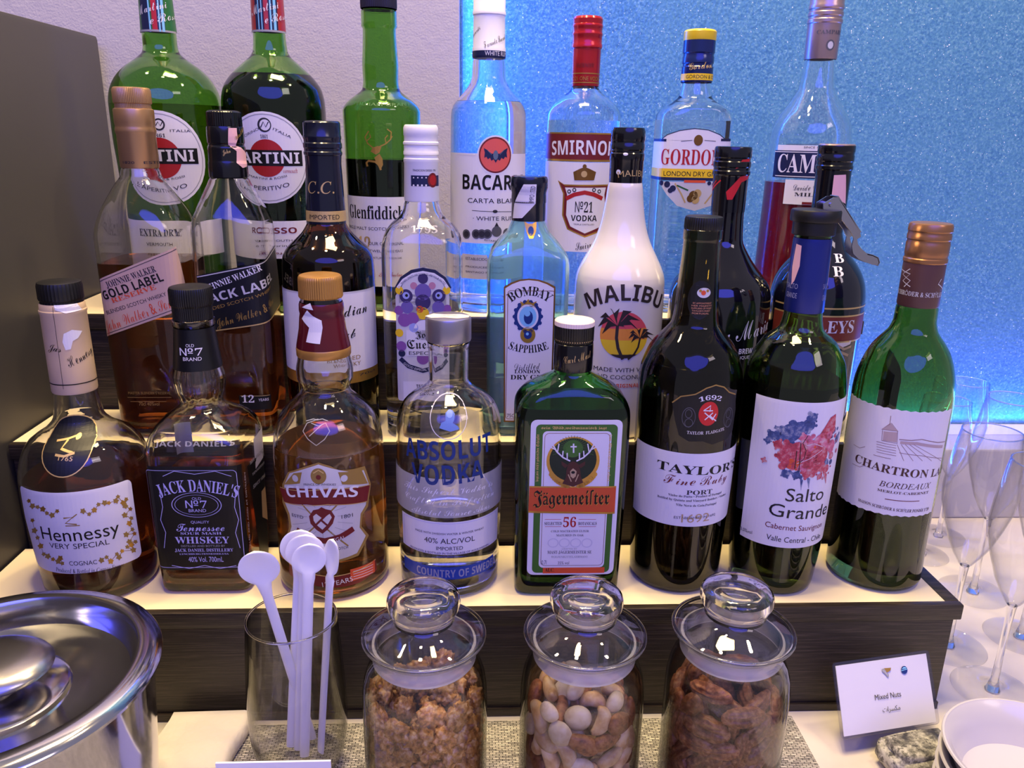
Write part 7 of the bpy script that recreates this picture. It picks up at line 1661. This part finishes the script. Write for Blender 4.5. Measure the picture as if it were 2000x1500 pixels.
bmesh.ops.smooth_vert(bm,verts=bm.verts[:],factor=.5,use_axis_x=True,use_axis_y=True,use_axis_z=True)
for v in bm.verts: v.co+=Vector((rs.uniform(-1,1),rs.uniform(-1,1),rs.uniform(-1,1)))*.0007
so=link('stone_holder',bm,mat_stone(),None,True,180,(.290,.4055,.0101));so.rotation_euler=(0,0,.17)
tag(so,'rough grey speckled stone block at the foot of the mixed nuts card','card holder')
bm=bmesh.new();box(bm,-.142,.3655,.0026,-.0785,.3668,.0505);bm2=bmesh.new()
tag(link('blank_tent_card',bm,CARD,None,False),'white card standing in front of the tumbler, only its top edge showing','card')
# ------------------------------------------------------------------ tumbler and stirring spoons
TG=thin('tumbler_glass',(.965,.965,.97),1.5,edge=.32,power=2.8)
def bead(name,R,z,r,mat,parent,n=80):
    bm=bmesh.new();rings=[]
    for i in range(n):
        a=2*PI*i/n;rings.append([Vector(((R+r*math.cos(b))*math.cos(a),(R+r*math.cos(b))*math.sin(a),z+r*math.sin(b))) for b in [2*PI*k/10 for k in range(10)]])
    vs=[[bm.verts.new(p) for p in q] for q in rings]
    for i in range(n):
        for k in range(10): bm.faces.new((vs[i][k],vs[(i+1)%n][k],vs[(i+1)%n][(k+1)%10],vs[i][(k+1)%10]))
    bmesh.ops.recalc_face_normals(bm,faces=bm.faces[:]);return link(name,bm,mat,parent,True,180)
RIMG=refr('rim_glass',(.9,.9,.92))
def shell(prof,t,n=72):
    """outer profile (r,z) bottom->top and an inner wall t thinner, joined at the rim"""
    bm=bmesh.new();b=prof[0][1]
    inner=[(max(r-t,.0005),z+ (t*1.6 if i==0 else 0)) for i,(r,z) in enumerate(prof)]
    inner=[p for p in inner if p[1]>=b+t*1.4]
    rim=[(prof[-1][0]-t*.25,prof[-1][1]+t*.35),(prof[-1][0]-t*.75,prof[-1][1]+t*.35)]
    lathe(bm,[(.0004,b)]+prof+rim+inner[::-1]+[(.0004,inner[0][1])],n);return bm
tb=thing('tumbler_glass',(-.1085,.4205,.0023),'clear stemless tumbler holding white stirring spoons','tumbler')
link('glass_wall',shell([(.0225,.0),(.0250,.002),(.0275,.009),(.0297,.022),(.0304,.035),(.0300,.055),(.0287,.080),(.0268,.1045)],.0011),TG,tb)
bead('rim',.0264,.1050,.00075,RIMG,tb)
def spoon(name,hd,bt,rad,wide,face,label):
    hd,bt=Vector(hd),Vector(bt);ax=(hd-bt).normalized();L=(hd-bt).length
    fz=Vector(face);fz=(fz-ax*fz.dot(ax)).normalized();sx=ax.cross(fz)*-1
    bm=bmesh.new();rings=[]
    st=[(0,.0028,.0010),(.004,.0030,.0011),(L*.5,.0031,.0011),(L-rad*1.7,.0031,.0011),(L-rad*1.25,.0038,.0011)]
    for k in range(1,17):
        a=-.86*PI/2+ (1.86*PI/2)*k/16
        st.append((L+rad*math.sin(a)*1.02,max(rad*wide*math.cos(a),.0006),.0011))
    for s,wd,th in st:
        c=[]
        for j in range(12):
            a=2*PI*j/12;x=wd*math.cos(a);y=th*math.sin(a)*1.0
            dish=-.0022*(1-min(1,((s-L)/rad)**2))*(1-min(1,(x/(rad*wide))**2)) if s>L-rad*1.1 else 0
            c.append(bt+ax*s+sx*x+fz*(y+dish))
        rings.append(c)
    ring_surface(bm,rings);bmesh.ops.recalc_face_normals(bm,faces=bm.faces[:])
    o=link('stirring_spoon',bm,pbr('white_plastic','F4F2F6',.35,0,.45),None,True,60)
    return tag(o,label,'spoon','white stirring spoons in the tumbler')
SP=[((-.1235,.4150,.1437),(-.1040,.4335,.0065),.0118,1.0,(.05,-1,.35),'white spoon leaning left, its round head apart from the others'),
((-.1025,.4290,.1490),(-.1165,.4270,.0065),.0118,1.0,(.1,-1,.25),'white spoon at the back of the bunch, head mostly hidden behind two others'),
((-.0985,.4245,.1485),(-.1110,.4240,.0065),.0116,1.0,(.1,-1,.25),'white spoon in the middle of the overlapping heads'),
((-.0955,.4195,.1468),(-.1060,.4180,.0065),.0100,1.0,(.25,-1,.25),'white spoon in front of the overlapping heads, showing its full face'),
((-.0826,.4195,.1480),(-.0965,.4215,.0065),.0118,.55,(-.75,-1,.25),'white spoon turned edgewise beside the overlapping heads')]
for a in SP: spoon('stirring_spoon',*a)
# ------------------------------------------------------------------ nut jars
JG=thin('jar_glass',(.97,.97,.975),1.5,edge=.25,power=2.6);LG=thin('jar_lid_wall',(.965,.965,.97),1.6,edge=.5,power=2.6);KG=refr('jar_lid_glass',(.985,.985,.99));SEAL=thin('frosted_seal',(.9,.9,.93),1.45,.3,(.55,'E8E6F0'))
def jar(x,y,label,cont):
    t=thing('storage_jar',(x,y,.0023),label,'jar','nut jars with knobbed glass lids')
    link('jar_body',shell([(.0310,.0),(.0335,.002),(.0350,.007),(.0355,.02),(.0355,.075),(.0352,.084),(.0340,.092),(.0318,.0985),(.0300,.103),(.0296,.109),(.0305,.1125),(.0318,.115),(.0322,.1165)],.0014,80),JG,t)
    lid=link('lid',shell([(.0262,.1055),(.0270,.1165),(.0330,.1172),(.0338,.1180),(.0336,.1192),(.0318,.1206),(.0280,.1226),(.0230,.1250),(.0190,.1272),(.0176,.1290)],.0012,80),LG,t)
    bm=bmesh.new();lathe(bm,[(.0275,.1040),(.0284,.1036),(.0290,.1045),(.0292,.1090),(.0290,.1140),(.0276,.1145)],80,c0=False,c1=False);link('seal_ring',bm,SEAL,lid)
    bead('lid_edge',.0334,.1183,.0013,RIMG,lid)
    bm=bmesh.new();lathe(bm,[(.0172,.1285),(.0174,.1310),(.0180,.1330),(.0194,.1350),(.0203,.1375),(.0204,.1400),(.0197,.1425),(.0180,.1443),(.0150,.1455),(.0110,.1452),(.006,.1447),(.0005,.1446)],72)
    lathe(bm,[(.0150,.1295),(.0152,.1320),(.0163,.1345),(.0172,.1375),(.0170,.1398),(.0155,.1412),(.0110,.1418),(.0005,.1416)],72,flip=True)
    link('knob',bm,KG,lid)
    return t
def nutmat(name,c0,c1,c2,sc=420,rough=.5):
    mt=pbr(name,c1,rough,0,.4);v=coords(mt);oi=N(mt,'ShaderNodeObjectInfo');a=noise(mt,v,sc,3,.6)
    c=ramp(mt,a,(.3,sr(c0)),(.5,sr(c1)),(.72,sr(c2)))
    hv=N(mt,'ShaderNodeHueSaturation');mr=N(mt,'ShaderNodeMapRange');mr.inputs['To Min'].default_value=.72;mr.inputs['To Max'].default_value=1.2;LK(mt,oi.outputs['Random'],mr.inputs[0]);LK(mt,mr.outputs[0],hv.inputs['Value']);LK(mt,c,hv.inputs['Color'])
    LK(mt,hv.outputs[0],mt.node_tree.nodes['Principled BSDF'].inputs['Base Color']);bump(mt,a,.3,.0008);return mt
WAL=nutmat('walnut_skin','6B3E16','C48A40','F6D496',240,.36);PEC=nutmat('pecan_skin','5A3018','8E5832','B98656',300,.42);CAS=nutmat('cashew_skin','B88850','D8B07A','EAD2A8',120,.4);ALM=nutmat('almond_skin','5E3018','92582E','A87044',300);PNT=nutmat('blanched_nut','C8A878','E0CCA6','EEE0C8',90,.4)
def ico(fn,sub=3):
    bm=bmesh.new();bmesh.ops.create_icosphere(bm,subdivisions=sub,radius=1)
    for v in bm.verts: v.co=Vector(fn(v.co.normalized()))
    bmesh.ops.recalc_face_normals(bm,faces=bm.faces[:]);return bm
from mathutils import noise as MN
def f_walnut(sd):
    def f(p):
        q=p*2.6+Vector((sd*3.1,sd,0));g=1+.34*MN.noise(q)+.26*abs(MN.noise(p*4+Vector((sd,0,4))))*2-.22*math.exp(-(p.x/.16)**2)
        return (p.x*.0070*g,p.y*.0061*g,(p.z if p.z>0 else p.z*.55)*.0054*g)
    return f
def f_pecan(sd):
    def f(p):
        g=1+.13*math.cos(p.x*17+MN.noise(p*3+Vector((sd,0,0)))*3)*(1 if p.z>-.2 else .3)-.34*math.exp(-(p.x/.13)**2)
        return (p.x*.0062*g,p.y*.0130*(1+.05*sd),(p.z if p.z>0 else p.z*.5)*.0056*g)
    return f
def f_almond(p): k=1-.28*p.y;return (p.x*.0058*k,p.y*.0105,p.z*.0040*k)
def f_round(p): return (p.x*.0068,p.y*.0072,p.z*.0052*(1 if p.z>0 else .6))
def cashew():
    bm=bmesh.new();R=[]
    for k in range(15):
        s=k/14;a=-1.25+2.5*s;r=.0046*(math.sin(PI*min(max(s,.03),.97))**.45)*(1.05-.15*s)
        c=Vector((.0082*math.cos(a)-.006,.0082*math.sin(a),0));d=Vector((math.cos(a),math.sin(a),0))
        R.append([c+d*(r*math.cos(2*PI*j/14))+Vector((0,0,r*.9*math.sin(2*PI*j/14))) for j in range(14)])
    ring_surface(bm,R);bmesh.ops.recalc_face_normals(bm,faces=bm.faces[:]);return bm
def pack(n,rad,Rin,z0,z1,seed,it=260):
    g=np.random.default_rng(seed);a=g.uniform(0,2*PI,n);r=np.sqrt(g.uniform(0,1,n))*(Rin-rad)
    P=np.stack([r*np.cos(a),r*np.sin(a),g.uniform(z0,z1,n)],1)
    for k in range(it):
        D=P[:,None]-P[None];d=np.linalg.norm(D,axis=2)+1e-9;o=np.clip(2*rad-d,0,None);np.fill_diagonal(o,0)
        P+= (D/d[...,None]*o[...,None]).sum(1)*.42;P[:,2]-=.0002*(k<it-40)
        L=np.where(P[:,2]>.088,np.interp(P[:,2],[.088,.099],[Rin,.0262]),Rin)-rad;q=np.hypot(P[:,0],P[:,1])+1e-9;m=q>L;P[m,:2]*=(L[m]/q[m])[:,None];P[:,2]=np.clip(P[:,2],z0+rad,z1)
    return P
JARS=[(-.0263,.383),(.0639,.3826),(.1494,.385)]
def scatter(protos,P,jx,jy,seed):
    g=random.Random(seed);out=[]
    for k,p in enumerate(P):
        src,lab,cat,grp=protos[g.choices(range(len(protos)),[q[4] for q in protos])[0]][:4]
        if src.get('used'): o=src.copy();COL.objects.link(o)
        else: o=src;src['used']=1
        o.location=(jx+p[0],jy+p[1],.0023+p[2]);a=math.atan2(p[1],p[0]);rr=math.hypot(p[0],p[1])
        if rr>.017: o.rotation_euler=(Matrix.Rotation(a,3,'Z')@Matrix.Rotation(PI/2+g.uniform(-.3,.3),3,'Y')@Matrix.Rotation(g.uniform(0,6.3),3,'Z')).to_euler()
        else: o.rotation_euler=(g.uniform(0,6.3),g.uniform(0,6.3),g.uniform(0,6.3))
        s=g.uniform(.9,1.12);o.scale=(s,s,s);tag(o,lab,cat,grp);out.append(o)
    for o in out:
        if 'used' in o: del o['used']
jar(*JARS[0],'lidded glass jar of walnut pieces, in front of the clear vodka with silver cap','walnut')
jar(*JARS[1],'lidded glass jar of mixed cashews and almonds, in front of the green stag label bottle','mixed')
jar(*JARS[2],'lidded glass jar of pecans, in front of the dark port bottle','pecan')
def proto(name,bm,mat): return link(name,bm,mat,None,True,180)
wl=[(proto('walnut',ico(f_walnut(s),4),WAL),'brown wrinkled walnut piece heaped in the jar of walnuts','nut','walnuts in the jar',1) for s in(1,2,3)]
scatter(wl,pack(150,.0067,.0338,.003,.106,1),*JARS[0],11)
ml=[(proto('cashew_nut',cashew(),CAS),'pale curved cashew in the jar of mixed nuts','nut','cashews in the jar',4),(proto('almond',ico(f_almond),ALM),'brown almond in the jar of mixed nuts','nut','almonds in the jar',3),(proto('blanched_nut',ico(f_round),PNT),'pale rounded blanched nut in the jar of mixed nuts','nut','blanched nuts in the jar',3)]
scatter(ml,pack(168,.0064,.0338,.003,.106,2),*JARS[1],12)
pl=[(proto('pecan',ico(f_pecan(s),4),PEC),'dark grooved pecan half in the jar of pecans','nut','pecans in the jar',1) for s in(0,1,2)]
scatter(pl,pack(140,.0067,.0336,.003,.106,3),*JARS[2],13)
# ------------------------------------------------------------------ flutes
FG=thin('flute_glass',(.98,.98,.99),1.52,edge=.72,power=3)
def flute(x,y,label,h=.1843):
    t=thing('champagne_flute',(x,y,.0004),label,'champagne flute','champagne flutes on the counter');k=h/.1843
    bowl=[(.0030,.0728),(.0052,.0755),(.0100,.0835),(.0150,.0937),(.0205,.110),(.0245,.125),(.0258,.1365),(.0250,.150),(.0236,.1620),(.0204,.1843)]
    link('bowl',shell([(r*k,z*k) for r,z in bowl],.0007,64),FG,t)
    bead('rim',.0201*k,.1845*k,.0005,RIMG,t,64)
    bm=bmesh.new();lathe(bm,[(.0052*k,.0010),(.0042*k,.004),(.0028*k,.010),(.0023*k,.03),(.0024*k,.055),(.0030*k,.069),(.0034*k,.0735*k)],40);link('stem',bm,refr('stem_glass',(.98,.98,.99)),t)
    bm=bmesh.new();lathe(bm,[(.0278*k,.0),(.0284*k,.0006),(.0278*k,.0012),(.016*k,.0020),(.0075*k,.0034),(.0046*k,.0056)],64);link('foot',bm,FG,t)
    return t
flute(.3840,.5316,'champagne flute nearest the end of the black steps, one foot edge beside the name card')
flute(.4529,.6095,'champagne flute in the middle, behind two others, its rim against the blue wall')
flute(.4430,.6779,'champagne flute mostly hidden behind the green wine bottle, lower rim',.1600)
flute(.4815,.7150,'champagne flute farthest back, right by the grey ledge',.1665)
flute(.3865,.4778,'champagne flute whose foot is just behind the white bowls, bowl cut by the photo edge',.1823)
flute(.4515,.5418,'champagne flute at the edge of the photo, only its foot and lower bowl showing',.178)
# ------------------------------------------------------------------ bowls
POR=pbr('white_porcelain','C6C2C4',.22,0,.5,.2)
for k,(z,lab) in enumerate(((.0002,'white porcelain bowl at the bottom of the stack'),(.0105,'white porcelain bowl second from the bottom of the stack'),(.0210,'white porcelain bowl directly under the top bowl of the stack'),(.0315,'empty white porcelain bowl on top of the stack'))):
    bm=shell([(.030,.0),(.034,.0012),(.0375,.006),(.0425,.016),(.0465,.0255),(.0495,.0275)],.0022,80)
    tag(link('porcelain_bowl',bm,POR,None,True,45,(.3185,.3476,z+.0004)),lab,'bowl','stack of white bowls')
